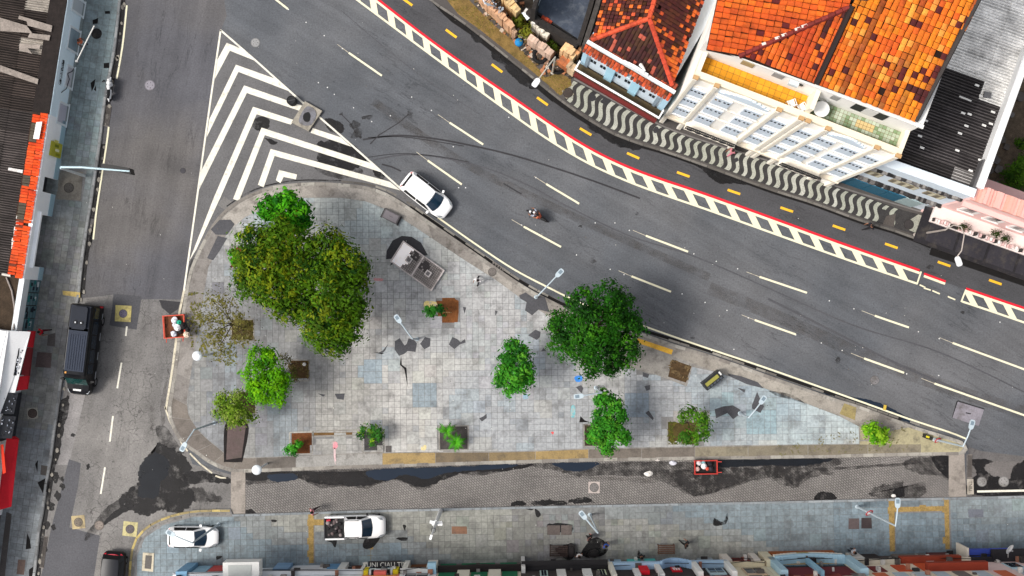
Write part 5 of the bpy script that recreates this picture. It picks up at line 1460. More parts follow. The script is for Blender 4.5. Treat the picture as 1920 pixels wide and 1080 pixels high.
mb = MB(); F1.box(mb, 0, F1.L, 9.7, 10.0, -0.1, 0.12, C(200, 224, 238)); part('cornice', mb, m_wall, b)
mb = MB(); F1.box(mb, 0, F1.L, 10.02, 10.8, -0.9, -0.1, C(70, 50, 40)); cp = part('parapet', mb, m_soil, b)
pa = [F1.P(0, 0.22, 10.15), F1.P(F1.L, 0.22, 10.15), F1.P(F1.L, -0.22, 10.95), F1.P(0, -0.22, 10.95)]
def pc(u, v, p, rr): return mixc(C(216, 92, 50), C(90, 48, 34), rr.random() ** 1.2)
lay_tiles(cp, b, pa[0], Vector((F1.d.x, F1.d.y, 0)), pa[3] - pa[0], pa, 0.24, 0.42, pc, 61, 120, 0.05)
mb = MB(); N = 22
for k in range(N):
    t = (k + .5) / N; h = 0.5 * max(0, 1 - ((t - 0.55) / 0.16) ** 2)
    F1.box(mb, F1.L * k / N, F1.L * (k + 1) / N, 10.82, 11.2 + h, -0.42, -0.2, C(246, 250, 252))
part('white_parapet_cap', mb, m_wall, b)
mb = MB(); F1.box(mb, F1.L * .46, F1.L * .66, 10.82, 11.1, -0.9, -0.44, C(50, 44, 42)); part('gable_back', mb, m_soil, b)
pa = [F1.P(0, -0.45, 10.9), F1.P(F1.L, -0.45, 10.9), F1.P(F1.L, -1.0, 11.1), F1.P(0, -1.0, 11.1)]
lay_tiles(cp, b, pa[0], Vector((F1.d.x, F1.d.y, 0)), pa[3] - pa[0], pa, 0.24, 0.5, lambda u, v, p, rr: mixc(C(206, 96, 66), C(84, 44, 32), rr.random()), 62, 60, 0.08)
# hipped roof
ap = W(1217, 35, 13.6)
h0, h1 = W(1110, 75, 11.0), W(1260, 160, 11.0)
t0 = W(1238, -40, 13.6)
l0 = W(1142, -40, 11.0); r1 = W(1335, -40, 11.2)
slopes = [([h0, h1, ap], h1 - h0, ap - (h0 + h1) / 2, 'front'), ([h0, ap, t0, l0], l0 - h0, ap - h0, 'west'), ([h1, r1, t0, ap], r1 - h1, ap - h1, 'east')]
for poly, eu, ev_, kind in slopes:
    mb = MB(); q = poly
    if (q[1] - q[0]).cross(q[2] - q[0]).z < 0: q = q[::-1]
    mb.face([p - Vector((0, 0, 0.04)) for p in q]); mb.face([p - Vector((0, 0, 0.2)) for p in q[::-1]])
    rf = part('roof', mb, m_roofbed, b)
    def colB(u, v, p, rr, kind=kind):
        n = noise.noise(Vector((p.x * .4, p.y * .4, 4)))
        if kind == 'front':
            return C(176, 88, 66) if rr.random() < 0.035 + (0.2 if n > 0.42 else 0) else sc(C(62, 34, 24), rr.uniform(.7, 1.3))
        bright = (0.5 if kind == 'west' else 0.3) + n * 0.8
        if rr.random() < bright: return sc(mixc(C(232, 116, 40), C(190, 76, 48), rr.random()), rr.uniform(.85, 1.1))
        return sc(C(78, 36, 24), rr.uniform(.6, 1.3))
    lay_tiles(rf, b, poly[0], eu, ev_, poly, 0.27, 0.34, colB, 63 + len(kind), 300, 0.01)
    if kind == 'front': hipf = rf
ridge(b, hipf, h0, ap, C(206, 82, 52), 0.32); ridge(b, hipf, h1, ap, C(196, 74, 50), 0.32); ridge(b, hipf, ap, t0, C(212, 86, 54), 0.32)
for px, py, dx, dy in ((1201, 121, 9, 12),):
    mb = MB(); mb.tube([W(px, py, 11.9), W(px + dx * .5, py + dy * .5, 12.1), W(px + dx, py + dy, 12.0)], [0.13, 0.1, 0.04], 8, C(246, 244, 240)); part('vent_cowl', mb, m_metal, b)

# party wall, dark slab house and ruin to the west
b = thing('dark_slab_house', 'flat-roofed house with a stained slate-blue slab roof and black parapets', 'building', W(1050, 30))
def wallbox(mb, p, q, z0, z1, w, col):
    p, q = Vector((p[0], p[1], 0)), Vector((q[0], q[1], 0))
    t = (q - p).normalized(); nn = Vector((-t.y, t.x, 0)) * w / 2
    mb.prism([p - nn, q - nn, q + nn, p + nn], z0, z1, col)
mb = MB(); mb.prism(WP([(1018, -60), (1000, 20), (1088, 80), (1128, -60)], 3.0), 0.1, 2.9, C(70, 66, 64)); part('wall', mb, m_conc, b)
mb = MB(); mb.prism(WP([(1022, -60), (1003, 18), (1085, 74), (1122, -60)], 3.0), 2.92, 3.0, C(66, 74, 88)); part('roof', mb, M('stained_slab', None, 0.7, 0, 0.25, 0.8, 0.2, 6, dirt=(C(108, 112, 118), 1.6, 0.52, 0.7, 0.6)), b)
for pts, col, w, z in (([(1085, 82), (1106, 15), (1126, -60)], C(54, 50, 48), 0.35, 3.7), ([(1096, 84), (1118, 15), (1138, -60)], C(72, 66, 62), 0.35, 4.6), ([(990, 18), (1012, 40), (1040, 56), (1084, 84)], C(46, 42, 40), 0.45, 3.4), ([(1000, 18), (1018, -40)], C(48, 44, 42), 0.3, 6.4)):
    mb = MB()
    for a, c in zip(pts[:-1], pts[1:]): wallbox(mb, W(a[0], a[1], z), W(c[0], c[1], z), 0.1, z, w, col)
    part('parapet', mb, m_soil, b)
b = thing('ruined_house', 'roofless ruin with broken peach and cream walls, graffiti and rubble beside the verge', 'building', W(990, 70))
for pts, col, z, w in (([(900, -12), (925, 14), (945, 32), (962, 50)], C(226, 178, 140), 2.6, 0.7), ([(945, -12), (972, 20)], C(240, 206, 150), 3.2, 0.9), ([(984, 18), (1002, 30), (1000, 44)], C(226, 224, 218), 2.8, 0.5), ([(1000, 36), (1016, 54), (1030, 64)], C(236, 228, 212), 2.6, 0.8), ([(992, 68), (1018, 86), (1036, 100)], C(214, 184, 164), 2.2, 0.8), ([(1056, 84), (1080, 102)], C(232, 190, 142), 3.2, 1.1), ([(1050, 108), (1068, 122)], C(186, 112, 70), 1.6, 1.0), ([(1066, 118), (1080, 130)], C(214, 186, 152), 2.2, 0.9), ([(1080, 100), (1092, 86)], C(224, 160, 110), 3.0, 0.5), ([(1016, 30), (1034, 42)], C(190, 76, 48), 3.2, 0.5), ([(1052, 66), (1074, 82)], C(120, 56, 42), 3.0, 0.5), ([(930, 22), (968, 60)], C(206, 170, 140), 2.0, 0.4)):
    mb = MB(); rr = random.Random(int(pts[0][0]))
    for a, c in zip(pts[:-1], pts[1:]):
        p, q = W(a[0], a[1], z), W(c[0], c[1], z)
        n = max(2, int((q - p).length / 0.22))
        for k in range(n):
            wallbox(mb, p.lerp(q, k / n), p.lerp(q, (k + 1) / n), 0.1, z * rr.uniform(0.9, 1.03), w * rr.uniform(.5, .75), sc(col, rr.uniform(.8, 1.08)))
    part('broken_wall', mb, m_conc, b)
mb = MB(); rr = random.Random(77)
a, c = W(912, -4, 2.9), W(945, 20, 2.9)
for k in range(20):
    p = a.lerp(c, rr.random()) + Vector((rr.uniform(-.3, .3), rr.uniform(-.3, .3), 0.0 + k * 0.001))
    mb.box((p.x, p.y, 2.78), (rr.uniform(0.1, 0.5), rr.uniform(.05, .12), 0.02), rr.uniform(0, 3), rr.choice([C(60, 60, 70), C(220, 224, 230), C(150, 160, 170)]))
part('graffiti', mb, m_any, b)
mb = MB(); fquad([(978, 24, 2.6), (992, 18, 2.7), (998, 30, 2.7), (988, 38, 2.6)], 0.04, C(214, 220, 226), mb); part('metal_sheet', mb, m_metal, b)
mb = MB(); fquad([(1002, -12, 4.6), (1018, -12, 4.6), (1010, 10, 4.6), (1000, 6, 4.6)], 0.04, C(176, 184, 190), mb); part('metal_sheet', mb, m_metal, b)
mb = MB(); rr = random.Random(5)
lot = [(p.x, p.y) for p in WP([(866, -20), (924, 44), (968, 82), (1009, 129), (1022, 146), (1046, 137), (1070, 146), (1092, 96), (1000, 36), (960, -20)])]
for k in range(5200):
    x = rr.uniform(-4, 7); y = rr.uniform(17, 27)
    if not inside((x, y), lot): continue
    s = rr.uniform(0.05, 0.34) if k % 3 else rr.uniform(.04, .1)
    mb.box((x, y, 0.1 + s * 0.3), (s, s * rr.uniform(.5, 1), s * 0.7), rr.uniform(0, 3), rr.choice([C(150, 120, 100), C(90, 78, 66), C(176, 120, 86), C(64, 58, 52), C(190, 176, 160), C(110, 90, 60)]))
o = part('rubble', mb, m_soil, b); o['kind'] = 'stuff'

# ---- long dark-roofed building with white front and teal shutters
ZD = 11.0
F3 = Fac(W(1652, 306, ZD), W(1826, 368, ZD))
b = thing('dark_roof_house', 'white-fronted house with black corrugated roof and teal blue shutters at street level', 'building', F3.P(F3.L / 2, 0, 0))
FW = C(222, 234, 244)
mb = MB(); F3.box(mb, -1.2, F3.L, 0, ZD, -0.35, 0, FW); F3.box(mb, -0.3, F3.L, 0, ZD - 1.0, -15.5, -0.36, C(130, 124, 118)); part('wall', mb, m_wall, b)
mb = MB(); F3.box(mb, -1.2, F3.L, ZD, ZD + 0.12, -0.5, 0.12, C(226, 236, 244)); part('parapet_coping', mb, m_wall, b)
rr = random.Random(4)
for z, d in ((8.6, 0.22), (4.4, 0.3)):
    mb = MB(); N = 40
    for k in range(N):
        F3.box(mb, -1.2 + (F3.L + 1.2) * k / N, -1.2 + (F3.L + 1.2) * (k + 1) / N, z, z + 0.35 + rr.uniform(-.08, .12), 0.002, d * rr.uniform(.75, 1.1), rr.choice([C(60, 58, 58), C(110, 106, 104), C(150, 146, 142), C(40, 38, 38)]))
    part('weathered_ledge', mb, m_conc, b)
for k in range(3):
    u = -0.1 + (F3.L + .2) * (k + 0.5) / 3 - 0.4; w = (0.6, 1.0, 0.7)[k]
    mb = MB(); F3.box(mb, u - w, u + w, 6.4, 7.7, 0.003, 0.07, C(150, 140, 118)); wn_ = part('window', mb, m_wall, b)
    n = 4 if k != 1 else 6
    for j in range(n):
        one(F3, 'pane', m_wall, wn_, b, u - w + 2 * w * j / n + 0.05, u - w + 2 * w * (j + 1) / n - 0.05, 6.5, 7.6, 0.07, 0.09, C(206, 200, 176) if j % 2 else C(120, 112, 96))
for k in range(5):
    a, c = -1.0 + (F3.L + 0.2) * k / 5, -1.0 + (F3.L + 0.2) * (k + 1) / 5
    mb = MB()
    for j in range(9): F3.box(mb, a + 0.03, c - 0.03, 0.1 + j * 0.33, 0.41 + j * 0.33, 0.02, 0.09, C(24, 96, 124) if k < 4 else C(170, 190, 192))
    part('shutter', mb, m_metal, b)
nin3 = Vector((-F3.n.x, -F3.n.y, 0)); du3 = Vector((F3.d.x, F3.d.y, 0))
mb = MB(); F3.box(mb, -0.6, F3.L, ZD - 0.95, ZD - 0.85, -15.5, -0.4, C(24, 20, 20)); rf = part('roof', mb, m_black, b)
zsplit = W(1800, 120, ZD)
def dsheet(c, rr):
    v = (c - F3.P(0, 0, 0)).dot(nin3); u = (c - F3.P(0, 0, 0)).dot(du3)
    lim = 8.2 - 0.25 * u + rr.uniform(-0.5, 0.5)
    if v > lim: return sc(C(244, 242, 238, 1), rr.uniform(.88, 1.05))
    if v < 1.3 and rr.random() < 0.4: return C(150, 146, 144)
    return sc(C(66, 62, 62), rr.uniform(.65, 1.2))
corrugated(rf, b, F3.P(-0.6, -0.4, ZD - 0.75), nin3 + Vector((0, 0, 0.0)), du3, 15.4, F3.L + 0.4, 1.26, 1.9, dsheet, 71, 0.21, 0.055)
for x, y in ((1717, 200), (1723, 318), (1736, 226), (1725, 255), (1729, 277), (1840, 180), (1858, 232), (1806, 212), (1800, 250), (1870, 156), (1838, 143), (1832, 160), (1818, 214), (1845, 235), (1812, 236), (1795, 282), (1838, 300), (1862, 210), (1820, 320)):
    mb = MB(); p = W(x, y, ZD - 0.5); mb.box(p, (0.30, 0.14, 0.03), math.radians(-20), C(244, 242, 238)); subpart('patch_board', mb, m_any, rf, b)
mb = MB(); p = W(1851, 178, ZD - 0.4); mb.box(p, (0.5, 0.4, 0.2), math.radians(-10), C(120, 120, 122)); subpart('roof_box', mb, m_conc, rf, b)
mb = MB(); p = W(1810, 185, ZD - 0.45); mb.box(p, (0.9, 0.1, 0.06), math.radians(-22), C(232, 230, 226)); subpart('patch_board', mb, m_any, rf, b)
# white side parapet
a, c = W(1838, 352, 11.3), W(1932, 90, 11.3)
mb = MB(); wallbox(mb, a, c, 0.1, 11.3, 0.5, C(248, 248, 248)); part('side_parapet', mb, m_wall, b)
mb = MB(); a2, c2 = W(1826, 356, 11.1), W(1848, 300, 11.1); wallbox(mb, a2, c2, 10.2, 11.1, 0.3, C(90, 88, 90)); part('gutter', mb, m_any, b)

# ---- pink building on the right edge
F4 = Fac(F3.P(F3.L + 0.02, 0.15, 0), F3.P(F3.L + 12, 0.15, 0))
b = thing('pink_building', 'weathered pink building with plants on its balcony, right edge of the picture', 'building', F4.P(3, 0, 0))
PK = C(246, 204, 198)
mb = MB(); F4.box(mb, 0, 12, 0, 10.4, -0.6, 0, PK); F4.box(mb, 0, 12, 0, 3.0, -3.5, -0.62, PK); part('wall', mb, m_wall, b)
mb = MB(); rr = random.Random(9)
for k in range(48): F4.box(mb, k * .25, k * .25 + .25, 10.4, 10.75 + rr.uniform(-.1, .15), -1.1, 0.06, mixc(C(246, 184, 174), C(232, 166, 146), rr.random() ** 2))
part('parapet', mb, m_wall, b)
mb = MB(); F4.box(mb, 0, 12, 8.9, 9.15, 0.002, 0.35, C(240, 196, 190)); part('cornice', mb, m_wall, b)
for k in range(5):
    u = 0.8 + k * 1.9
    window(F4, b, u, u + 1.2, 6.0, 7.9, C(246, 238, 234), C(120, 124, 128), 0.2, mullion=2)
mb = MB(); F4.box(mb, -0.4, 12, 4.3, 4.6, 0.002, 1.3, C(240, 226, 220)); bo = part('balcony', mb, m_wall, b)
mb = MB()
for k in range(60):
    u = -0.3 + k * 0.2
    F4.box(mb, u, u + .13, 4.6, 4.8 + rr.uniform(0, .5), 1.0, 1.25, rr.choice([C(240, 220, 216), C(226, 190, 186), C(60, 56, 54), C(246, 240, 236)]))
subpart('balustrade', mb, m_wall, bo, b)
mb = MB(); F4.box(mb, -0.6, 12, 2.8, 3.0, 0.002, 2.8, C(40, 38, 42)); part('canopy', mb, m_conc, b)
for k in range(4):
    mb = MB(); F4.box(mb, 0.2 + 2.4 * k, 2.4 + 2.4 * k, 3.01, 3.04, 0.3, 2.5, C(52, 50, 56)); part('canopy_panel', mb, m_conc, b)
mb = MB(); mb.prism(WP([(1772, 444), (1790, 400), (1930, 455), (1930, 500)], 0.1), 0.0, 0.11, C(34, 32, 34)); o = struct('black_yard', mb, m_black)
fence = thing('iron_fence', 'black and pale iron fence running along the dark yard edge, right of the wave pavement', 'fence', W(1848, 472))
fa, fb = W(1768, 444, 1.2), W(1930, 500, 1.2)
mb = MB(); mb.tube([fa, fb], 0.035, 6, C(176, 166, 160)); part('rail', mb, m_metal, fence)
mb = MB(); mb.tube([fa - Vector((0, 0, .9)), fb - Vector((0, 0, .9))], 0.03, 6, C(90, 86, 84)); part('rail', mb, m_metal, fence)
bar = MB(); bar.lathe([(0.018, 0), (0.018, 1.25), (0.0, 1.36)], seg=6, col=C(196, 186, 180)); bme = bar.data('fence_bar')
bar2 = MB(); bar2.lathe([(0.018, 0), (0.018, 1.25), (0.0, 1.36)], seg=6, col=C(206, 170, 60)); bme2 = bar2.data('fence_bar')
for k in range(46):
    p = fa.lerp(fb, k / 45.0)
    add('fence_bar', bme2 if k > 33 else bme, m_metal, fence, (p.x - fence.location.x, p.y - fence.location.y, 0.1))

FS = Fac(W(1960, 1035), W(330, 1067))
def US(x): return FS.ub(x, 1067 - (x - 340) * 0.01963)
def front(name, label, x0, x1, base, upper, doors, upp, ledge=None, ztop=11, ledge_z=3.0, ledge_d=0.35, extra=None):
    ua, ub_ = US(x1), US(x0)
    b = thing(name, label, 'building', FS.P((ua + ub_) / 2, 0, 0))
    mb = MB(); FS.box(mb, ua, ub_, 0, ledge_z, -9, -0.02, base); FS.box(mb, ua, ub_, ledge_z, ztop, -9, -0.01, upper); part('wall', mb, m_wall, b)
    mb = MB(); FS.box(mb, ua, ub_, ztop, ztop + 0.1, -9, 0.1, C(150, 96, 70)); part('roof', mb, m_conc, b)
    for (xa, xb, z0, z1, d, colr, nm) in doors:
        mb = MB(); a, c = US(xb), US(xa); n = 4 if nm in ('shutter', 'door') else 1
        for j in range(n): FS.box(mb, a, c, z0 + (z1 - z0) * j / n + 0.01, z0 + (z1 - z0) * (j + 1) / n - 0.01, 0.0, d, sc(colr, 1 - 0.08 * (j % 2)))
        part(nm, mb, m_any, b)
    rr = random.Random(int(x0))
    for k in range(int((x1 - x0) / 9)):
        u = rr.uniform(ua + .2, ub_ - .5); z = rr.choice((1.0, 2.3, 2.6, 3.4, 5.6, 7.2)); w = rr.uniform(.12, .5)
        mb = MB(); FS.box(mb, u, u + w, z, z + rr.uniform(.1, .5), 0.0, rr.uniform(.1, .55), rr.choice([C(60, 56, 56), C(150, 146, 142), C(226, 222, 216), C(96, 90, 86), C(40, 38, 40), C(176, 120, 96)])); part('wall_fitting', mb, m_conc, b)
    for k in range(2):
        z = rr.uniform(2.2, 3.6); mb = MB(); mb.tube([FS.P(ua, .3, z), FS.P((ua + ub_) / 2, .4, z - .25), FS.P(ub_, .3, z + rr.uniform(-.3, .3))], .025, 5, C(36, 34, 36)); part('cable', mb, m_any, b)
    for k in range(max(1, int((x1 - x0) / 34))):
        u = ua + (ub_ - ua) * (k + .5) / max(1, int((x1 - x0) / 34)); mb = MB(); FS.box(mb, u - .45, u + .45, 6.4, 8.8, 0.0, .05, rr.choice([C(190, 206, 214), C(150, 60, 50), C(214, 110, 70), C(120, 116, 112)])); part('shutter', mb, m_any, b)
    if ledge:
        mb = MB(); FS.box(mb, ua + .01, ub_ - .01, ledge_z, ledge_z + 0.22, 0.0, ledge_d, ledge); part('ledge', mb, m_wall, b)
    for (xa, xb, z0, z1, d, colr, nm) in upp:
        mb = MB(); FS.box(mb, US(xb), US(xa), z0, z1, 0.0, d, colr); w = part(nm, mb, m_wall, b)
        if nm == 'window':
            n = 2
            for j in range(n):
                a = US(xb) + 0.08 + (US(xa) - US(xb) - .16) * j / n
                one(FS, 'pane', m_glass, w, b, a + .02, a + (US(xa) - US(xb) - .16) / n - .02, z0 + .1, z1 - .5, d, d + .015, (1, 1, 1))
    return b
WHT = C(240, 242, 244); CRM = C(238, 226, 196)
front('white_blue_shop', 'white and pale blue shop front with a boxy white balcony, below the small parked car', 345, 690, C(216, 222, 226), WHT,
      [(352, 372, 0, 3.4, 0.5, C(120, 164, 196), 'awning'), (374, 400, 0, 2.6, 0.25, C(150, 186, 206), 'shutter'), (402, 428, 0, 2.4, 0.25, C(210, 84, 80), 'shutter'), (522, 550, 0, 2.4, 0.35, C(132, 166, 200), 'shutter'), (551, 618, 0, 2.5, 0.12, C(224, 226, 230), 'shutter'), (619, 640, 0, 2.6, 0.2, C(112, 160, 200), 'shutter'), (641, 655, 0, 2.5, 0.3, C(236, 234, 228), 'pier'), (660, 683, 0, 2.5, 0.03, C(110, 66, 46), 'door'), (684, 690, 0, 2.7, .3, C(240, 236, 226), 'pier')],
      [(443, 508, 3.2, 4.4, 1.3, C(244, 244, 240), 'balcony'), (453, 494, 4.41, 4.44, 1.1, C(206, 210, 206), 'balcony_floor'), (560, 600, 3.7, 5.6, .05, C(226, 232, 236), 'window'), (620, 650, 3.7, 5.6, .05, C(226, 232, 236), 'window')], C(232, 236, 240))
b = front('mural_shop', 'narrow shop front painted with a rainbow mural under a dark lettered sign', 690, 756, C(70, 66, 64), C(236, 150, 130),
      [(696, 755, 0, 0.9, 0.06, C(60, 58, 58), 'door')],
      [(692, 753, 2.35, 3.2, 0.30, C(30, 150, 190), 'mural'), (692, 700, 2.3, 3.6, 0.32, C(240, 220, 40), 'mural'), (745, 754, 2.3, 3.6, 0.32, C(240, 220, 40), 'mural'), (702, 744, 2.6, 3.6, 0.34, C(236, 244, 244), 'mural'), (706, 711, 3.3, 3.7, .36, C(40, 30, 30), 'mural'), (735, 740, 3.3, 3.7, .36, C(40, 30, 30), 'mural'), (712, 734, 3.5, 4.2, .36, C(240, 120, 110), 'mural'), (692, 753, 4.2, 5.2, .1, C(240, 170, 90), 'mural')], None)
txt = bpy.data.curves.new('sign_lettering', 'FONT'); txt.body = 'TUNJ CIAU TIY'; txt.size = 0.5; txt.extrude = 0.02; txt.align_x = 'CENTER'; txt.align_y = 'CENTER'
to = bpy.data.objects.new('sign_lettering', txt); COL.objects.link(to)
dg = bpy.context.evaluated_depsgraph_get(); tme = bpy.data.meshes.new_from_object(to.evaluated_get(dg)); bpy.data.objects.remove(to)
tme.materials.clear(); tme.materials.append(M('letter_white', C(226, 222, 214), 0.7))
mb = MB(); FS.box(mb, US(756), US(697), 1.0, 2.0, 0.0, 0.35, C(52, 50, 52)); sg = part('sign_board', mb, m_any, b)
mb = MB(); FS.box(mb, US(756), US(697), 1.99, 2.02, 0.0, 0.72, C(52, 50, 52)); subpart('sign_top', mb, m_any, sg, b)
p = FS.P((US(756) + US(697)) / 2, 0.42, 2.04)
add('sign_lettering', tme, None, sg, p - Vector(b.location), (0, 0, math.radians(1)))
front('narrow_cream_shop', 'narrow cream shop front with a brown door between two white piers', 757, 824, C(200, 192, 180), C(246, 246, 244),
      [(760, 770, 0, 2.7, .35, C(244, 240, 230), 'pier'), (772, 802, 0, 2.5, .03, C(120, 76, 46), 'door'), (804, 822, 0, 2.7, .35, C(244, 240, 230), 'pier')], [(766, 812, 3.6, 5.4, .08, C(240, 244, 246), 'window'), (808, 823, 3.0, 3.7, .8, C(170, 210, 232), 'round_sign')], C(240, 240, 236))
front('green_shop', 'old shop front with bright green shutters on both floors and cream piers', 825, 976, C(122, 116, 110), C(216, 206, 184),
      [(827, 856, 0.2, 2.2, .05, C(24, 112, 78), 'shutter'), (866, 928, 0.2, 2.0, .05, C(22, 122, 80), 'shutter'), (938, 969, 0.2, 2.0, .05, C(24, 112, 78), 'shutter')],
      [(826, 975, 3.2, 3.3, .5, C(40, 34, 34), 'gutter'), (862, 884, 3.4, 7, .22, C(240, 232, 214), 'pier'), (918, 940, 3.4, 7, .22, C(240, 232, 214), 'pier'), (828, 860, 3.5, 6.4, .06, C(20, 112, 76), 'shutter'), (886, 916, 3.5, 6.4, .06, C(20, 112, 76), 'shutter'), (942, 970, 3.5, 6.4, .06, C(20, 112, 76), 'shutter')], C(60, 54, 52), ledge_d=0.5)
front('barred_canopy_shop', 'grey shop front with pink and lilac signs under a black barred canopy', 977, 1134, C(104, 98, 94), C(70, 62, 60),
      [(977, 984, 0, 4, .5, C(232, 230, 226), 'pier'), (988, 1014, 0.8, 2.2, .2, C(206, 196, 226), 'sign_board'), (1024, 1048, 0.6, 2.3, .2, C(214, 160, 170), 'sign_board'), (1050, 1076, 0.6, 2.3, .2, C(222, 170, 180), 'sign_board'), (1098, 1114, .6, 2.3, .2, C(176, 36, 44), 'sign_board')],
      [(1040, 1056, 3.7, 6, .2, C(236, 234, 228), 'shutter'), (1086, 1102, 3.7, 6, .2, C(240, 240, 236), 'shutter'), (1010, 1024, 3.6, 6, .1, C(190, 214, 206), 'window'), (1114, 1128, 3.7, 6, .1, C(226, 236, 200), 'window')], C(44, 42, 44), ledge_d=0.7)
b = front('arched_blue_shop', 'pale blue front with a central arch, turquoise shop signs and a red emblem', 1135, 1352, C(112, 106, 104), C(60, 54, 54),
      [(1140, 1162, .6, 2.2, .2, C(160, 190, 214), 'sign_board'), (1174, 1198, .5, 2.2, .2, C(90, 200, 196), 'sign_board'), (1199, 1226, .5, 2.2, .2, C(90, 204, 200), 'sign_board'), (1252, 1276, .6, 2.1, .2, C(120, 186, 186), 'sign_board'), (1304, 1332, .6, 2.3, .2, C(150, 160, 168), 'sign_board')],
      [(1144, 1228, 2.9, 3.5, .5, C(176, 206, 232), 'cornice'), (1284, 1350, 2.9, 3.4, .5, C(176, 206, 232), 'cornice'), (1135, 1143, 2.4, 7, .4, C(244, 240, 226), 'pier'), (1217, 1226, 3.0, 7, .4, C(246, 246, 242), 'pier'), (1284, 1293, 2.8, 7, .5, C(246, 246, 242), 'pier'), (1343, 1352, 2.8, 7, .5, C(246, 246, 242), 'pier'), (1188, 1204, 3.5, 5.4, .3, C(226, 24, 44), 'banner'), (1308, 1338, 3.9, 6, .1, C(190, 214, 224), 'window'), (1176, 1187, 3.9, 6, .2, C(240, 240, 238), 'shutter')], None)
mb = MB(); N = 14
for k in range(N):
    t = k / N; t2 = (k + 1) / N
    ua, ub_ = US(1284 - 56 * t), US(1284 - 56 * t2)
    h = math.sin(PI * (t + t2) / 2) * 1.1
    FS.box(mb, min(ua, ub_), max(ua, ub_), 3.4 - h, 3.75 - h, 0, .6, C(166, 198, 228))
part('arch', mb, m_wall, b)
mb = MB(); FS.box(mb, US(1264), US(1246), 3.3, 4.7, 0, .1, C(230, 20, 44)); em = part('emblem', mb, m_any, b)
mb = MB()
for k in range(3): FS.box(mb, US(1261 - 4.5 * k), US(1258.5 - 4.5 * k), 3.6 + .1 * k, 4.4, .1, .115, C(250, 240, 240))
FS.box(mb, US(1262), US(1248), 3.62, 3.8, .1, .12, C(250, 240, 240))
subpart('emblem_print', mb, m_any, em, b)
front('cream_red_shop', 'cream front with dark red wooden doors, left of the big double arch', 1353, 1418, C(150, 140, 130), CRM,
      [(1348, 1362, 0, 2.6, .4, C(236, 226, 214), 'pier'), (1364, 1386, .1, 2.4, .05, C(112, 40, 36), 'door'), (1388, 1400, .1, 2.6, .1, C(130, 50, 44), 'door'), (1402, 1414, 0, 2.6, .4, C(236, 226, 214), 'pier')], [(1372, 1408, 3.9, 6.4, .08, C(216, 190, 160), 'window')], C(236, 222, 190))
b = front('double_arch_shop', 'ornate front with a wide pale blue double arch, maroon shutters and a gilt crest', 1419, 1582, C(206, 176, 130), C(244, 234, 206),
      [(1440, 1560, 0.1, 0.8, .5, C(168, 96, 50), 'awning'), (1421, 1438, 0, 3.3, .5, C(232, 220, 190), 'pier')],
      [(1428, 1440, 2.2, 7, .5, C(176, 210, 226), 'pier'), (1566, 1580, 2.2, 7, .5, C(176, 210, 226), 'pier'), (1442, 1496, 4.1, 7, .05, C(110, 36, 44), 'shutter'), (1504, 1562, 4.1, 7, .05, C(110, 36, 44), 'shutter'), (1443, 1495, 3.0, 4.1, .03, C(40, 34, 36), 'window'), (1505, 1562, 3.0, 4.1, .03, C(40, 34, 36), 'window'), (1496, 1503, 2.4, 7, .4, C(150, 196, 220), 'pier'), (1486, 1508, 1.2, 1.9, .6, C(226, 190, 40), 'crest')], None)
mb = MB(); N = 18; mb2 = MB()
for k in range(N):
    t, t2 = k / N, (k + 1) / N
    ua, ub_ = US(1566 - 126 * t), US(1566 - 126 * t2); h = math.sin(PI * (t + t2) / 2) * .75
    FS.box(mb, min(ua, ub_), max(ua, ub_), 2.6 - h, 3.0 - h, 0, .65, C(178, 214, 232)); FS.box(mb2, min(ua, ub_), max(ua, ub_), 1.9 - h, 2.55 - h, 0, .6, C(246, 240, 226))
part('arch', mb, m_wall, b); part('arch_band', mb2, m_wall, b)
front('orange_shop', 'cream front with orange-red shutters and red tile cornices, right of the double arch', 1583, 1792, C(92, 84, 80), C(244, 232, 208),
      [(1584, 1606, 0.2, 2.4, .3, C(226, 222, 214), 'awning'), (1610, 1640, 0.1, 2.2, .15, C(60, 50, 48), 'shutter'), (1668, 1730, 0.3, 2.2, .15, C(116, 110, 104), 'shutter'), (1734, 1776, .3, 2.2, .2, C(96, 50, 48), 'shutter')],
      [(1664, 1774, 2.7, 3.3, .5, C(150, 62, 40), 'tile_cornice'), (1640, 1664, 3.9, 6, .06, C(206, 84, 44), 'shutter'), (1684, 1706, 3.5, 6, .06, C(216, 90, 46), 'shutter'), (1708, 1722, 3.5, 6, .2, C(246, 244, 240), 'pier'), (1728, 1742, 3.5, 6, .06, C(216, 90, 46), 'shutter'), (1744, 1756, 3.5, 6, .2, C(246, 244, 240), 'pier'), (1760, 1782, 3.9, 6, .06, C(210, 92, 60), 'shutter'), (1596, 1620, 4.2, 6, .06, C(120, 46, 46), 'shutter'), (1690, 1796, 5.5, 6.1, .6, C(146, 56, 36), 'tile_cornice')], C(236, 226, 206))
front('pink_blue_shop', 'pale pink front with blue awnings and a black iron railing, bottom right corner', 1793, 1950, C(96, 90, 90), C(242, 214, 208),
      [(1796, 1836, 1.6, 2.2, .7, C(64, 84, 180), 'awning'), (1838, 1874, 1.6, 2.2, .7, C(74, 92, 196), 'awning'), (1792, 1796, 0, 2.4, .9, C(240, 230, 214), 'pier')],
      [(1840, 1866, 3.9, 6, .06, C(190, 216, 226), 'window'), (1884, 1910, 3.9, 6, .06, C(190, 216, 226), 'window'), (1830, 1950, 3.0, 3.3, .9, C(40, 38, 42), 'iron_railing')], C(44, 42, 46))
m_leaf = M('leaf', None, 0.7, 0, 0.12, 1.2, 0, 1, spec=0.12)
m_bark = M('bark', None, 0.9, 0, 0.25, 5, 0.2, 20, 0.5, 14)

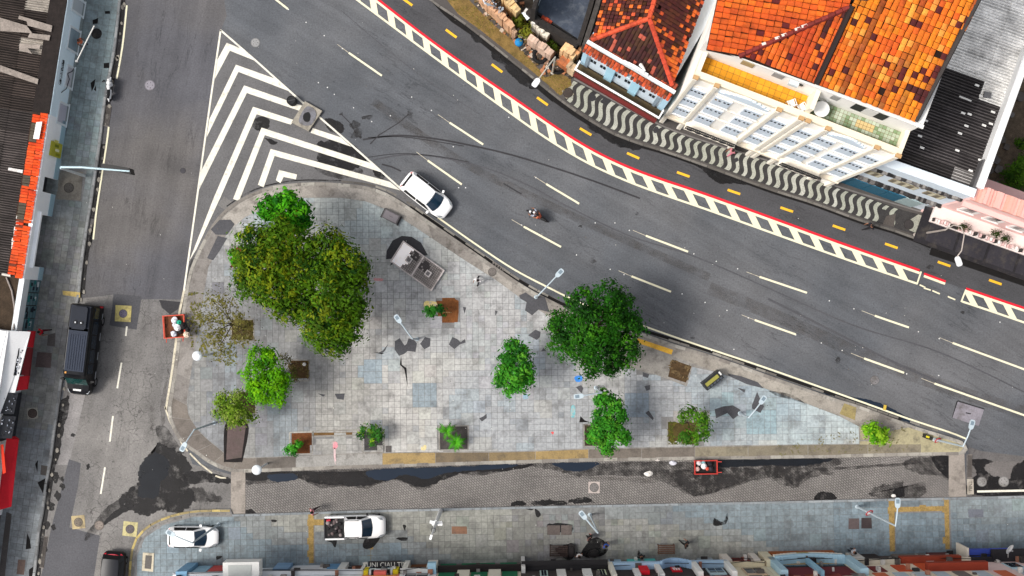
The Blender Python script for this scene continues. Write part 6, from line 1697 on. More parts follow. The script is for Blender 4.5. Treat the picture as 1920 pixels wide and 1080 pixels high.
def leaf_cloud(mb, centre, lobes, n, size, cols, rr, up=0.55, tight=0.42, cluster=0.55, flat=0.85):
    """leaves gathered in tufts over the shells of several lobes"""
    cx, cy, cz = centre
    tot = sum(l[3] ** 2 for l in lobes)
    for (lx, ly, lz, r) in lobes:
        k = max(6, int(n * r * r / tot))
        per = 22
        for t in range(max(3, k // per)):
            # tuft position: mostly near the upper shell
            while True:
                d = Vector((rr.gauss(0, 1), rr.gauss(0, 1), rr.gauss(0.25, 0.9)))
                if d.length > 0.1: break
            d.normalize()
            rad = r * (1 - tight * rr.random() ** 1.8) * (0.88 + 0.24 * noise.noise(Vector((lx + d.x * 2.1, ly + d.y * 2.1, d.z * 2.1 + lz))))
            tc = Vector((cx + lx + d.x * rad, cy + ly + d.y * rad, cz + lz + d.z * rad * flat))
            base = mixc(cols[0], cols[1], min(1, max(0, 0.42 + 0.7 * noise.noise(tc * 0.55) + rr.gauss(0, 0.28))))
            if len(cols) > 2 and rr.random() < 0.3: base = mixc(base, cols[2], rr.random())
            tr = cluster * rr.uniform(0.6, 1.2)
            for q in range(per):
                e = Vector((rr.gauss(0, 1), rr.gauss(0, 1), rr.gauss(0, 0.7))) * tr * 0.5
                p = tc + e
                nrm = (d * 0.8 + e * 0.9 / max(tr, .01) + Vector((0, 0, up)) + Vector((rr.gauss(0, .4), rr.gauss(0, .4), rr.gauss(0, .3)))).normalized()
                ax = nrm.cross(Vector((rr.gauss(0, 1), rr.gauss(0, 1), rr.gauss(0, 1)))).normalized()
                bx = nrm.cross(ax)
                s = size * rr.uniform(0.5, 1.45)
                col = sc(base, rr.uniform(0.86, 1.14))
                mb.face([p - ax * s * 0.5, p + bx * s * 0.24 - nrm * s * .05, p + ax * s * 0.5, p - bx * s * 0.24 - nrm * s * .05], col)

def limb(mb, a, b, r0, r1, rr, col):
    m = a.lerp(b, 0.5) + Vector((rr.gauss(0, .12), rr.gauss(0, .12), rr.gauss(0, .1))) * (b - a).length * 0.5
    mb.tube([a, m, b], [r0, (r0 + r1) / 2, r1], 6, col)

def tree(name, label, cat, px, py, zc, lobes_px, n, size, cols, seed, trunk=0.16, up=0.55, tight=0.42, cluster=0.55, flat=0.8, bark=(92, 76, 60), group=None, zmin=0.13, base=None, stem=True):
    """crown centre seen at (px,py) at height zc; lobes: (dx px, dy px, dz m, r px)"""
    rr = random.Random(seed)
    c = W(px, py, zc)
    ppm = F / (H - zc)
    lobes = [(a / ppm, -b_ / ppm, dz, r / ppm) for a, b_, dz, r in lobes_px]
    foot = Vector((c.x, c.y, zmin)) if base is None else W(base[0], base[1], zmin)
    t = thing(name, label, cat, foot, 0, group)
    mb = MB(); leaf_cloud(mb, c, lobes, n, size, cols, rr, up, tight, cluster, flat)
    part('crown', mb, m_leaf, t)
    if stem:
        bc = C(*bark)
        mb = MB()
        fork = foot.lerp(Vector((c.x, c.y, c.z)), 0.45)
        mb.tube([foot, foot.lerp(fork, .5) + Vector((rr.gauss(0, .05), rr.gauss(0, .05), 0)), fork], [trunk, trunk * .8, trunk * .65], 8, bc)
        tk = part('trunk', mb, m_bark, t)
        for i, (lx, ly, lz, r) in enumerate(lobes[:9]):
            mb = MB(); e = Vector((c.x + lx, c.y + ly, c.z + lz))
            limb(mb, fork, e, trunk * .5, trunk * .12, rr, bc)
            for k in range(3):
                d = Vector((rr.gauss(0, 1), rr.gauss(0, 1), rr.uniform(.1, 1))).normalized() * r * .75
                limb(mb, fork.lerp(e, .7), e + d, trunk * .2, trunk * .05, rr, bc)
            part('branch', mb, m_bark, t)
    return t

OL = [C(86, 128, 8, .6), C(18, 66, 6, .5), C(136, 150, 16, .6)]
tree('broad_tree', 'big olive-green tree, western half of the large double crown in the plaza', 'tree', 520, 495, 6.5,
     [(-40, -30, 0.6, 46), (10, -45, 0.9, 44), (-10, 10, 1.4, 58), (40, 20, 1.0, 48), (-45, 35, 0.0, 40), (0, 55, 0.1, 44), (45, 68, -.2, 34), (50, -20, .6, 40), (20, 86, -0.6, 28), (-60, 0, -.2, 30)], 15000, 0.30, OL, 3, 0.30, cluster=0.6)
tree('broad_tree', 'big olive-green tree, eastern half of the large double crown in the plaza', 'tree', 622, 540, 6.5,
     [(-5, -72, 0.5, 42), (25, -40, 0.6, 46), (-10, -10, 1.0, 48), (30, 15, 0.5, 42), (-5, 50, 0.8, 46), (25, 70, 0.2, 36), (-22, 85, -.1, 38), (8, 100, -.5, 30), (45, -30, -.6, 28), (46, 40, -.8, 26), (-40, 52, -.4, 30)], 15000, 0.30, OL, 4, 0.30, cluster=0.6)
BR = [C(76, 176, 14, .58), C(22, 100, 8, .58), C(110, 206, 24, .58)]
tree('bright_tree', 'bright green tree touching the lamp head at the top of the big plaza tree', 'tree', 530, 398, 5.0,
     [(-25, -8, 0.2, 24), (8, -14, 0.4, 26), (32, -2, 0.1, 22), (-10, 14, 0, 24), (28, 24, -.3, 20), (40, 16, -.5, 14), (-2, 30, -.6, 18), (10, -30, -.2, 10)], 3600, 0.36, BR, 5, 0.14, cluster=.5)
tree('leafy_bush', 'small bright green bush by a soil pit at the west edge of the big tree', 'shrub', 440, 483, 1.4, [(0, 0, 0, 10), (6, 8, 0, 9), (-6, -7, 0, 7), (8, -4, .1, 7)], 420, 0.28, BR, 6, 0.05, cluster=.3)
LM = [C(112, 190, 6, .6), C(48, 124, 4, .6), C(146, 214, 14, .6)]
tree('lime_tree', 'vivid lime-green feathery tree at the left side of the plaza', 'tree', 501, 706, 4.0,
     [(-14, -36, 0, 24), (4, -30, .3, 22), (-18, -4, .5, 28), (16, 4, .4, 28), (-10, 28, .1, 30), (18, 32, 0, 24), (30, 6, -.3, 16), (-30, 24, -.5, 14)], 7000, 0.22, LM, 7, 0.14, cluster=.4)
SG = [C(124, 156, 40, .74), C(70, 114, 26, .7), C(160, 172, 86, .74)]
tree('sage_tree', 'yellowish sage-green tree over the dark service slab at lower left of the plaza', 'tree', 436, 764, 3.6,
     [(-18, -12, 0, 20), (10, -16, .2, 18), (0, 6, .4, 24), (24, 12, 0, 18), (-22, 12, 0, 18), (6, 24, -.2, 16), (34, 18, -.4, 10)], 3600, 0.2, SG, 8, 0.12, tight=.7, cluster=.45)
DR = [C(126, 120, 60, .62), C(92, 92, 44, .62), C(150, 140, 96, .62)]
tree('sparse_tree', 'nearly bare tree with a thin haze of dry olive leaves over the plaza kerb', 'tree', 414, 590, 4.2,
     [(-30, 10, 0, 30), (10, -10, .3, 34), (30, 14, 0, 34), (-8, 44, 0, 30), (-14, -26, .2, 24), (40, 40, -.5, 24), (-10, 66, -.6, 22)], 1500, 0.19, DR, 9, 0.1, tight=.95, cluster=.75, base=(455, 618))
tree('dry_shrub', 'dry brown-green shrub beside the soil pit with a white stone, next to the lime tree', 'shrub', 541, 684, 1.6, [(-6, -14, 0, 12), (2, 4, 0, 16), (10, 18, -.2, 12)], 420, 0.16, DR, 10, 0.06, tight=.95, cluster=.4)
DG = [C(40, 108, 8, .58), C(10, 50, 4, .58), C(70, 136, 14, .58)]
tree('round_tree', 'dark green round tree beside the avenue kerb, right of the middle of the plaza', 'tree', 1112, 618, 6.0,
     [(-52, -10, 0, 34), (-20, -44, .6, 38), (24, -54, .7, 40), (58, -40, .2, 34), (0, 0, 1.6, 54), (50, 4, .9, 44), (-30, 30, .4, 42), (16, 46, .3, 42), (58, 44, -.1, 34), (-62, 24, -.6, 24), (40, 68, -.6, 24), (-4, 66, -.5, 26), (70, -8, -.2, 26), (-66, 0, -.8, 20)], 17000, 0.25, DG, 11, 0.25, cluster=.5)
MG = [C(70, 160, 36, .62), C(22, 88, 18, .62), C(110, 184, 50, .6)]
tree('small_tree', 'mid-green slender tree with a notched crown in the centre right of the plaza', 'tree', 963, 687, 4.0,
     [(2, -36, 0, 18), (18, -22, .2, 18), (-10, -14, .2, 16), (22, 6, .1, 17), (-18, 8, 0, 15), (4, 14, .3, 18), (-24, 28, -.2, 14), (10, 34, 0, 16), (-6, 44, -.3, 12), (28, 24, -.3, 12)], 4200, 0.27, MG, 12, 0.12, cluster=.42)
tree('small_tree', 'mid-green tall-crowned tree beside a plaza lamp above the paved lane', 'tree', 1141, 790, 4.0,
     [(-10, -44, .1, 17), (8, -34, .1, 18), (14, -10, .3, 20), (-14, -8, .2, 18), (0, 14, .3, 22), (-22, 22, 0, 18), (18, 24, .1, 18), (-4, 46, -.3, 15), (34, 32, -.4, 11), (-30, 30, -.4, 12), (0, 58, -.7, 8)], 5200, 0.27, MG, 13, 0.12, cluster=.42)
YG = [C(104, 160, 30, .62), C(50, 104, 20, .62), C(90, 110, 50, .62)]
tree('open_tree', 'thin young tree with an open ring-like crown above a wide soil pit', 'tree', 1296, 796, 3.2,
     [(-4, -22, 0, 13), (16, -12, 0, 15), (24, 6, 0, 14), (-18, -12, -.2, 10), (-8, 24, -.3, 14), (10, 26, -.4, 12), (28, 20, -.3, 9)], 1700, 0.24, YG, 14, 0.07, tight=.7, cluster=.4)
tree('yellow_green_bush', 'yellow-green bush in the pit at the pointed east end of the plaza', 'shrub', 1640, 812, 1.6,
     [(-10, -4, 0, 12), (0, -10, 0, 11), (10, 4, .1, 12), (0, 10, 0, 11), (18, 14, -.2, 9), (24, -2, -.3, 7)], 1100, 0.27, [C(140, 200, 30, .66), C(70, 140, 14, .66), C(170, 214, 50, .62)], 15, 0.06, cluster=.32)
tree('potted_shrub', 'dark green shrub with yellow fruit in the dark square pit above the paved lane', 'shrub', 700, 812, 1.4, [(-18, -4, -.2, 10), (0, -4, .1, 13), (10, 4, .1, 13), (2, 14, 0, 10), (-24, 6, -.4, 5)], 900, 0.22, [C(70, 140, 44, .62), C(24, 78, 24, .62), C(150, 190, 40, .62)], 16, 0.05, cluster=.3)
tree('round_bush', 'small round bright bush by the brown soil pit above the white globe lamp', 'shrub', 549, 839, 1.0, [(-6, 4, 0, 11), (8, -4, .1, 11), (0, 6, .1, 10)], 800, 0.19, [C(74, 176, 40, .62), C(28, 112, 24, .62), C(110, 200, 60, .62)], 17, 0.04, cluster=.24)

def frond_plant(name, label, px, py, z, n, ln, cols, seed, base=None, w=0.09):
    rr = random.Random(seed); c = W(px, py, z); foot = W(*(base or (px, py)), 0.14)
    t = thing(name, label, 'plant', foot)
    mb = MB(); mb.tube([foot, (foot + c) / 2 + Vector((.04, .02, 0)), c], [.05, .04, .03], 6, C(110, 86, 60)); part('stem', mb, m_bark, t)
    for k in range(n):
        a = 2 * PI * k / n + rr.uniform(-.25, .25); l = ln * rr.uniform(.75, 1.15); d = Vector((math.cos(a), math.sin(a), 0)); s = Vector((-d.y, d.x, 0))
        mb = MB(); col = mixc(cols[0], cols[1], rr.random())
        m = 7
        for j in range(m):
            t0, t1 = j / m, (j + 1) / m
            p = c + d * l * t0 + Vector((0, 0, .35 * l * math.sin(PI * t0 * .9))); q = c + d * l * t1 + Vector((0, 0, .35 * l * math.sin(PI * t1 * .9) - .12 * t1))
            for sg in (-1, 1):
                tip = q + s * sg * l * 0.26 * math.sin(PI * (0.15 + .8 * t1)) + d * .05
                mb.face([p, q, tip] if sg > 0 else [q, p, tip], sc(col, rr.uniform(.8, 1.2)))
        part('frond', mb, m_leaf, t)
    return t
frond_plant('palm_plant', 'young palm-like plant with long fronds over the grey square pit', 838, 808, 1.5, 9, 0.75, [C(100, 186, 40, .66), C(60, 140, 26, .66)], 20, (846, 818))
frond_plant('palm_plant', 'bushier palm-like plant at the bottom edge of the grey square pit', 855, 829, 1.1, 11, 0.75, [C(104, 200, 40, .66), C(66, 156, 26, .66)], 21, (856, 826))
t = tree('sapling', 'green sapling with a pale bent stem leaning out of the stepped brown soil pit', 'tree', 812, 583, 1.8, [(-10, -2, 0, 8), (2, -4, .1, 9), (10, -6, .1, 7), (-2, 10, -.1, 7), (14, 2, 0, 6)], 520, 0.26, [C(60, 140, 40, .62), C(24, 84, 26, .62)], 22, 0.04, cluster=.26, base=(846, 586), bark=(200, 160, 110))
# garden beyond the dark roof (right edge) and weeds in the ruin
GD = [C(90, 140, 26, .5), C(26, 66, 12, .5), C(110, 150, 40, .5)]
tree('garden_bush', 'dense green garden bush at the right edge beside the white parapet', 'shrub', 1905, 325, 1.4, [(-8, 0, 0, 18), (10, -14, .1, 18), (16, 14, 0, 16)], 1500, 0.24, GD, 23, 0.06, cluster=.35)
tree('garden_bush', 'low green garden bush just behind the pink parapet at the right edge', 'shrub', 1892, 358, 1.2, [(-14, 0, 0, 16), (8, -2, .1, 17), (24, 8, 0, 14)], 1400, 0.22, GD, 24, 0.06, cluster=.35)
tree('garden_bush', 'small green garden bush cut by the right edge, nearest the pale roof', 'shrub', 1916, 268, 1.2, [(0, 0, 0, 12), (8, 6, 0, 12)], 500, 0.22, GD, 25, 0.05, cluster=.3)
tree('agave_shrub', 'pale blue-green shrub at the corner between dark roof and pink parapet', 'shrub', 1862, 352, 0.9, [(-6, 0, 0, 9), (6, 2, 0, 9)], 420, 0.24, [C(110, 170, 150, .6), C(70, 130, 110, .6)], 26, 0.04, cluster=.24)
tree('ruin_weed', 'yellow-green banana-like weed growing inside the roofless ruin', 'plant', 985, 48, 1.6, [(-12, -12, 0, 11), (4, 8, 0, 11), (14, -2, .1, 8)], 500, 0.3, [C(140, 140, 40, .6), C(70, 96, 20, .6)], 27, 0.04, cluster=.35)
tree('ruin_weed', 'small green weed tuft by the cream broken wall of the ruin', 'plant', 1032, 82, 1.0, [(0, 0, 0, 8), (6, 4, 0, 6)], 200, 0.22, [C(120, 150, 50, .6), C(70, 96, 26, .6)], 28, 0.03, cluster=.25)
for x, y, r, lb in ((1806, 424, 9, 'dark leafy pot plant on the left end of the pink balcony'), (1868, 436, 10, 'dark leafy pot plant in the middle of the pink balcony'), (1884, 444, 8, 'round dark pot plant at the right of the pink balcony')):
    tree('balcony_plant', lb, 'plant', x, y, 5.2, [(0, 0, 0, r), (r * .7, 3, 0, r * .7)], 300, 0.12, [C(60, 84, 30, .5), C(24, 36, 18, .5)], int(x), 0.03, cluster=.25, zmin=4.6)
# soil and boulders of the garden
mb = MB(); mb.prism(WP(blob([(1838, 330), (1890, 180), (1930, 100), (2000, 100), (2000, 420), (1850, 370)], 1.0, 4, False), 0.12), 0.0, 0.125, C(96, 84, 70))
o = struct('garden_soil', mb, m_soil)
for k, (x, y, r) in enumerate(((1876, 262, 9), (1886, 276, 7), (1866, 300, 8), (1872, 318, 9), (1854, 318, 9), (1858, 296, 7), (1912, 182, 10), (1878, 240, 7), (1896, 216, 6), (1848, 334, 7))):
    rr = random.Random(k); mb = MB()
    q = [(math.cos(a) * r / 24 * rr.uniform(.7, 1.1), math.sin(a) * r / 24 * rr.uniform(.7, 1.1)) for a in [2 * PI * j / 9 for j in range(9)]]
    p = W(x, y, .12); mb.prism(q, 0, 0.22, mixc(C(130, 128, 128), C(90, 84, 78), rr.random()))
    add('boulder', mb, m_conc, o, (p.x, p.y, 0.12))
# creeping weeds and leaf litter
mb = MB(); rr = random.Random(91)
for reg, n, s, cs in (([(1444, 12 + 800), (1612, 800), (1660, 826), (1612, 834)], 0, .1, None), ([(350, 545), (440, 560), (470, 640), (440, 690), (360, 660)], 900, 0.13, (C(120, 112, 50), C(90, 94, 40))), ([(1254, 792), (1308, 792), (1308, 832), (1254, 832)], 260, 0.16, (C(104, 96, 40), C(70, 80, 30))), ([(434, 600), (475, 600), (475, 637), (434, 637)], 220, .13, (C(104, 96, 40), C(80, 74, 40))), ([(1615, 800), (1710, 802), (1700, 846), (1500, 852), (1440, 856), (1440, 838)], 260, .1, (C(110, 106, 70), C(130, 124, 90))), ([(540, 678), (580, 676), (578, 714), (542, 714)], 120, .12, (C(120, 106, 60), C(84, 70, 44))), ([(1250, 690), (1262, 674), (1297, 688), (1287, 716)], 160, .14, (C(120, 100, 70), C(70, 56, 40)))):
    if not n: continue
    poly = [(p.x, p.y) for p in WP(reg, .15)]
    x0, x1, y0, y1 = min(p[0] for p in poly), max(p[0] for p in poly), min(p[1] for p in poly), max(p[1] for p in poly)
    for k in range(n):
        x, y = rr.uniform(x0, x1), rr.uniform(y0, y1)
        if not inside((x, y), poly): continue
        if noise.noise(Vector((x * 1.2, y * 1.2, 3))) < -0.12: continue
        a = rr.uniform(0, 6.3); l = s * rr.uniform(.6, 1.4)
        mb.face([(x - math.cos(a) * l, y - math.sin(a) * l, .165), (x + math.sin(a) * l * .4, y - math.cos(a) * l * .4, .18), (x + math.cos(a) * l, y + math.sin(a) * l, .17), (x - math.sin(a) * l * .4, y + math.cos(a) * l * .4, .19)], mixc(cs[0], cs[1], rr.random()))
o = add('leaf_litter', mb, m_leaf); o['kind'] = 'stuff'
# scattered litter specks
mb = MB(); rr = random.Random(92)
for k in range(420):
    x, y = rr.uniform(40, 1900), rr.uniform(30, 1030)
    p = W(x, y, .02); z = .20
    if inside((p.x, p.y), [(q.x, q.y) for q in WP([(1000, -10), (1930, -10), (1930, 470), (1060, 140)])]): continue
    s = rr.uniform(.02, .06)
    mb.box((p.x, p.y, .165), (s, s * rr.uniform(.5, 1.2), .012), rr.uniform(0, 3), rr.choice([C(236, 234, 230), C(220, 216, 206), C(60, 56, 54), C(90, 84, 78), C(110, 96, 80)]))
o = add('street_litter', mb, m_any); o['kind'] = 'stuff'
for q, lb in (((571, 683), 'white round stone lying in the brown soil pit next to the lime tree'),):
    mb = MB(); mb.lathe([(0.0, 0), (.12, .02), (.14, .1), (.08, .17), (0, .19)], W(*q, .14), 10, C(236, 232, 226), cap=False); solo('white_stone', mb, m_conc, lb, 'stone', None, True)
m_cpaint = M('car_paint', None, 0.36, 0, 0.02, 2, 0, 1, spec=0.25)
m_trim = M('black_trim', C(22, 22, 24), 0.6, 0, 0, 1, 0, 1)
m_rim = M('alloy_rim', C(150, 152, 156), 0.4, 0.6, 0, 1, 0, 1)
m_wind = M('windscreen', C(30, 52, 72), 0.07, 0, 0.25, 1.6, 0, 1, spec=0.6)
m_lampg = M('lamp_glass', None, 0.2, 0, 0, 1, 0, 1, spec=0.5)

def loft(mb, stations, col):
    """stations: (x, half width, z top); a rounded shell along x"""
    rings = []
    for (x, w, zt, zb) in stations:
        rings.append([(x, w * 0.90, zb), (x, w * 0.985, zb + 0.12), (x, w, zb + (zt - zb) * .55), (x, w * .97, zb + (zt - zb) * .82), (x, w * .86, zt), (x, w * .45, zt + .035), (x, 0, zt + .045),
                      (x, -w * .45, zt + .035), (x, -w * .86, zt), (x, -w * .97, zb + (zt - zb) * .82), (x, -w, zb + (zt - zb) * .55), (x, -w * .985, zb + .12), (x, -w * .90, zb)])
    n = len(rings[0]); vs = [p for r in rings for p in r]; fs = []
    for i in range(len(rings) - 1):
        for k in range(n - 1):
            fs.append((i * n + k, (i + 1) * n + k, (i + 1) * n + k + 1, i * n + k + 1))
        fs.append((i * n + n - 1, (i + 1) * n + n - 1, (i + 1) * n, i * n))
    fs.append(list(range(n))); fs.append([(len(rings) - 1) * n + k for k in range(n)][::-1])
    mb.mesh(vs, fs, col)

def sub_smooth(o, lv=1):
    m = o.modifiers.new('round', 'SUBSURF'); m.levels = lv; m.render_levels = lv
    for p in o.data.polygons: p.use_smooth = True

def panel(name, pts, mat, root, col=(1, 1, 1), th=0.012, par=None, smooth=False):
    """thin raised panel: corner points, thickness along its own normal"""
    pts = [Vector(p) for p in pts]
    nrm = Vector((0, 0, 0))
    for i in range(len(pts)): nrm += (pts[i]).cross(pts[(i + 1) % len(pts)])
    nrm.normalize()
    if nrm.z < 0: pts = pts[::-1]; nrm = -nrm
    mb = MB(); n = len(pts); up = [p + nrm * th for p in pts]; lo = [p - nrm * .02 for p in pts]
    mb.mesh(lo + up, [list(range(n, 2 * n)), list(range(n))[::-1]] + [[i, (i + 1) % n, n + (i + 1) % n, n + i] for i in range(n)], col)
    return add(name, mb, mat, par or root)

def wheel(root, x, y, r=0.31, w=0.2):
    mb = MB(); mb.lathe([(r * .62, -w / 2), (r * .94, -w / 2), (r, -w / 2 + .03), (r, w / 2 - .03), (r * .94, w / 2), (r * .62, w / 2)], seg=18, col=(.5, .5, .5), cap=False)
    wo = thing_part('wheel', root, (x, y, r))
    add('tyre', mb, m_rubber, wo, (0, 0, 0), (PI / 2, 0, 0))
    mb = MB(); mb.lathe([(r * .62, -w * .4), (r * .62, w * .4), (r * .2, w * .46), (0.0, w * .46)], seg=12, col=(.5, .5, .5)); add('rim', mb, m_rim, wo, (0, 0, 0), (PI / 2 if y < 0 else -PI / 2, 0, 0))

def thing_part(name, root, loc):
    o = bpy.data.objects.new(name, None); o.empty_display_size = .1; o.location = loc; o.parent = root; COL.objects.link(o); return o

def car(name, label, cat, px, py, ang, L, Wd, Ht, col, kind='hatch', tail=(200, 60, 60), roof_col=None, seed=1, group=None):
    """x forward. hatchback or pickup with glass, lamps, mirrors and wheels of its own"""
    p = W(px, py, 0.02)
    t = thing(name, label, cat, p, ang, group)
    h = Wd / 2; f, r = L / 2, -L / 2
    zb, hood, belt = 0.26, Ht * .60, Ht * .64
    mb = MB()
    if kind == 'hatch':
        st = [(r, h * .66, .72, .36), (r + .10, h * .86, .90, .28), (r + .35, h * .97, belt, zb), (r + 1.0, h, belt, zb), (0, h, belt, zb), (f - 1.25, h * .99, belt - .01, zb), (f - .75, h * .96, hood - .04, zb), (f - .32, h * .86, hood - .14, zb), (f - .08, h * .68, .62, .3), (f, h * .5, .52, .36)]
    else:
        st = [(r, h * .90, .70, .40), (r + .05, h * .95, .98, .34), (r + .3, h * .99, 1.0, .34), (-.2, h, 1.02, .34), (f - 1.5, h, 1.05, .34), (f - .9, h * .98, 1.03, .34), (f - .3, h * .9, .98, .34), (f - .06, h * .74, .80, .36), (f, h * .6, .66, .42)]
    loft(mb, st, col)
    body = add('body', mb, m_cpaint, t); sub_smooth(body)
    # cabin
    if kind == 'hatch':
        b0, b1, r0, r1 = r + .22, f - 1.02, r + .48, f - 1.72
        bw, rw = h * .93, h * .72
        zl, zh = belt - .04, Ht
    else:
        b0, b1, r0, r1 = r + 1.62, f - 1.10, r + 1.72, f - 1.78
        bw, rw = h * .93, h * .76
        zl, zh = 1.0, Ht
    rc = roof_col or col
    mb = MB()
    def sec(x, w, z): return [(x, w, z), (x, -w, z)]
    low = [(b0, bw * .92, zl), (b0 + .3, bw, zl), (b1 - .5, bw, zl), (b1, bw * .82, zl)]
    top = [(r0, rw * .93, zh - .05), (r0 + .3, rw, zh), (r1 - .3, rw, zh), (r1, rw * .92, zh - .04)]
    lo = [Vector(p) for p in low] + [Vector((p[0], -p[1], p[2])) for p in low[::-1]]
    tp = [Vector(p) for p in top] + [Vector((p[0], -p[1], p[2])) for p in top[::-1]]
    n = 8
    mb.mesh(lo + tp, [[i, (i + 1) % n, n + (i + 1) % n, n + i][::-1] for i in range(n)], rc)
    cab = add('cabin', mb, m_cpaint, t)
    rs_ = []
    nx, ny = 7, 6
    for i in range(nx + 1):
        u = i / nx; x = r0 + (r1 - r0) * u
        w = rw * (0.93 + .07 * math.sin(PI * u)) ; zed = zh - .05 * (2 * u - 1) ** 2
        rs_.append([(x + (.05 if i == nx else -.03 if i == 0 else 0) * (1 - (2 * j / ny - 1) ** 2), w * (2 * j / ny - 1), zed + .06 * (1 - (2 * j / ny - 1) ** 2)) for j in range(ny + 1)])
    mb = MB(); vs = [q for rw_ in rs_ for q in rw_]
    mb.mesh(vs, [(i * (ny + 1) + j, (i + 1) * (ny + 1) + j, (i + 1) * (ny + 1) + j + 1, i * (ny + 1) + j + 1) for i in range(nx) for j in range(ny)], rc)
    ro = add('roof', mb, m_cpaint, t)
    for q in ro.data.polygons: q.use_smooth = True
    def lerp3(a, b, k): return Vector(a).lerp(Vector(b), k)
    # windscreen (curved, three facets) and rear window
    a0, a1 = Vector((b1, bw * .80, zl + .03)), Vector((b1, -bw * .80, zl + .03)); c0, c1 = Vector((r1 + .02, rw * .88, zh - .05)), Vector((r1 + .02, -rw * .88, zh - .05))
    mb = MB(); N = 6
    for k in range(N):
        s0, s1 = k / N, (k + 1) / N; bl = lambda s: .17 * (1 - (2 * s - 1) ** 2); bt = lambda s: .09 * (1 - (2 * s - 1) ** 2)
        q = [a0.lerp(a1, s0) + Vector((bl(s0) + .01, 0, .0)), a0.lerp(a1, s1) + Vector((bl(s1) + .01, 0, 0)), c0.lerp(c1, s1) + Vector((bt(s1) + .01, 0, .025 + .04 * (1 - (2 * s1 - 1) ** 2))), c0.lerp(c1, s0) + Vector((bt(s0) + .01, 0, .025 + .04 * (1 - (2 * s0 - 1) ** 2)))]
        mb.face(q[::-1] if (q[1] - q[0]).cross(q[3] - q[0]).z < 0 else q)
    add('windscreen', mb, m_wind, t)
    panel('rear_window', [(b0 + .02, bw * .72, zl + .14), (r0 - .03, rw * .78, zh - .09), (r0 - .03, -rw * .78, zh - .09), (b0 + .02, -bw * .72, zl + .14)], m_trim, t)
    for sg in (-1, 1):
        xs = (b0 + .38, b0 + .38 + (b1 - b0 - .8) * .48, b0 + .38 + (b1 - b0 - .8) * .52, b1 - .30) if kind == 'hatch' else (b0 + .12, b0 + .9, b0 + .98, b1 - .3)
        xt = (r0 + .22, xs[1] + .02, xs[2] + .02, r1 - .10)
        for a in (0, 2):
            q = [(xs[a], sg * (bw - .015), zl + .08), (xs[a + 1], sg * (bw - .015), zl + .08), (xt[a + 1], sg * (rw + .03), zh - .09), (xt[a], sg * (rw + .03), zh - .09)]
            panel('side_window', q, m_trim, t, th=.016)
        mb = MB(); mb.box((b1 - .28, sg * (h + .09), zl + .1), (.16, .2, .13), sg * .25, col if kind == 'hatch' else C(30, 30, 32)); add('mirror', mb, m_cpaint, t)
        hl = [(f - .62, sg * h * .84, hood - .09), (f - .28, sg * h * .80, hood - .19), (f - .14, sg * h * .58, hood - .22), (f - .34, sg * h * .62, hood - .12)]
        if kind == 'pickup': hl = [(x, y, z + .26) for x, y, z in hl]
        panel('headlight', hl, m_lampg, t, C(150, 156, 160))
        panel('taillight', [(r + .22, sg * h * .84, zl - .01), (r + .12, sg * h * .62, zl - .08), (r + .28, sg * h * .60, zl + .03), (r + .38, sg * h * .80, zl + .03)], m_lampg, t, C(*tail), .03)
        for x in (f - .78, r + .72): wheel(t, x, sg * (h - .12))
    mb = MB(); mb.box((f - .02, 0, .45), (.1, h * .9, .14), 0); add('grille', mb, m_trim, t)
    mb = MB(); mb.box((b1 + .02, 0, zl + .035), (.10, bw * 1.4, .02), 0); add('wiper_cowl', mb, m_trim, t)
    if kind == 'pickup':
        x0, x1 = r + .12, b0 - .04
        mb = MB(); mb.box(((x0 + x1) / 2, 0, 1.06), (x1 - x0, h * 1.66, .03), 0, C(26, 26, 30)); add('bed_liner', mb, m_trim, t)
        for sg in (-1, 1):
            mb = MB(); mb.box(((x0 + x1) / 2, sg * h * .9, 1.11), (x1 - x0, .12, .14), 0, col); add('bed_side', mb, m_cpaint, t)
        mb = MB(); mb.box((x0 - .04, 0, 1.1), (.1, h * 1.66, .14), 0, C(60, 60, 64)); add('tailgate', mb, m_cpaint, t)
        for sg in (-1, 1):
            mb = MB(); mb.tube([(r0, sg * rw * .9, zh + .04), (r1 - .2, sg * rw * .9, zh + .04)], .025, 6, C(60, 60, 62)); add('roof_rail', mb, m_trim, t)
    return t

def ang_px(dx, dy): return math.atan2(-dy, dx)
WHC = C(250, 250, 250, .95)
car('white_hatchback', 'white hatchback parked diagonally against the avenue kerb by the chevron tip', 'car', 801, 368, ang_px(303, 238), 4.35, 1.86, 1.50, WHC)
car('white_hatchback', 'small white hatchback on the pavement at lower left under a lamp arm', 'car', 366, 1004, ang_px(100, 1), 3.95, 1.68, 1.46, WHC, seed=2)
pk = car('white_pickup', 'white pickup truck with a cluttered dark cargo bed on the lower pavement', 'pickup', 668, 985, ang_px(100, -2), 4.75, 1.85, 1.66, WHC, 'pickup')
rr = random.Random(6)
cargo = thing('cargo_heap', 'dark heap of tools and sacks lying in the white pickup bed', 'cargo', Vector(pk.location) + Vector((-1.55, 0.03, 1.08)))
for k in range(26):
    mb = MB(); s = rr.uniform(.12, .34)
    mb.lathe([(0, 0), (s * .5, .01), (s * .55, s * .2), (s * .3, s * .42), (0, s * .46)], (0, 0, 0), 8, rr.choice([C(40, 36, 38), C(70, 62, 64), C(110, 96, 96), C(28, 26, 30), C(150, 140, 140)]), cap=False)
    add('sack', mb, m_any, cargo, (rr.uniform(-.5, .5), rr.uniform(-.62, .62), 0.0), rr.uniform(0, 6))
mb = MB(); mb.box((0, 0, .14), (.3, .14, .26), 0, C(190, 40, 60)); add('red_box', mb, m_any, cargo, (-.42, .58, 0.02), .2)

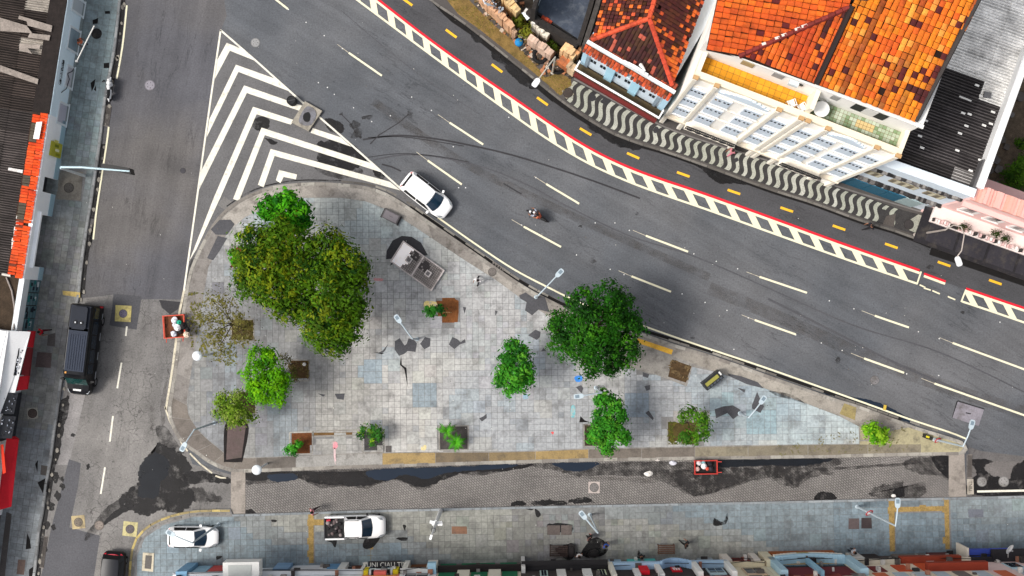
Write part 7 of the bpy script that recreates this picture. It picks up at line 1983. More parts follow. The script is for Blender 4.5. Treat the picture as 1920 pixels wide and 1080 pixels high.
# black car with red tail strip at the bottom edge (nose pointing down)
t = car('black_car', 'black car with a red lamp strip across its tail, cut by the bottom edge', 'car', 216, 1082, ang_px(-8, 100), 4.3, 1.8, 1.58, C(22, 20, 24), 'hatch', (190, 30, 50), C(30, 32, 38), 3)
mb = MB(); N = 8
for k in range(N):
    a, b_ = -.72 + 1.44 * k / N, -.72 + 1.44 * (k + 1) / N
    xa, xb = -1.98 + .16 * (a / .72) ** 2, -1.98 + .16 * (b_ / .72) ** 2
    mb.hexa([(xa, a, .9), (xa + .12, a, .9), (xb + .12, b_, .9), (xb, b_, .9), (xa, a, 1.07), (xa + .12, a, 1.07), (xb + .12, b_, 1.07), (xb, b_, 1.07)], C(214, 34, 60))
add('tail_strip', mb, m_lampg, t)

# black long van
def van():
    p = W(165.5, 655, 0.02)
    t = thing('black_van', 'long black high-roof van parked at the left kerb with a roof air unit', 'van', p, ang_px(-13, 116))
    K = C(18, 19, 23); L = 7.0; h = 1.0; Ht = 2.62
    mb = MB()
    rings = []
    for (x, w, zt) in ((-3.5, .94, 2.45), (-3.42, .99, 2.58), (-2, 1.0, Ht), (0, 1.0, Ht), (1.55, 1.0, Ht), (1.85, .97, 2.5), (2.2, .95, 2.05), (2.62, .94, 1.35), (3.1, .90, 1.18), (3.4, .78, .98), (3.5, .6, .7)):
        rf_ = .80 if zt > 1.9 else .88
        rings.append([(x, w * .96, .3), (x, w, .6), (x, w, min(1.1, zt * .75)), (x, w * (.9 if zt > 1.9 else .97), zt - .16), (x, w * rf_, zt - .03), (x, w * .4, zt + .02), (x, -w * .4, zt + .02), (x, -w * rf_, zt - .03), (x, -w * (.9 if zt > 1.9 else .97), zt - .16), (x, -w, min(1.1, zt * .75)), (x, -w, .6), (x, -w * .96, .3)])
    n = 12; vs = [q for r_ in rings for q in r_]; fs = []
    for i in range(len(rings) - 1):
        for k in range(n): fs.append((i * n + k, (i + 1) * n + k, (i + 1) * n + (k + 1) % n, i * n + (k + 1) % n))
    fs.append(list(range(n))); fs.append([(len(rings) - 1) * n + k for k in range(n)][::-1])
    mb.mesh(vs, fs, K); bo = add('body', mb, m_cpaint, t)
    mb = MB(); mb.box((-.05, 0, Ht + .02), (3.3, 1.46, .05), 0, C(40, 48, 64))
    mb.box((-2.45, 0, Ht + .02), (1.9, 1.5, .05), 0, C(32, 38, 50)); ro = add('roof', mb, m_any, t)
    for k in range(7):
        mb = MB(); mb.box((0.15, -.54 + k * .18, Ht + .06), (2.7, .07, .035), 0, C(44, 53, 70)); add('roof_rib', mb, m_any, ro)
    mb = MB(); v = [(-3.25, -.58), (-1.75, -.58), (-1.6, -.45), (-1.6, .45), (-1.75, .58), (-3.25, .58), (-3.35, .45), (-3.35, -.45)]
    mb.prism(v, Ht + .03, Ht + .25, C(24, 30, 42)); ac = add('air_unit', mb, m_any, t)
    for s in (-.22, .22):
        mb = MB(); mb.lathe([(.17, 0), (.17, .03), (.06, .035), (.05, .05), (0, .055)], (-2.12, s, Ht + .25), 14, C(20, 22, 28)); fn = add('fan', mb, m_any, ac)
        mb = MB(); mb.lathe([(.065, 0), (.05, .03), (0, .035)], (-2.12, s, Ht + .305), 10, C(226, 228, 232)); add('fan_hub', mb, m_any, fn)
    panel('windscreen', [(2.66, .80, 1.42), (2.2, .80, 2.06), (2.2, -.80, 2.06), (2.66, -.80, 1.42)], M('green_glass', C(26, 62, 60), .06, 0, .4, 2, 0, 1, spec=.6), t)
    panel('roof_visor', [(2.14, .74, 2.14), (1.86, .74, 2.46), (1.86, -.74, 2.46), (2.14, -.74, 2.14)], m_trim, t)
    mb = MB(); mb.box((3.12, -.06, 1.24), (.14, .62, .03), 0, C(238, 238, 236)); add('number_plate', mb, m_any, t)
    for sg in (-1, 1):
        for k, (a, b_) in enumerate(((-3.3, -2.4), (-2.3, -1.3), (-1.2, -.2), (-.1, .9), (1.0, 1.75))):
            panel('side_window', [(a, sg * 1.0, 1.35), (b_, sg * 1.0, 1.35), (b_, sg * .93, 2.2), (a, sg * .93, 2.2)], m_glass, t)
        mb = MB(); mb.box((2.35, sg * 1.16, 1.5), (.14, .26, .36), sg * .2, C(30, 30, 34)); add('mirror', mb, m_trim, t)
        panel('headlight', [(3.1, sg * .86, 1.06), (3.38, sg * .72, .95), (3.34, sg * .5, 1.0), (3.1, sg * .6, 1.15)], m_lampg, t, C(206, 212, 216))
        mb = MB(); mb.box((-3.4, sg * .98, 1.0), (.14, .08, .6), 0, C(214, 30, 46)); add('taillight', mb, m_lampg, t)
        mb = MB()
        for k in range(4): mb.box((-2.6 + 1.5 * k, sg * 1.01, .62), (.6, .02, .12), 0, C(170, 174, 180))
        add('chrome_strip', mb, m_any, t)
        for x in (2.45, -2.3): wheel(t, x, sg * .9, .36, .24)
    mb = MB(); mb.box((-3.0, .62, Ht + .03), (.2, .2, .02), 0, C(200, 150, 50)) if False else mb.box((1.75, -.62, Ht - .02), (.14, .14, .03), 0, C(206, 140, 40)); add('marker_lamp', mb, m_lampg, t)
van()

def skin_mesh(verts, edges, radii):
    me = bpy.data.meshes.new('skel'); me.from_pydata(verts, edges, [])
    o = bpy.data.objects.new('skel', me); COL.objects.link(o)
    sk = o.modifiers.new('skin', 'SKIN'); sk.use_smooth_shade = True
    for i, r in enumerate(radii): me.skin_vertices[0].data[i].radius = r
    me.skin_vertices[0].data[0].use_root = True
    ss = o.modifiers.new('sub', 'SUBSURF'); ss.levels = 1; ss.render_levels = 1
    dg = bpy.context.evaluated_depsgraph_get(); dg.update()
    out = bpy.data.meshes.new_from_object(o.evaluated_get(dg))
    bpy.data.objects.remove(o); bpy.data.meshes.remove(me)
    return out

def skeleton(pose):
    V, E, R, Z = [], [], [], []
    def v(p, r, zone, par=None):
        V.append(p); R.append(r if isinstance(r, tuple) else (r, r)); Z.append(zone)
        if par is not None: E.append((par, len(V) - 1))
        return len(V) - 1
    ph = {'walk': .26, 'stand': .05, 'ride': 0}[pose if pose in ('walk', 'stand', 'ride') else 'walk']
    if pose == 'ride':
        hip = v((0, 0, .82), (.15, .13), 'leg'); sp = v((.10, 0, 1.08), (.15, .12), 'top', hip); ch = v((.20, 0, 1.30), (.17, .12), 'top', sp); nk = v((.25, 0, 1.46), .06, 'skin', ch); hd = v((.29, 0, 1.56), .09, 'skin', nk); v((.31, 0, 1.68), .10, 'skin', hd)
        for s in (-1, 1):
            sh = v((.20, s * .20, 1.34), .07, 'top', ch); el = v((.40, s * .30, 1.12), .048, 'arm', sh); wr = v((.58, s * .28, 1.06), .035, 'skin', el); v((.66, s * .26, 1.05), (.04, .022), 'skin', wr)
            hj = v((.06, s * .13, .78), .095, 'leg', hip); kn = v((.42, s * .20, .70), .065, 'leg', hj); an = v((.22, s * .19, .34), .045, 'leg', kn); v((.38, s * .20, .28), (.04, .03), 'foot', an)
    else:
        hip = v((0, 0, .94), (.15, .11), 'leg'); sp = v((0, 0, 1.14), (.14, .10), 'top', hip); ch = v((.02, 0, 1.34), (.17, .11), 'top', sp); nk = v((.02, 0, 1.49), .055, 'skin', ch); hd = v((.045, 0, 1.58), .085, 'skin', nk); v((.05, 0, 1.68), .092, 'skin', hd)
        for s in (-1, 1):
            sw = s * ph
            sh = v((.0, s * .20, 1.38), .065, 'top', ch); el = v((-sw * .45 - .02, s * .27, 1.12), .046, 'arm', sh); wr = v((-sw * .9 + .06, s * .26, .90), .032, 'skin', el); v((-sw * .95 + .09, s * .25, .81), (.038, .02), 'skin', wr)
            hj = v((0.01, s * .10, .88), .09, 'leg', hip); kn = v((sw * .75 + .04, s * .11, .50), .062, 'leg', hj); an = v((sw * 1.25 - .02, s * .11, .10), .04, 'leg', kn); v((sw * 1.25 + .13, s * .12, .04), (.045, .03), 'foot', an)
    return V, E, R, Z

_pose = {}
def pose_meshes(pose):
    if pose in _pose: return _pose[pose]
    V, E, R, Z = skeleton(pose)
    me = skin_mesh(V, E, R)
    Vv = [Vector(p) for p in V]
    def zone(c):
        best, z = 1e9, 'skin'
        for (a, b_) in E:
            d = Vv[b_] - Vv[a]; t = max(0, min(1, (c - Vv[a]).dot(d) / d.length_squared)); q = (c - Vv[a] - d * t).length
            if q < best: best, z = q, Z[b_]
        return z
    mb = MB(); mb.mesh([v.co for v in me.vertices], [list(p.vertices) for p in me.polygons], (1, 1, 1))
    # fingers and thumb: small bent tapering tubes rooted in each palm; nose and ears on the head
    for s_i, (a, b_) in enumerate([e for e in E if Z[e[1]] == 'skin' and Vv[e[1]].z < 1.3 and abs(Vv[e[1]].y) > .2 and R[e[1]][1] <= .022]):
        pw, pt = Vv[a], Vv[b_]; d = (pt - pw).normalized(); sd = Vector((d.z, 0, -d.x)) if abs(d.x) + abs(d.z) > .1 else Vector((1, 0, 0)); sd.normalize(); inn = d.cross(sd)
        for k, ln in enumerate((.07, .08, .075, .06)):
            o = pt + sd * (-.027 + .018 * k); mb.tube([o - d * .02, o + d * ln * .55, o + d * ln * .85 + inn * .02 * (1 if pt.y < 0 else -1)], [.009, .008, .005], 5)
        mb.tube([pw.lerp(pt, .55) - sd * .03, pt - sd * .06 + d * .01, pt - sd * .065 + d * .04], [.011, .010, .006], 5)
    hd = Vv[5]
    mb.tube([hd + Vector((.085, 0, -.02)), hd + Vector((.125, 0, -.045))], [.012, .018], 5)
    for s in (-1, 1): mb.lathe([(0, -.02), (.022, -.01), (.022, .015), (0, .025)], hd + Vector((-.005, s * .098, -.03)), 6, cap=False)
    body = mb.data('body', smooth=True)
    nf = len(me.polygons)
    zs = [zone(p.center) for p in me.polygons]
    def cloth(sel, off):
        idx = [i for i in range(nf) if zs[i] in sel]
        m = {}; vs = []; fs = []
        for i in idx:
            f = []
            for q in me.polygons[i].vertices:
                if q not in m: m[q] = len(vs); vs.append(me.vertices[q].co + me.vertices[q].normal * off)
                f.append(m[q])
            fs.append(f)
        c = MB(); c.mesh(vs, fs); return c.data('cloth', smooth=True)
    hb = MB(); hp = hd
    N, Mn = 12, 5; vs = []; fs = []
    for i in range(Mn + 1):
        th = (PI * .56) * i / Mn
        for k in range(N):
            a = 2 * PI * k / N; rx = .115 if math.cos(a) < 0.3 else .10
            vs.append(hp + Vector((-.012 + math.sin(th) * math.cos(a) * rx, math.sin(th) * math.sin(a) * .103, .0 + math.cos(th) * .115)))
    for i in range(Mn):
        for k in range(N): fs.append((i * N + k, (i + 1) * N + k, (i + 1) * N + (k + 1) % N, i * N + (k + 1) % N))
    hb.mesh(vs, fs); hair = hb.data('hair', smooth=True)
    eyes = MB()
    for s in (-1, 1): eyes.lathe([(0, -.012), (.012, 0), (0, .012)], hp + Vector((.088, s * .035, -.01)), 6, (.02, .02, .02), cap=False)
    eyes.box(hp + Vector((.088, 0, -.075)), (.012, .05, .012), 0, C(150, 80, 76))
    _pose[pose] = (body, cloth(('top',), .014), cloth(('top', 'arm'), .014), cloth(('leg',), .012), cloth(('foot',), .012), hair, eyes.data('face'))
    return _pose[pose]

def pmat(col, rough=.8):
    return M('person_%d_%d_%d' % col, C(*col), rough, 0, .06, 4, 0, 1)

def person(label, px, py, face_px, top, legs, hair=(30, 24, 22), skin=(150, 104, 80), pose='walk', long=False, z=.14, shoes=(40, 36, 36), scale=1.0, group=None):
    p = W(px, py, z)
    t = thing('person', label, 'person', p, ang_px(*face_px), group)
    bo, ts, tl, lg, ft, hr, fc = pose_meshes(pose)
    for nm, me, c in (('body', bo, skin), ('shirt', tl if long else ts, top), ('trousers', lg, legs), ('shoes', ft, shoes), ('hair', hr, hair), ('face', fc, None)):
        m2 = me.copy() if False else me
        o = bpy.data.objects.new(nm, m2)
        if not m2.materials: m2.materials.append(m_any)
        o.material_slots[0].link = 'OBJECT'; o.material_slots[0].material = pmat(c) if c else m_any
        o.parent = t; COL.objects.link(o)
    t.scale = (scale,) * 3
    return t

person('person in a white shirt walking on the plaza near the avenue kerb, beside a manhole', 897, 526, (-20, 40), (248, 246, 248), (60, 58, 64), long=True)
person('person in a red shirt walking past the teal shutters beside the black van', 87, 622, (40, -4), (214, 26, 46), (90, 30, 36), pose='walk')
person('person under the pole by the pale blue shop, orange and white clothes', 160, 84, (20, 10), (228, 120, 80), (206, 216, 214), hair=(90, 60, 50), pose='stand')
person('person in pink and red crossing the paved lane edge above the white pickup', 590, 955, (40, -10), (226, 150, 160), (60, 36, 44), pose='walk')
person('person in black with white bag strap, left of the group near the wooden bench', 1104, 1004, (-30, -20), (28, 26, 28), (30, 28, 30), skin=(190, 130, 120), pose='stand', long=True)
person('person in a bright blue top facing away in the group on the lower pavement', 1134, 1018, (-20, -40), (46, 100, 200), (60, 40, 40), pose='stand')
person('person in black and white seated-looking stance at the right end of the wooden bench', 1084, 1036, (10, 30), (226, 222, 220), (24, 22, 24), pose='stand')
person('person all in black looking at a phone, right of the slatted brown bench', 1283, 1016, (-30, -20), (26, 25, 28), (24, 24, 26), pose='walk', long=True)
person('person in black by the shop doors above the turquoise signs', 1199, 1038, (5, 30), (30, 28, 30), (36, 32, 34), pose='stand', long=True)
person('person in a dark top with lilac bag walking along the cycle lane', 1625, 426, (-40, 10), (34, 32, 40), (30, 28, 32), pose='walk', z=.01, long=True)
person('person in a pink dress on the wave pavement in front of the white house', 1368, 287, (-30, 20), (224, 140, 156), (214, 130, 146), pose='walk', hair=(60, 40, 40))
person('person in red standing at the white house doorway near the black balcony', 1476, 302, (0, 30), (206, 36, 64), (60, 44, 48), pose='stand')
person('person in grey by the shop doors near the two dark cover plates', 1592, 1029, (20, 10), (200, 200, 204), (40, 38, 44), pose='stand')

# ---- motorcycle with its rider
def motorbike(name, label, px, py, ang, colr, seat=(30, 28, 30), front_panel=(230, 230, 232), tankcol=None):
    t = thing(name, label, 'motorcycle', W(px, py, .02), ang)
    for x in (-.62, .66):
        mb = MB(); mb.lathe([(.22, -.05), (.29, -.045), (.31, 0), (.29, .045), (.22, .05)], seg=18, cap=False); wo = thing_part('wheel', t, (x, 0, .31)); add('tyre', mb, m_rubber, wo, (0, 0, 0), (PI / 2, 0, 0))
        mb = MB(); mb.lathe([(.22, -.02), (.22, .02), (.05, .05), (0, .05)], seg=10, col=(.5, .5, .5)); add('rim', mb, m_rim, wo, (0, 0, 0), (PI / 2, 0, 0))
    mb = MB(); mb.tube([(-.62, 0, .42), (-.2, 0, .48), (.3, 0, .6), (.52, 0, .92)], [.05, .09, .08, .05], 8, C(40, 40, 42)); mb.box((0, 0, .42), (.5, .26, .32), 0, C(60, 60, 64)); add('frame', mb, m_metal, t)
    mb = MB(); mb.tube([(-.1, 0, .86), (.12, 0, .92), (.34, 0, .88)], [.1, .17, .1], 10, tankcol or colr); add('tank', mb, m_cpaint, t)
    mb = MB(); mb.tube([(-.80, 0, .90), (-.5, 0, .84), (-.08, 0, .84)], [.09, .14, .11], 8, C(*seat)); add('seat', mb, m_trim, t)
    mb = MB(); mb.tube([(.44, -.38, 1.02), (.50, -.2, 1.06), (.54, 0, 1.02), (.50, .2, 1.06), (.44, .38, 1.02)], .022, 6, C(50, 50, 52)); add('handlebar', mb, m_metal, t)
    for s in (-1, 1):
        mb = MB(); mb.tube([(.52, s * .07, 1.0), (.66, s * .07, .32)], .03, 6, C(90, 90, 94)); add('fork', mb, m_metal, t)
        mb = MB(); mb.lathe([(0, 0), (.05, .01), (.05, .03), (0, .035)], (.44, s * .40, 1.14), 8, C(30, 30, 32)); add('mirror', mb, m_trim, t)
    mb = MB(); mb.lathe([(0, 0), (.1, .03), (.11, .1), (.06, .16), (0, .17)], (.62, 0, .88), 10, C(*front_panel)); add('headlight', mb, m_lampg, t)
    mb = MB(); mb.tube([(.42, 0, .5), (.66, 0, .66), (.9, 0, .5)], [.07, .09, .05], 8, colr); add('mudguard', mb, m_cpaint, t)
    mb = MB(); mb.tube([(-.60, 0, .70), (-.85, 0, .74), (-1.0, 0, .62)], [.1, .08, .04], 8, colr); add('tail', mb, m_cpaint, t)
    return t
motorbike('motorcycle', 'dark motorcycle ridden along the middle of the avenue', 1007, 406, ang_px(-150, -85), C(40, 36, 40))
rd = person('rider in grey and orange with a white helmet on the motorcycle', 1007, 405, (-150, -85), (150, 156, 170), (60, 52, 70), hair=(228, 226, 226), pose='ride', z=.02, long=True)
rd2 = person('pillion rider in a dark top behind the motorcyclist, hidden half by him', 1013, 409, (-150, -85), (214, 110, 80), (50, 40, 60), hair=(26, 22, 22), pose='ride', z=.02, scale=.97)
sct = motorbike('scooter', 'white scooter with a black seat parked in the gutter of the left pavement', 210.5, 169, ang_px(1, -20), C(246, 246, 246), (20, 20, 22), (240, 240, 240))
mb = MB(); mb.tube([(-.8, 0, .62), (-.5, 0, .7), (-.1, 0, .6)], [.14, .2, .16], 10, C(246, 246, 246)); add('fairing', mb, m_cpaint, sct)
mb = MB(); mb.tube([(.30, 0, .5), (.48, 0, .9), (.56, 0, 1.02)], [.2, .2, .13], 10, C(246, 246, 246)); add('leg_shield', mb, m_cpaint, sct)
mb = MB(); mb.lathe([(.01, 0), (.07, .02), (.08, .12), (0, .16)], (.5, .3, 1.04), 8, C(30, 30, 34)); add('grip_guard', mb, m_trim, sct)

# ---- rubbish carts
def cart(label, px, py, ang, L, Wd, colr, floor):
    t = thing('handcart', label, 'cart', W(px, py, 0.02), ang)
    mb = MB(); mb.box((0, 0, .42), (L, Wd, .05), 0, floor); add('deck', mb, m_soil, t)
    for nm, c, d in (('side_rail', (0, Wd / 2, .75), (L, .06, .10)), ('side_rail', (0, -Wd / 2, .75), (L, .06, .10)), ('end_rail', (L / 2, 0, .75), (.06, Wd, .10)), ('end_rail', (-L / 2, 0, .75), (.06, Wd, .10))):
        mb = MB(); mb.box(c, d, 0, colr); mb.box((c[0], c[1], .55), (d[0], d[1], .06), 0, sc(colr, .8)); add(nm, mb, m_metal, t)
    for sx in (-1, 1):
        for sy in (-1, 1):
            mb = MB(); mb.box((sx * L / 2, sy * Wd / 2, .58), (.07, .07, .5), 0, colr); add('post', mb, m_metal, t)
    for sy in (-1, 1):
        mb = MB(); mb.tube([(L / 2, sy * Wd * .4, .7), (L / 2 + .35, sy * Wd * .4, .78)], .03, 6, colr); add('handle', mb, m_metal, t)
        mb = MB(); mb.lathe([(.14, -.04), (.24, -.04), (.25, 0), (.24, .04), (.14, .04)], seg=14, col=(.5, .5, .5)); add('wheel', mb, m_rubber, t, (-.1, sy * (Wd / 2 - .1), .25), (PI / 2, 0, 0))
    return t
def bag(label, px, py, z, r, colr, seed, name='rubbish_bag', group='rubbish bags heaped in the handcarts'):
    rr = random.Random(seed)
    mb = MB(); N, Mn = 10, 6; vs = []; fs = []
    c = W(px, py, z)
    for i in range(Mn + 1):
        th = PI * i / Mn
        for k in range(N):
            a = 2 * PI * k / N; d = Vector((math.sin(th) * math.cos(a), math.sin(th) * math.sin(a), math.cos(th) * .75))
            vs.append(c + d * r * (1 + .35 * noise.noise(d * 1.8 + Vector((seed, 0, 0)))))
    for i in range(Mn):
        for k in range(N): fs.append((i * N + k, (i + 1) * N + k, (i + 1) * N + (k + 1) % N, i * N + (k + 1) % N))
    mb.mesh(vs, fs, C(*colr)); mb.tube([c + Vector((0, 0, r * .7)), c + Vector((r * .2, r * .1, r * 1.0))], [r * .22, r * .12], 6, C(*colr))
    return solo(name, mb, m_any, label, 'bag', group, False)
CR = C(214, 70, 40)
cart('red metal handcart straddling the west kerb of the plaza, heaped with rubbish bags', 331, 612, ang_px(0, 100) + math.radians(4), 1.72, 1.6, CR, C(110, 66, 44))
for k, (x, y, r, c, lb) in enumerate(((328, 600, .27, (226, 226, 234), 'white rubbish bag at the top corner of the west handcart'), (336, 605, .2, (30, 160, 130), 'small green bag on the west handcart'), (333, 614, .28, (234, 234, 238), 'large white rubbish bag in the middle of the west handcart'), (326, 626, .26, (222, 226, 238), 'pale bluish rubbish bag at the lower corner of the west handcart'), (344, 611, .3, (24, 22, 24), 'black rubbish bag on the kerb side of the west handcart'), (350, 627, .26, (226, 206, 186), 'cream sack hanging over the kerb edge of the west handcart'), (338, 621, .24, (26, 24, 28), 'dark rubbish bag low in the west handcart'), (328, 609, .2, (206, 206, 214), 'small grey-white bag between the larger ones of the west handcart'), (352, 618, .2, (20, 20, 22), 'black bag spilling off the west handcart onto the kerb'))):
    bag(lb, x, y, .72 + .1 * (k % 3), r, c, k)
cart('red metal handcart standing in the wet lane, full of mixed rubbish', 1321, 874, ang_px(100, -2), 1.72, 1.02, C(206, 60, 50), C(40, 36, 36))
for k, (x, y, r, c, lb) in enumerate(((1310, 868, .2, (222, 214, 216), 'pale bag at the top left of the lane handcart'), (1320, 874, .24, (236, 230, 230), 'white rubbish bag in the middle of the lane handcart'), (1331, 869, .22, (36, 34, 38), 'black rubbish bag at the top right of the lane handcart'), (1308, 879, .2, (206, 170, 164), 'pinkish bag at the bottom left of the lane handcart'), (1333, 879, .2, (50, 48, 56), 'dark grey bag at the bottom right of the lane handcart'), (1319, 866, .17, (120, 170, 176), 'small teal bag along the upper rail of the lane handcart'), (1326, 879, .15, (220, 90, 70), 'small orange bag along the lower rail of the lane handcart'))):
    bag(lb, x, y, .62, r, c, 30 + k)
for k, (x, y, r, c, lb) in enumerate(((1232, 861, .22, (236, 226, 222), 'crumpled white bag on the kerb above the lane'), (1262, 868, .26, (216, 216, 226), 'crumpled pale bag lying in the water left of the lane handcart'), (1216, 889, .28, (238, 234, 228), 'torn white bag lying on the paved lane'), (1676, 930, .16, (240, 236, 230), 'tiny white bag at the lane edge'))):
    o = bag(lb, x, y, .12, r, c, 50 + k, 'litter_bag', 'loose bags on the lane'); o.scale = (1.2, .75, .6)

LW = C(186, 200, 208); 
def lamp(label, base, top, head, h, arm_r=.05, pole_r=.075, colr=LW, head_col=None, hw=.37, hl=.72, curve=None, seed=0, extra=None, sign=False):
    """pole from base to its top, an arm reaching over and a lamp head; points measured at their own heights"""
    b = W(base[0], base[1], .13); 
    t = thing('street_lamp', label, 'street lamp', b)
    tp = W(top[0], top[1], h)
    mb = MB(); mb.tube([b, b.lerp(tp, .5), tp], [pole_r * 1.25, pole_r, pole_r * .8], 8, colr); mb.lathe([(.16, 0), (.16, .06), (.1, .1)], b, 10, colr); part('pole', mb, m_metal, t)
    hd = W(head[0], head[1], h + .45)
    d = Vector((hd.x - tp.x, hd.y - tp.y, 0)); dl = d.length; d.normalize()
    mb = MB()
    if curve: pts = [tp] + [W(x, y, h + .5 + .25 * math.sin(PI * (i + 1) / (len(curve) + 1))) for i, (x, y) in enumerate(curve)] + [hd - d * hl * .45]
    else: pts = [tp, tp.lerp(hd, .5) + Vector((0, 0, .12)), hd - d * hl * .45]
    mb.tube(pts, arm_r, 7, colr); part('arm', mb, m_metal, t)
    dd = (hd - pts[-1]); dd.z = 0; dd = dd.normalized() if dd.length > .01 else d
    s = Vector((-dd.y, dd.x, 0))
    def pp(a, b_, z): return hd + dd * a * hl / 2 + s * b_ * hw / 2 + Vector((0, 0, z))
    out = [(-1, .45), (-.7, .9), (-.2, 1), (.7, 1), (.95, .7), (1, 0), (.95, -.7), (.7, -1), (-.2, -1), (-.7, -.9), (-1, -.45)]
    mb = MB(); mb.prism([pp(a, b_, 0) for a, b_ in out], hd.z - .05, hd.z + .05, head_col or colr); ho = part('lamp_head', mb, m_metal, t)
    mb = MB(); mb.prism([pp(a, b_, 0) for a, b_ in ((-.1, .62), (.7, .62), (.7, -.62), (-.1, -.62))], hd.z + .05, hd.z + .062, C(120, 138, 150) if head_col is None else C(226, 228, 230)); subpart('sensor_panel', mb, m_metal, ho, t)
    return t, b, tp
lamp('street lamp at the avenue kerb left of the round tree, head over the road', (1005, 557), (1010, 553), (1049, 512), 7.0)
lamp('street lamp over the dark missing-stone patches in the middle of the plaza', (782, 636), (773, 635), (746, 598), 5.0)
lamp('street lamp whose head lies over the top of the big olive tree', (492, 433), (459, 422), (506, 420), 6.5)
lamp('street lamp beside the tall-crowned green tree above the lane', (1117, 727), (1128, 736), (1085, 743), 6.3)
lamp('pale street lamp near the grey missing-stone patches at the east of the plaza', (1387, 775), (1404, 783), (1430, 750), 4.5)
t, b_, tp = lamp('street lamp with leaning pole at the pointed east tip of the plaza', (1752, 824), (1806, 837), (1822, 796), 6.2)
lamp('street lamp at the rounded south-west corner of the plaza over the wet road', (402, 793), (364, 806), (344, 838), 6.0)
lamp('street lamp whose arm crosses the small white hatchback', (410, 983), (361, 1018), (320, 1000), 7.6)
t2, b2, tp2 = lamp('street lamp on a leaning pole right of the two dark cover plates', (1607, 950), (1679, 986), (1683, 943), 9.2)
lamp('street lamp with a long tapering bracket above the group of people', (1106, 965), (1121, 999), (1093, 966), 7.2, .07, .06)
lamp('street lamp on the dry verge with a white head over the cycle lane', (1036, 136), (1041, 107), (1005, 155), 7.0, .05, .07, C(196, 190, 178), C(240, 242, 244), .42, .7)
lamp('curved swan-neck street lamp rising from the dark yard over the cycle lane', (1716, 440), (1772, 431), (1797, 490), 7.0, .045, .08, C(176, 166, 158), C(232, 234, 236), .42, .74, [(1788, 422), (1802, 425), (1808, 440), (1803, 470)])
# round signs strapped to two of the poles
def ring_sign(par, b, tp, f, label_col, size=.32, col2=(240, 240, 240)):
    p = b.lerp(tp, f); mb = MB(); mb.lathe([(0, 0), (size, 0), (size, .03), (0, .03)], seg=16, col=C(206, 50, 60), cap=False); o = add('round_sign', mb, m_any, par, p - Vector(par.location) + Vector((0, 0, 0)), (0.9, 0.2, .3))
    mb = MB(); mb.lathe([(0, 0), (size * .68, 0), (0, .004)], (0, 0, .032), 14, C(*col2), cap=False); add('sign_face', mb, m_any, o)
ring_sign(t2, b2, tp2, .34, None); ring_sign(t, b_, tp, .12, None, .28, (226, 206, 206))
mb = MB(); mb.prism(WP([(1733, 813), (1749, 819), (1747, 826), (1731, 820)], .4), .13, .4, C(40, 40, 34)); o = solo('junction_box', mb, m_any, 'black box with yellow markings at the foot of the east tip lamp', 'box')
mb = MB(); mb.prism([(p.x - o.location.x, p.y - o.location.y) for p in WP([(1737, 816.5), (1743, 818.5), (1742, 822), (1736, 820)], .4)], .27, .275, C(214, 200, 40)); add('yellow_mark', mb, m_any, o)

def globe(label, base, head, h):
    b = W(*base, .13); tp = W(*head, h); t = thing('globe_lamp', label, 'globe lamp', b)
    mb = MB(); mb.tube([b, Vector((b.x, b.y, h))], [.08, .055], 8, C(226, 230, 232)); part('pole', mb, m_metal, t)
    c = Vector((b.x, b.y, h))
    mb = MB(); mb.lathe([(.06, -.1), (.30, 0), (.38, .10), (.36, .16), (.2, .24), (0, .26)], c, 20, C(236, 242, 246)); part('cap', mb, m_metal, t, smooth=True)
    return t, c
t, c = globe('white round-topped globe lamp with a grey mark by the sparse tree', (394, 664), (378, 666), 3.9)
for s in (-.12, .12):
    mb = MB(); mb.tube([c + Vector((s + .1 * math.cos(a), .12 + .07 * math.sin(a), .235)) for a in [2 * PI * k / 10 for k in range(11)]], .014, 5, C(130, 140, 148)); part('grey_mark', mb, m_any, t)
globe('white round-topped globe lamp over the lower kerb of the plaza by the lane', (501, 869), (485, 880), 3.9)

# white camera mast
b = W(826, 958, .13); t = thing('camera_mast', 'tall white camera mast with cross arms between the pickup and the brown cover', 'mast', b)
h = 10.5; tp = Vector((b.x, b.y, h))
mb = MB(); mb.tube([b, Vector((b.x, b.y, h * .55)), tp], [.17, .12, .05], 10, C(236, 238, 238)); part('pole', mb, m_metal, t)
mb = MB(); mb.box((b.x, b.y, 5.6), (.95, .22, .12), math.radians(-12), C(244, 246, 246)); mb.box((b.x - .14, b.y, 5.4), (.4, .34, .3), .2, C(240, 242, 242)); part('cross_arm', mb, m_metal, t)
mb = MB(); mb.box((b.x + .28, b.y, 5.72), (.36, .3, .06), .2, C(250, 250, 250)); part('cabinet', mb, m_metal, t)
mb = MB(); mb.tube([Vector((b.x, b.y, 8.6)) + Vector((.16 * math.cos(a), .16 * math.sin(a), 0)) for a in [2 * PI * k / 10 for k in range(11)]], .03, 5, C(60, 62, 66)); part('ring_bracket', mb, m_metal, t)
mb = MB(); mb.box((b.x - .05, b.y - .12, 10.6), (.16, .34, .14), -.3, C(250, 250, 250)); part('camera', mb, m_metal, t)

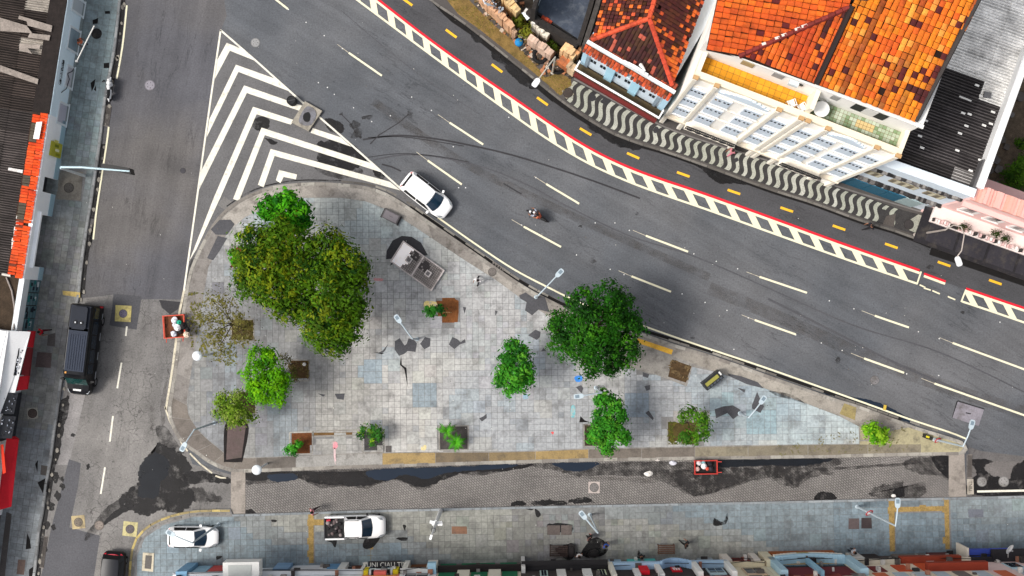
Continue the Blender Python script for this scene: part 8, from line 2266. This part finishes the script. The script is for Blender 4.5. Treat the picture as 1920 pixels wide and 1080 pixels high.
# traffic gantry over the left street
b = W(159, 330, .14); t = thing('sign_gantry', 'pale cantilever sign gantry with a black panel reaching over the left street', 'sign gantry', b)
hz = 5.2; tp = Vector((b.x, b.y, hz))
mb = MB(); mb.tube([b, tp], [.12, .08], 10, C(206, 212, 214)); part('pole', mb, m_metal, t)
e = W(243, 321, hz + .25); s0 = W(116, 311, hz)
mb = MB(); mb.tube([tp, tp + (s0 - tp) * .4 + Vector((0, 0, .1)), s0.lerp(e, .3) + Vector((0, 0, .12)), e], [.08, .085, .08, .06], 8, C(198, 222, 230)); part('arm', mb, m_metal, t)
a, c_ = W(190, 311, hz + .1), W(246, 319, hz + .1); dd = (c_ - a).normalized(); sn = Vector((-dd.y, dd.x, 0))
mb = MB(); mb.prism([a + sn * .2, a.lerp(c_, .93) + sn * .14, c_ - sn * .2, c_ - sn * .28, a - sn * .12], hz - .9, hz + .16, C(20, 20, 22)); part('sign_panel', mb, m_metal, t)
# pole by the blue shop
b = W(176, 50, 3.6); t = thing('wall_bracket_pole', 'pale straight bracket pole reaching from the blue shop front over the pavement', 'pole', W(146, 113, 3.0))
mb = MB(); mb.tube([W(144, 115, 3.0), W(160, 82, 3.5), W(177, 48, 4.0)], .055, 8, C(206, 204, 200)); part('tube', mb, m_metal, t)
mb = MB(); mb.box(W(144, 115, 3.0), (.2, .14, .2), .1, C(160, 160, 160)); part('bracket', mb, m_metal, t)

# vent slab with two hatches
def vent():
    cs = [W(x, y, .45) for x, y in ((756, 451), (834, 507), (808, 543), (731, 490))]
    ctr = sum(cs, Vector()) / 4; t = thing('vent_slab', 'raised tiled ventilation slab with two square hatches, by the dark stain on the plaza', 'vent', Vector((ctr.x, ctr.y, .14)))
    mb = MB(); mb.prism(cs, .14, .40, C(176, 170, 164)); part('slab', mb, m_conc, t)
    A0, B0, D0 = cs[0], cs[1], cs[3]
    def q(u, v, z): p = A0 + (B0 - A0) * u + (D0 - A0) * v; return Vector((p.x, p.y, z))
    for nm, u0, u1, v0, v1 in (('rim', 0, 1, 0, .05), ('rim', 0, 1, .95, 1), ('rim', 0, .03, .05, .95), ('rim', .97, 1, .05, .95), ('rim', .49, .525, .05, .95)):
        mb = MB(); mb.prism([q(u0, v0, 0), q(u1, v0, 0), q(u1, v1, 0), q(u0, v1, 0)], .40, .47, C(206, 196, 192)); part(nm, mb, m_conc, t)
    rr = random.Random(2)
    for half, (ua, ub_) in enumerate(((.03, .49), (.525, .97))):
        nu, nv = 11, 11
        for i in range(nu):
            for j in range(nv):
                u = ua + (ub_ - ua) * i / nu; v = .05 + .9 * j / nv; du_, dv = (ub_ - ua) / nu, .9 / nv
                dark = math.hypot((u - (.60 if half else .30)) * 1.8, v - (.3 if half else .2)) < .22
                if not half and u < .27 - .05 * math.sin(v * 9): col = sc(C(255, 248, 244, 1.15), rr.uniform(.92, 1.05)); g = .0005
                else: col = C(70, 64, 64) if dark and rr.random() < .85 else sc(C(150, 142, 138), rr.uniform(.75, 1.1)); g = .09
                mb = MB(); mb.prism([q(u + du_ * g, v + dv * g, 0), q(u + du_ * (1 - g), v + dv * g, 0), q(u + du_ * (1 - g), v + dv * (1 - g), 0), q(u + du_ * g, v + dv * (1 - g), 0)], .39, .425, col); part('slab_tile', mb, m_any, t)
    mb = MB(); mb.prism([q(.03, .05, 0), q(.97, .05, 0), q(.97, .95, 0), q(.03, .95, 0)], .39, .404, C(50, 46, 46)); part('tile_bed', mb, m_any, t)
    for u, v in ((.30, .50), (.76, .50)):
        p = q(u, v, 0); ang = math.atan2((B0 - A0).y, (B0 - A0).x)
        mb = MB(); mb.box((p.x, p.y, .55), (.46, .46, .26), ang, C(220, 212, 208)); ht = part('hatch', mb, m_conc, t)
        mb = MB(); mb.box((p.x, p.y, .69), (.28, .28, .03), ang, C(120, 116, 116)); subpart('hatch_lid', mb, m_conc, ht, t)
vent()
# concrete manhole block standing in the chevrons
b = W(576, 218, 0.02); t = thing('concrete_block', 'rough concrete block with an open round hole, standing on the right edge of the chevrons', 'concrete block', b)
cs = WP([(571, 190), (603, 208), (578, 246), (546, 230)], .3)
mb = MB(); mb.prism(blob([(p.x, p.y) for p in cs], .03, 4, False), 0, .28, C(158, 152, 140)); part('block', mb, m_conc, t)
cs = WP([(574, 200), (589, 206), (592, 218), (582, 234), (566, 234), (560, 224)], .34); mb = MB(); mb.prism(blob([(p.x, p.y) for p in cs], .02, 4, True), .28, .33, C(124, 124, 130)); part('collar', mb, m_conc, t)
cs = WP([(570, 213), (578, 210), (582, 216), (580, 227), (572, 228), (568, 221)], .34); mb = MB(); mb.prism(blob([(p.x, p.y) for p in cs], .01, 4, True), .33, .334, C(16, 16, 18)); part('hole', mb, m_any, t)
mb = MB(); p = W(549, 191, .02); mb.lathe([(.36, 0), (.37, .7), (.33, .75), (.3, .72), (0, .70)], p, 16, C(30, 30, 32), cap=False); mb.box((p.x, p.y, .74), (.6, .06, .04), .2, C(70, 70, 72)); solo('black_drum', mb, m_any, 'black ribbed drum beside the concrete block on the chevrons', 'drum')
# kiosk-like planter with yellow lid
b = W(1333, 712, .14); ang = ang_px(34, -27) ; t = thing('litter_bin', 'dark metal street bin with a yellow-green lid on the plaza right of a soil pit', 'bin', b, ang)
mb = MB(); mb.box((0, 0, .5), (1.62, .72, 1.0), 0, C(32, 34, 36)); add('body', mb, m_metal, t)
mb = MB(); mb.box((-.06, .05, 1.05), (1.2, .28, .1), 0, C(150, 146, 70)); add('lid', mb, m_any, t)
for k in range(5):
    mb = MB(); mb.box((-.6 + k * .3, -.24, 1.02), (.2, .16, .05), 0, C(70, 76, 84)); add('slot', mb, m_metal, t)
mb = MB(); mb.box((.76, .1, 1.02), (.12, .3, .08), 0, C(230, 230, 226)); add('end_cap', mb, m_metal, t)
# grey cabinet on the curved border
b = W(734, 407, .14); t = thing('utility_cabinet', 'grey flat-topped utility cabinet near the curved top of the plaza', 'cabinet', b, ang_px(30, 15))
mb = MB(); mb.box((0, 0, .25), (1.3, .72, .5), 0, C(96, 92, 94)); add('body', mb, m_metal, t)
mb = MB(); mb.box((0, 0, .53), (1.12, .6, .05), 0, C(124, 118, 122)); lid = add('lid', mb, m_metal, t)
mb = MB(); mb.box((0.02, 0, .56), (.3, .04, .02), 0, C(90, 86, 88)); add('handle', mb, m_metal, lid)
for s in (-1, 1):
    mb = MB(); mb.box((s * .72, 0, .12), (.1, .8, .24), 0, C(60, 58, 58)); add('foot', mb, m_metal, t)
# benches
def bench(label, px, py, ang, colr, n=5, L=1.5, Wd=.62):
    t = thing('slatted_bench', label, 'bench', W(px, py, .14), ang)
    for k in range(n):
        mb = MB(); mb.box((0, -Wd / 2 + Wd * (k + .5) / n, .45), (L, Wd / n * .62, .05), 0, sc(colr, .85 + .07 * (k % 3))); add('slat', mb, m_soil, t)
    for s in (-1, 1):
        mb = MB(); mb.box((s * L * .46, 0, .43), (.07, Wd, .06), 0, sc(colr, .7)); add('cross_bar', mb, m_soil, t)
        for q in (-1, 1):
            mb = MB(); mb.box((s * L * .46, q * Wd * .42, .2), (.07, .07, .42), 0, sc(colr, .6)); add('leg', mb, m_soil, t)
bench('dark weathered slatted bench among the people on the lower pavement', 1047, 1031, math.radians(-1), C(70, 58, 54), 6, 1.4, .9)
bench('brown slatted bench standing alone beside the person in black', 1248, 1028, math.radians(1), C(112, 84, 70), 5, 1.32, .75)
# low boxes beside the bench
for x, y, w, d, c, lb in ((1071, 1030, .6, 1.1, (44, 40, 40), 'black trunk at the right end of the dark bench'), (1113, 1036, .9, .6, (36, 34, 34), 'dark tarpaulin-covered heap by the group of people')):
    rr = random.Random(x); mb = MB(); p = W(x, y, .14); q = [(p.x + math.cos(a) * w * .55 * rr.uniform(.8, 1.1), p.y + math.sin(a) * d * .55 * rr.uniform(.8, 1.1)) for a in [2 * PI * k / 9 for k in range(9)]]
    mb.prism(q, .14, .5, C(*c)); mb.prism([(p.x + (a - p.x) * .6, p.y + (e_ - p.y) * .6) for a, e_ in q], .5, .62, C(*c)); solo('covered_heap', mb, m_any, lb, 'heap')
# satellite dish on its bracket
b = W(1890, 1046, 3.2); t = thing('satellite_dish', 'white satellite dish above the black railing at the bottom right corner', 'satellite dish', b)
mb = MB(); c = W(1891, 1028, 4.4); mb.tube([b, c], .04, 6, C(200, 200, 200)); part('bracket', mb, m_metal, t)
mb = MB(); mb.lathe([(0, 0), (.2, .02), (.34, .07), (.4, .12), (.33, .10), (.2, .05), (0, .03)], seg=20, col=C(244, 244, 244), cap=False); dsh = add('dish', mb, m_metal, t, c - b, (.5, .7, 0)); 
mb = MB(); mb.tube([(0, -.3, .1), (0, 0, .34)], .02, 5, C(130, 130, 134)); mb.lathe([(0, 0), (.06, .0), (.05, .08), (0, .1)], (0, 0, .3), 8, C(150, 150, 154)); add('feed_horn', mb, m_metal, dsh)
# terrace furniture of the white house
def chair(label, px, py, ang):
    z = ZF + .015; t = thing('terrace_chair', label, 'chair', W(px, py, z), ang, 'white plastic chairs on the roof terraces')
    mb = MB(); mb.box((0, 0, .43), (.44, .44, .04), 0, C(248, 248, 248)); add('seat', mb, m_metal, t)
    for k in range(4):
        mb = MB(); mb.box((-.21, -.16 + .106 * k, .66), (.04, .06, .42), 0, C(244, 244, 244)); add('back_slat', mb, m_metal, t)
    mb = MB(); mb.tube([(-.23, -.23, .88), (-.26, 0, .9), (-.23, .23, .88)], .025, 6, C(248, 248, 248)); add('back_rail', mb, m_metal, t)
    for s in (-1, 1):
        mb = MB(); mb.tube([(-.22, s * .25, .66), (.2, s * .26, .64)], .025, 6, C(246, 246, 246)); add('armrest', mb, m_metal, t)
        for q in (-1, 1):
            mb = MB(); mb.tube([(q * .2, s * .22, 0), (q * .2, s * .22, .64 if q > 0 else .43)], .022, 6, C(240, 240, 240)); add('leg', mb, m_metal, t)
chair('white plastic chair at the far right corner of the yellow terrace', 1481, 196, 1.9)
chair('white plastic chair on the yellow terrace by the dividing wall', 1500, 203, 2.1)
chair('left white plastic chair behind the round table on the green terrace', 1536, 184, -1.9)
chair('right white plastic chair behind the round table on the green terrace', 1553, 187, -1.6)
t = thing('round_table', 'white round table on the green terrace of the white house', 'table', W(1535, 208, ZF + .015))
mb = MB(); mb.lathe([(0, .72), (.5, .72), (.52, .74), (.5, .76), (0, .765)], seg=22, col=C(250, 250, 248), cap=False); add('table_top', mb, m_metal, t)
for k in range(4):
    a = PI / 4 + k * PI / 2; mb = MB(); mb.tube([(.34 * math.cos(a), .34 * math.sin(a), 0), (.3 * math.cos(a), .3 * math.sin(a), .72)], .025, 6, C(240, 240, 240)); add('leg', mb, m_metal, t)
mb = MB(); mb.lathe([(.0, 0), (.32, 0), (.34, .12), (.28, .3), (.0, .36)], W(973, 80, .2), 14, C(30, 130, 190), cap=False); solo('blue_drum', mb, m_any, 'bright blue plastic lid lying in the ruin beside the verge', 'plastic lid', None, True)
for x, y, r, lb in ((1013, 105, .5, 'dark worn tyre lying flat in the ruin left of the verge lamp'), (1046, 122, .62, 'dark old tyre lying in the ruin behind the verge lamp')):
    c = W(x, y, .15); mb = MB(); mb.tube([c + Vector((r * math.cos(a), r * math.sin(a), .12)) for a in [2 * PI * k / 16 for k in range(17)]], .16, 8, C(34, 30, 30)); solo('old_tyre', mb, m_rubber, lb, 'tyre')
mb = MB(); c = W(1000, 30, 3); 
# triangular poster panel by the yard
t = thing('poster_board', 'colourful blue and orange poster board at the end of the wave pavement', 'board', W(1758, 428, .14))
a, c = W(1750, 436, 1.0), W(1768, 418, 1.0); dd = (c - a).normalized(); sn = Vector((dd.y, -dd.x, 0)) * .3
mb = MB(); mb.mesh([a - Vector((0, 0, .8)), c - Vector((0, 0, .8)), c + Vector((0, 0, .5)) - sn, a + Vector((0, 0, .5)) - sn, a - Vector((0, 0, .8)) - sn * 1.2, c - Vector((0, 0, .8)) - sn * 1.2], [(0, 1, 2, 3), (1, 0, 4, 5), (2, 5, 4, 3), (0, 3, 4), (1, 5, 2)], C(60, 80, 120)); part('board', mb, m_any, t)
mb = MB()
for k, cl in enumerate(((230, 100, 40), (230, 230, 240), (90, 130, 210), (200, 60, 60))):
    f0, f1 = .12 + .2 * k, .28 + .2 * k
    P_ = lambda f, g: a.lerp(c, f) + Vector((0, 0, -.8 + 1.3 * g)) - sn * g + sn.normalized() * .02 + Vector((0, 0, .02))
    mb.face([P_(f0, .15 + .1 * k), P_(f1, .15 + .1 * k), P_(f1, .7 + .05 * k), P_(f0, .7 + .05 * k)], C(*cl))
part('poster_print', mb, m_any, t)

# ---- manholes and drains
def manhole(label, px, py, r, z, colr=(110, 106, 112), frame=None, fc=(206, 196, 150), ang=0, surround=None, fs=1.6):
    p = W(px, py, z); t = thing('manhole', label, 'manhole', p)
    if frame:
        mb = MB(); q = blob([(r * fs * a, r * fs * b_) for a, b_ in ((-1, -1), (1, -1), (1, 1), (-1, 1))], .02, 3, False); co, si = math.cos(ang), math.sin(ang)
        mb.prism([(x * co - y * si, x * si + y * co) for x, y in q], -.02, .012, C(*fc)); add('frame', mb, m_conc, t)
    mb = MB(); mb.lathe([(r * 1.1, -.02), (r * 1.1, .016), (r * .96, .018)], seg=24, col=sc(C(*colr), .62), cap=True); add('ring', mb, m_conc, t)
    mb = MB(); mb.lathe([(r * .94, .0), (r * .94, .026), (r * .5, .030), (0, .03)], seg=24, col=C(*colr), cap=False); lid = add('cover', mb, m_conc, t)
    mb = MB()
    for k in range(5):
        a = 2 * PI * k / 5; mb.lathe([(r * .09, .03), (r * .09, .034), (0, .0345)], (r * .55 * math.cos(a), r * .55 * math.sin(a), 0), 6, C(50, 48, 50), cap=False)
    add('lifting_hole', mb, m_any, lid)
manhole('pale round manhole cover in the upper left street', 281, 160, .38, .006, (150, 146, 154))
manhole('small dark manhole cover in the left street beside the chevrons', 343, 320, .2, .006, (84, 82, 86))
manhole('mottled manhole cover right of the chevron apex', 479, 80, .34, .004, (150, 150, 150))
manhole('manhole in a square ochre concrete frame, right of the black van', 231, 588, .30, .022, (112, 106, 124), True, (196, 182, 116), -.05, None, 2.1)
manhole('round dark manhole on the left pavement in front of the white shop', 129, 352, .36, .143, (92, 88, 84))
manhole('brown manhole on the left pavement between the red awnings', 61, 775, .34, .143, (92, 80, 74), True, (176, 172, 160), .1, None, 1.25)
manhole('large black manhole on the left pavement by the blue shop', 181, 63, .38, .143, (40, 38, 38))
manhole('manhole on the avenue border of the plaza next to the person in white', 923, 510, .30, .146, (116, 110, 106))
manhole('manhole in a pale square frame in the middle of the paved lane', 1114, 914, .33, .014, (128, 124, 122), True, (196, 184, 178), 0, None, 1.35)
manhole('manhole in a cream square frame by the yellow kerb at lower left', 244, 992, .32, .014, (104, 98, 100), True, (200, 190, 140), -.1, None, 1.75)
manhole('manhole ringed by broken stones in the lower left street', 147, 979, .32, .018, (128, 118, 106), True, (190, 172, 132), .1, None, 1.6)
manhole('plain ring manhole right of the stone-ringed one in the lower left street', 186, 985, .34, .016, (140, 130, 122))
manhole('left one of two grey manholes in the wet asphalt at the right edge', 1841, 903, .36, .018, (146, 144, 142))
manhole('right one of two grey manholes in the wet asphalt, nearer the frame edge', 1882, 903, .38, .018, (150, 148, 146))
manhole('faint pale manhole cover in the avenue right of the litter bin', 1640, 713, .33, .006, (128, 126, 128))
manhole('deep round manhole at the verge end of the wave pavement', 1065, 174, .36, .146, (70, 62, 58), True, (150, 142, 126), .5, None, 1.0)
manhole('small dark manhole at the east end of the wave pavement', 1704, 421, .36, .146, (64, 60, 60))
b = W(1815, 785, 0.006); t = thing('steel_road_plate', 'grey rectangular steel plate on the avenue by the east tip lamp', 'road plate', b)
mb = MB(); mb.prism(WP([(1796, 753), (1845, 768), (1835, 799), (1786, 783)], .03), 0, .03, C(138, 134, 142)); part('plate', mb, m_conc, t)
mb = MB(); mb.prism(WP([(1794, 752), (1797, 751.5), (1788, 783), (1785, 783)], .02), 0, .02, C(30, 30, 32)); mb.prism(WP([(1796, 750.5), (1846, 766), (1845.5, 768), (1795.5, 753)], .02), 0, .018, C(40, 40, 42)); part('edge_gap', mb, m_any, t)
mb = MB(); mb.prism(WP([(1811, 773), (1821, 775), (1820, 777), (1810.5, 775)], .034), .03, .034, C(40, 38, 42)); part('lifting_slot', mb, m_any, t)
def grate(label, px_pts, n, z=.02):
    cs = WP(px_pts, z); ctr = sum(cs, Vector()) / 4; t = thing('drain_grate', label, 'drain', Vector((ctr.x, ctr.y, z)))
    mb = MB(); mb.prism(cs, 0, z, C(40, 38, 38)); part('pit', mb, m_any, t)
    for k in range(n):
        f0, f1 = (k + .2) / n, (k + .7) / n
        mb = MB(); mb.prism([cs[0].lerp(cs[1], f0), cs[0].lerp(cs[1], f1), cs[3].lerp(cs[2], f1), cs[3].lerp(cs[2], f0)], z, z + .02, C(112, 106, 102)); part('bar', mb, m_conc, t)
    for e0_, e1_ in ((0, 1), (3, 2)):
        a, b_ = cs[e0_], cs[e1_]; o_ = (cs[3] - cs[0]).normalized() * (.06 if e0_ == 0 else -.06)
        mb = MB(); mb.prism([a, b_, b_ + o_, a + o_], z, z + .024, C(128, 122, 116)); part('frame_side', mb, m_conc, t)
grate('drain grate in the gutter beside the scooter', [(200, 198), (210, 199), (204, 238), (194, 236)], 7)
grate('drain grate in the lower kerb of the left pavement', [(83, 1005), (90, 1006), (82, 1066), (74, 1064)], 9)
grate('drain grate at the yellow kerb left of the concrete crossing', [(366, 956), (387, 955), (387, 963), (366, 964)], 5)
grate('drain grate in the avenue gutter near the person in white', [(924, 490), (948, 504), (944, 511), (920, 497)], 5)
grate('drain channel across the east mouth of the lane', [(1815, 852), (1823, 852), (1822, 896), (1814, 896)], 9)
b = W(1819, 911, .02); t = thing('stamped_slab', 'pale slab with stamped letters at the east mouth of the lane', 'slab', b)
mb = MB(); mb.prism(WP([(1813, 898), (1825, 898), (1826, 927), (1814, 927)], .05), 0, .06, C(176, 168, 156)); part('slab', mb, m_conc, t)
tx = bpy.data.curves.new('stamped_letters', 'FONT'); tx.body = 'TNIU'; tx.size = .34; tx.extrude = .004; tx.align_x = 'CENTER'; tx.align_y = 'CENTER'
to = bpy.data.objects.new('stamped_letters', tx); COL.objects.link(to); dg = bpy.context.evaluated_depsgraph_get(); tme = bpy.data.meshes.new_from_object(to.evaluated_get(dg)); bpy.data.objects.remove(to)
tme.materials.clear(); tme.materials.append(M('letter_dark', C(60, 56, 52), .8)); add('stamped_letters', tme, None, t, (0, 0, .045), (0, 0, -PI / 2))
# small bits: yellow plug in the gutter, paving fragments
mb = MB(); mb.box(W(1659, 764, .06), (.2, .4, .1), -.2, C(206, 176, 70)); solo('yellow_marker', mb, m_any, 'small yellow block in the flooded gutter of the avenue', 'marker block')
mb = MB(); mb.prism(WP([(707, 835), (719, 835), (719, 846), (708, 846)], .2), .14, .24, C(170, 168, 164)); solo('loose_slab', mb, m_conc, 'loose grey paving slab in the corner of the dark pit with the fruiting shrub', 'slab')
mb = MB(); mb.prism(WP([(723, 836), (733, 836), (733, 848), (723, 848)], .2), .14, .22, C(96, 92, 90)); solo('loose_slab', mb, m_conc, 'dark loose paving slab just right of the dark pit', 'slab')
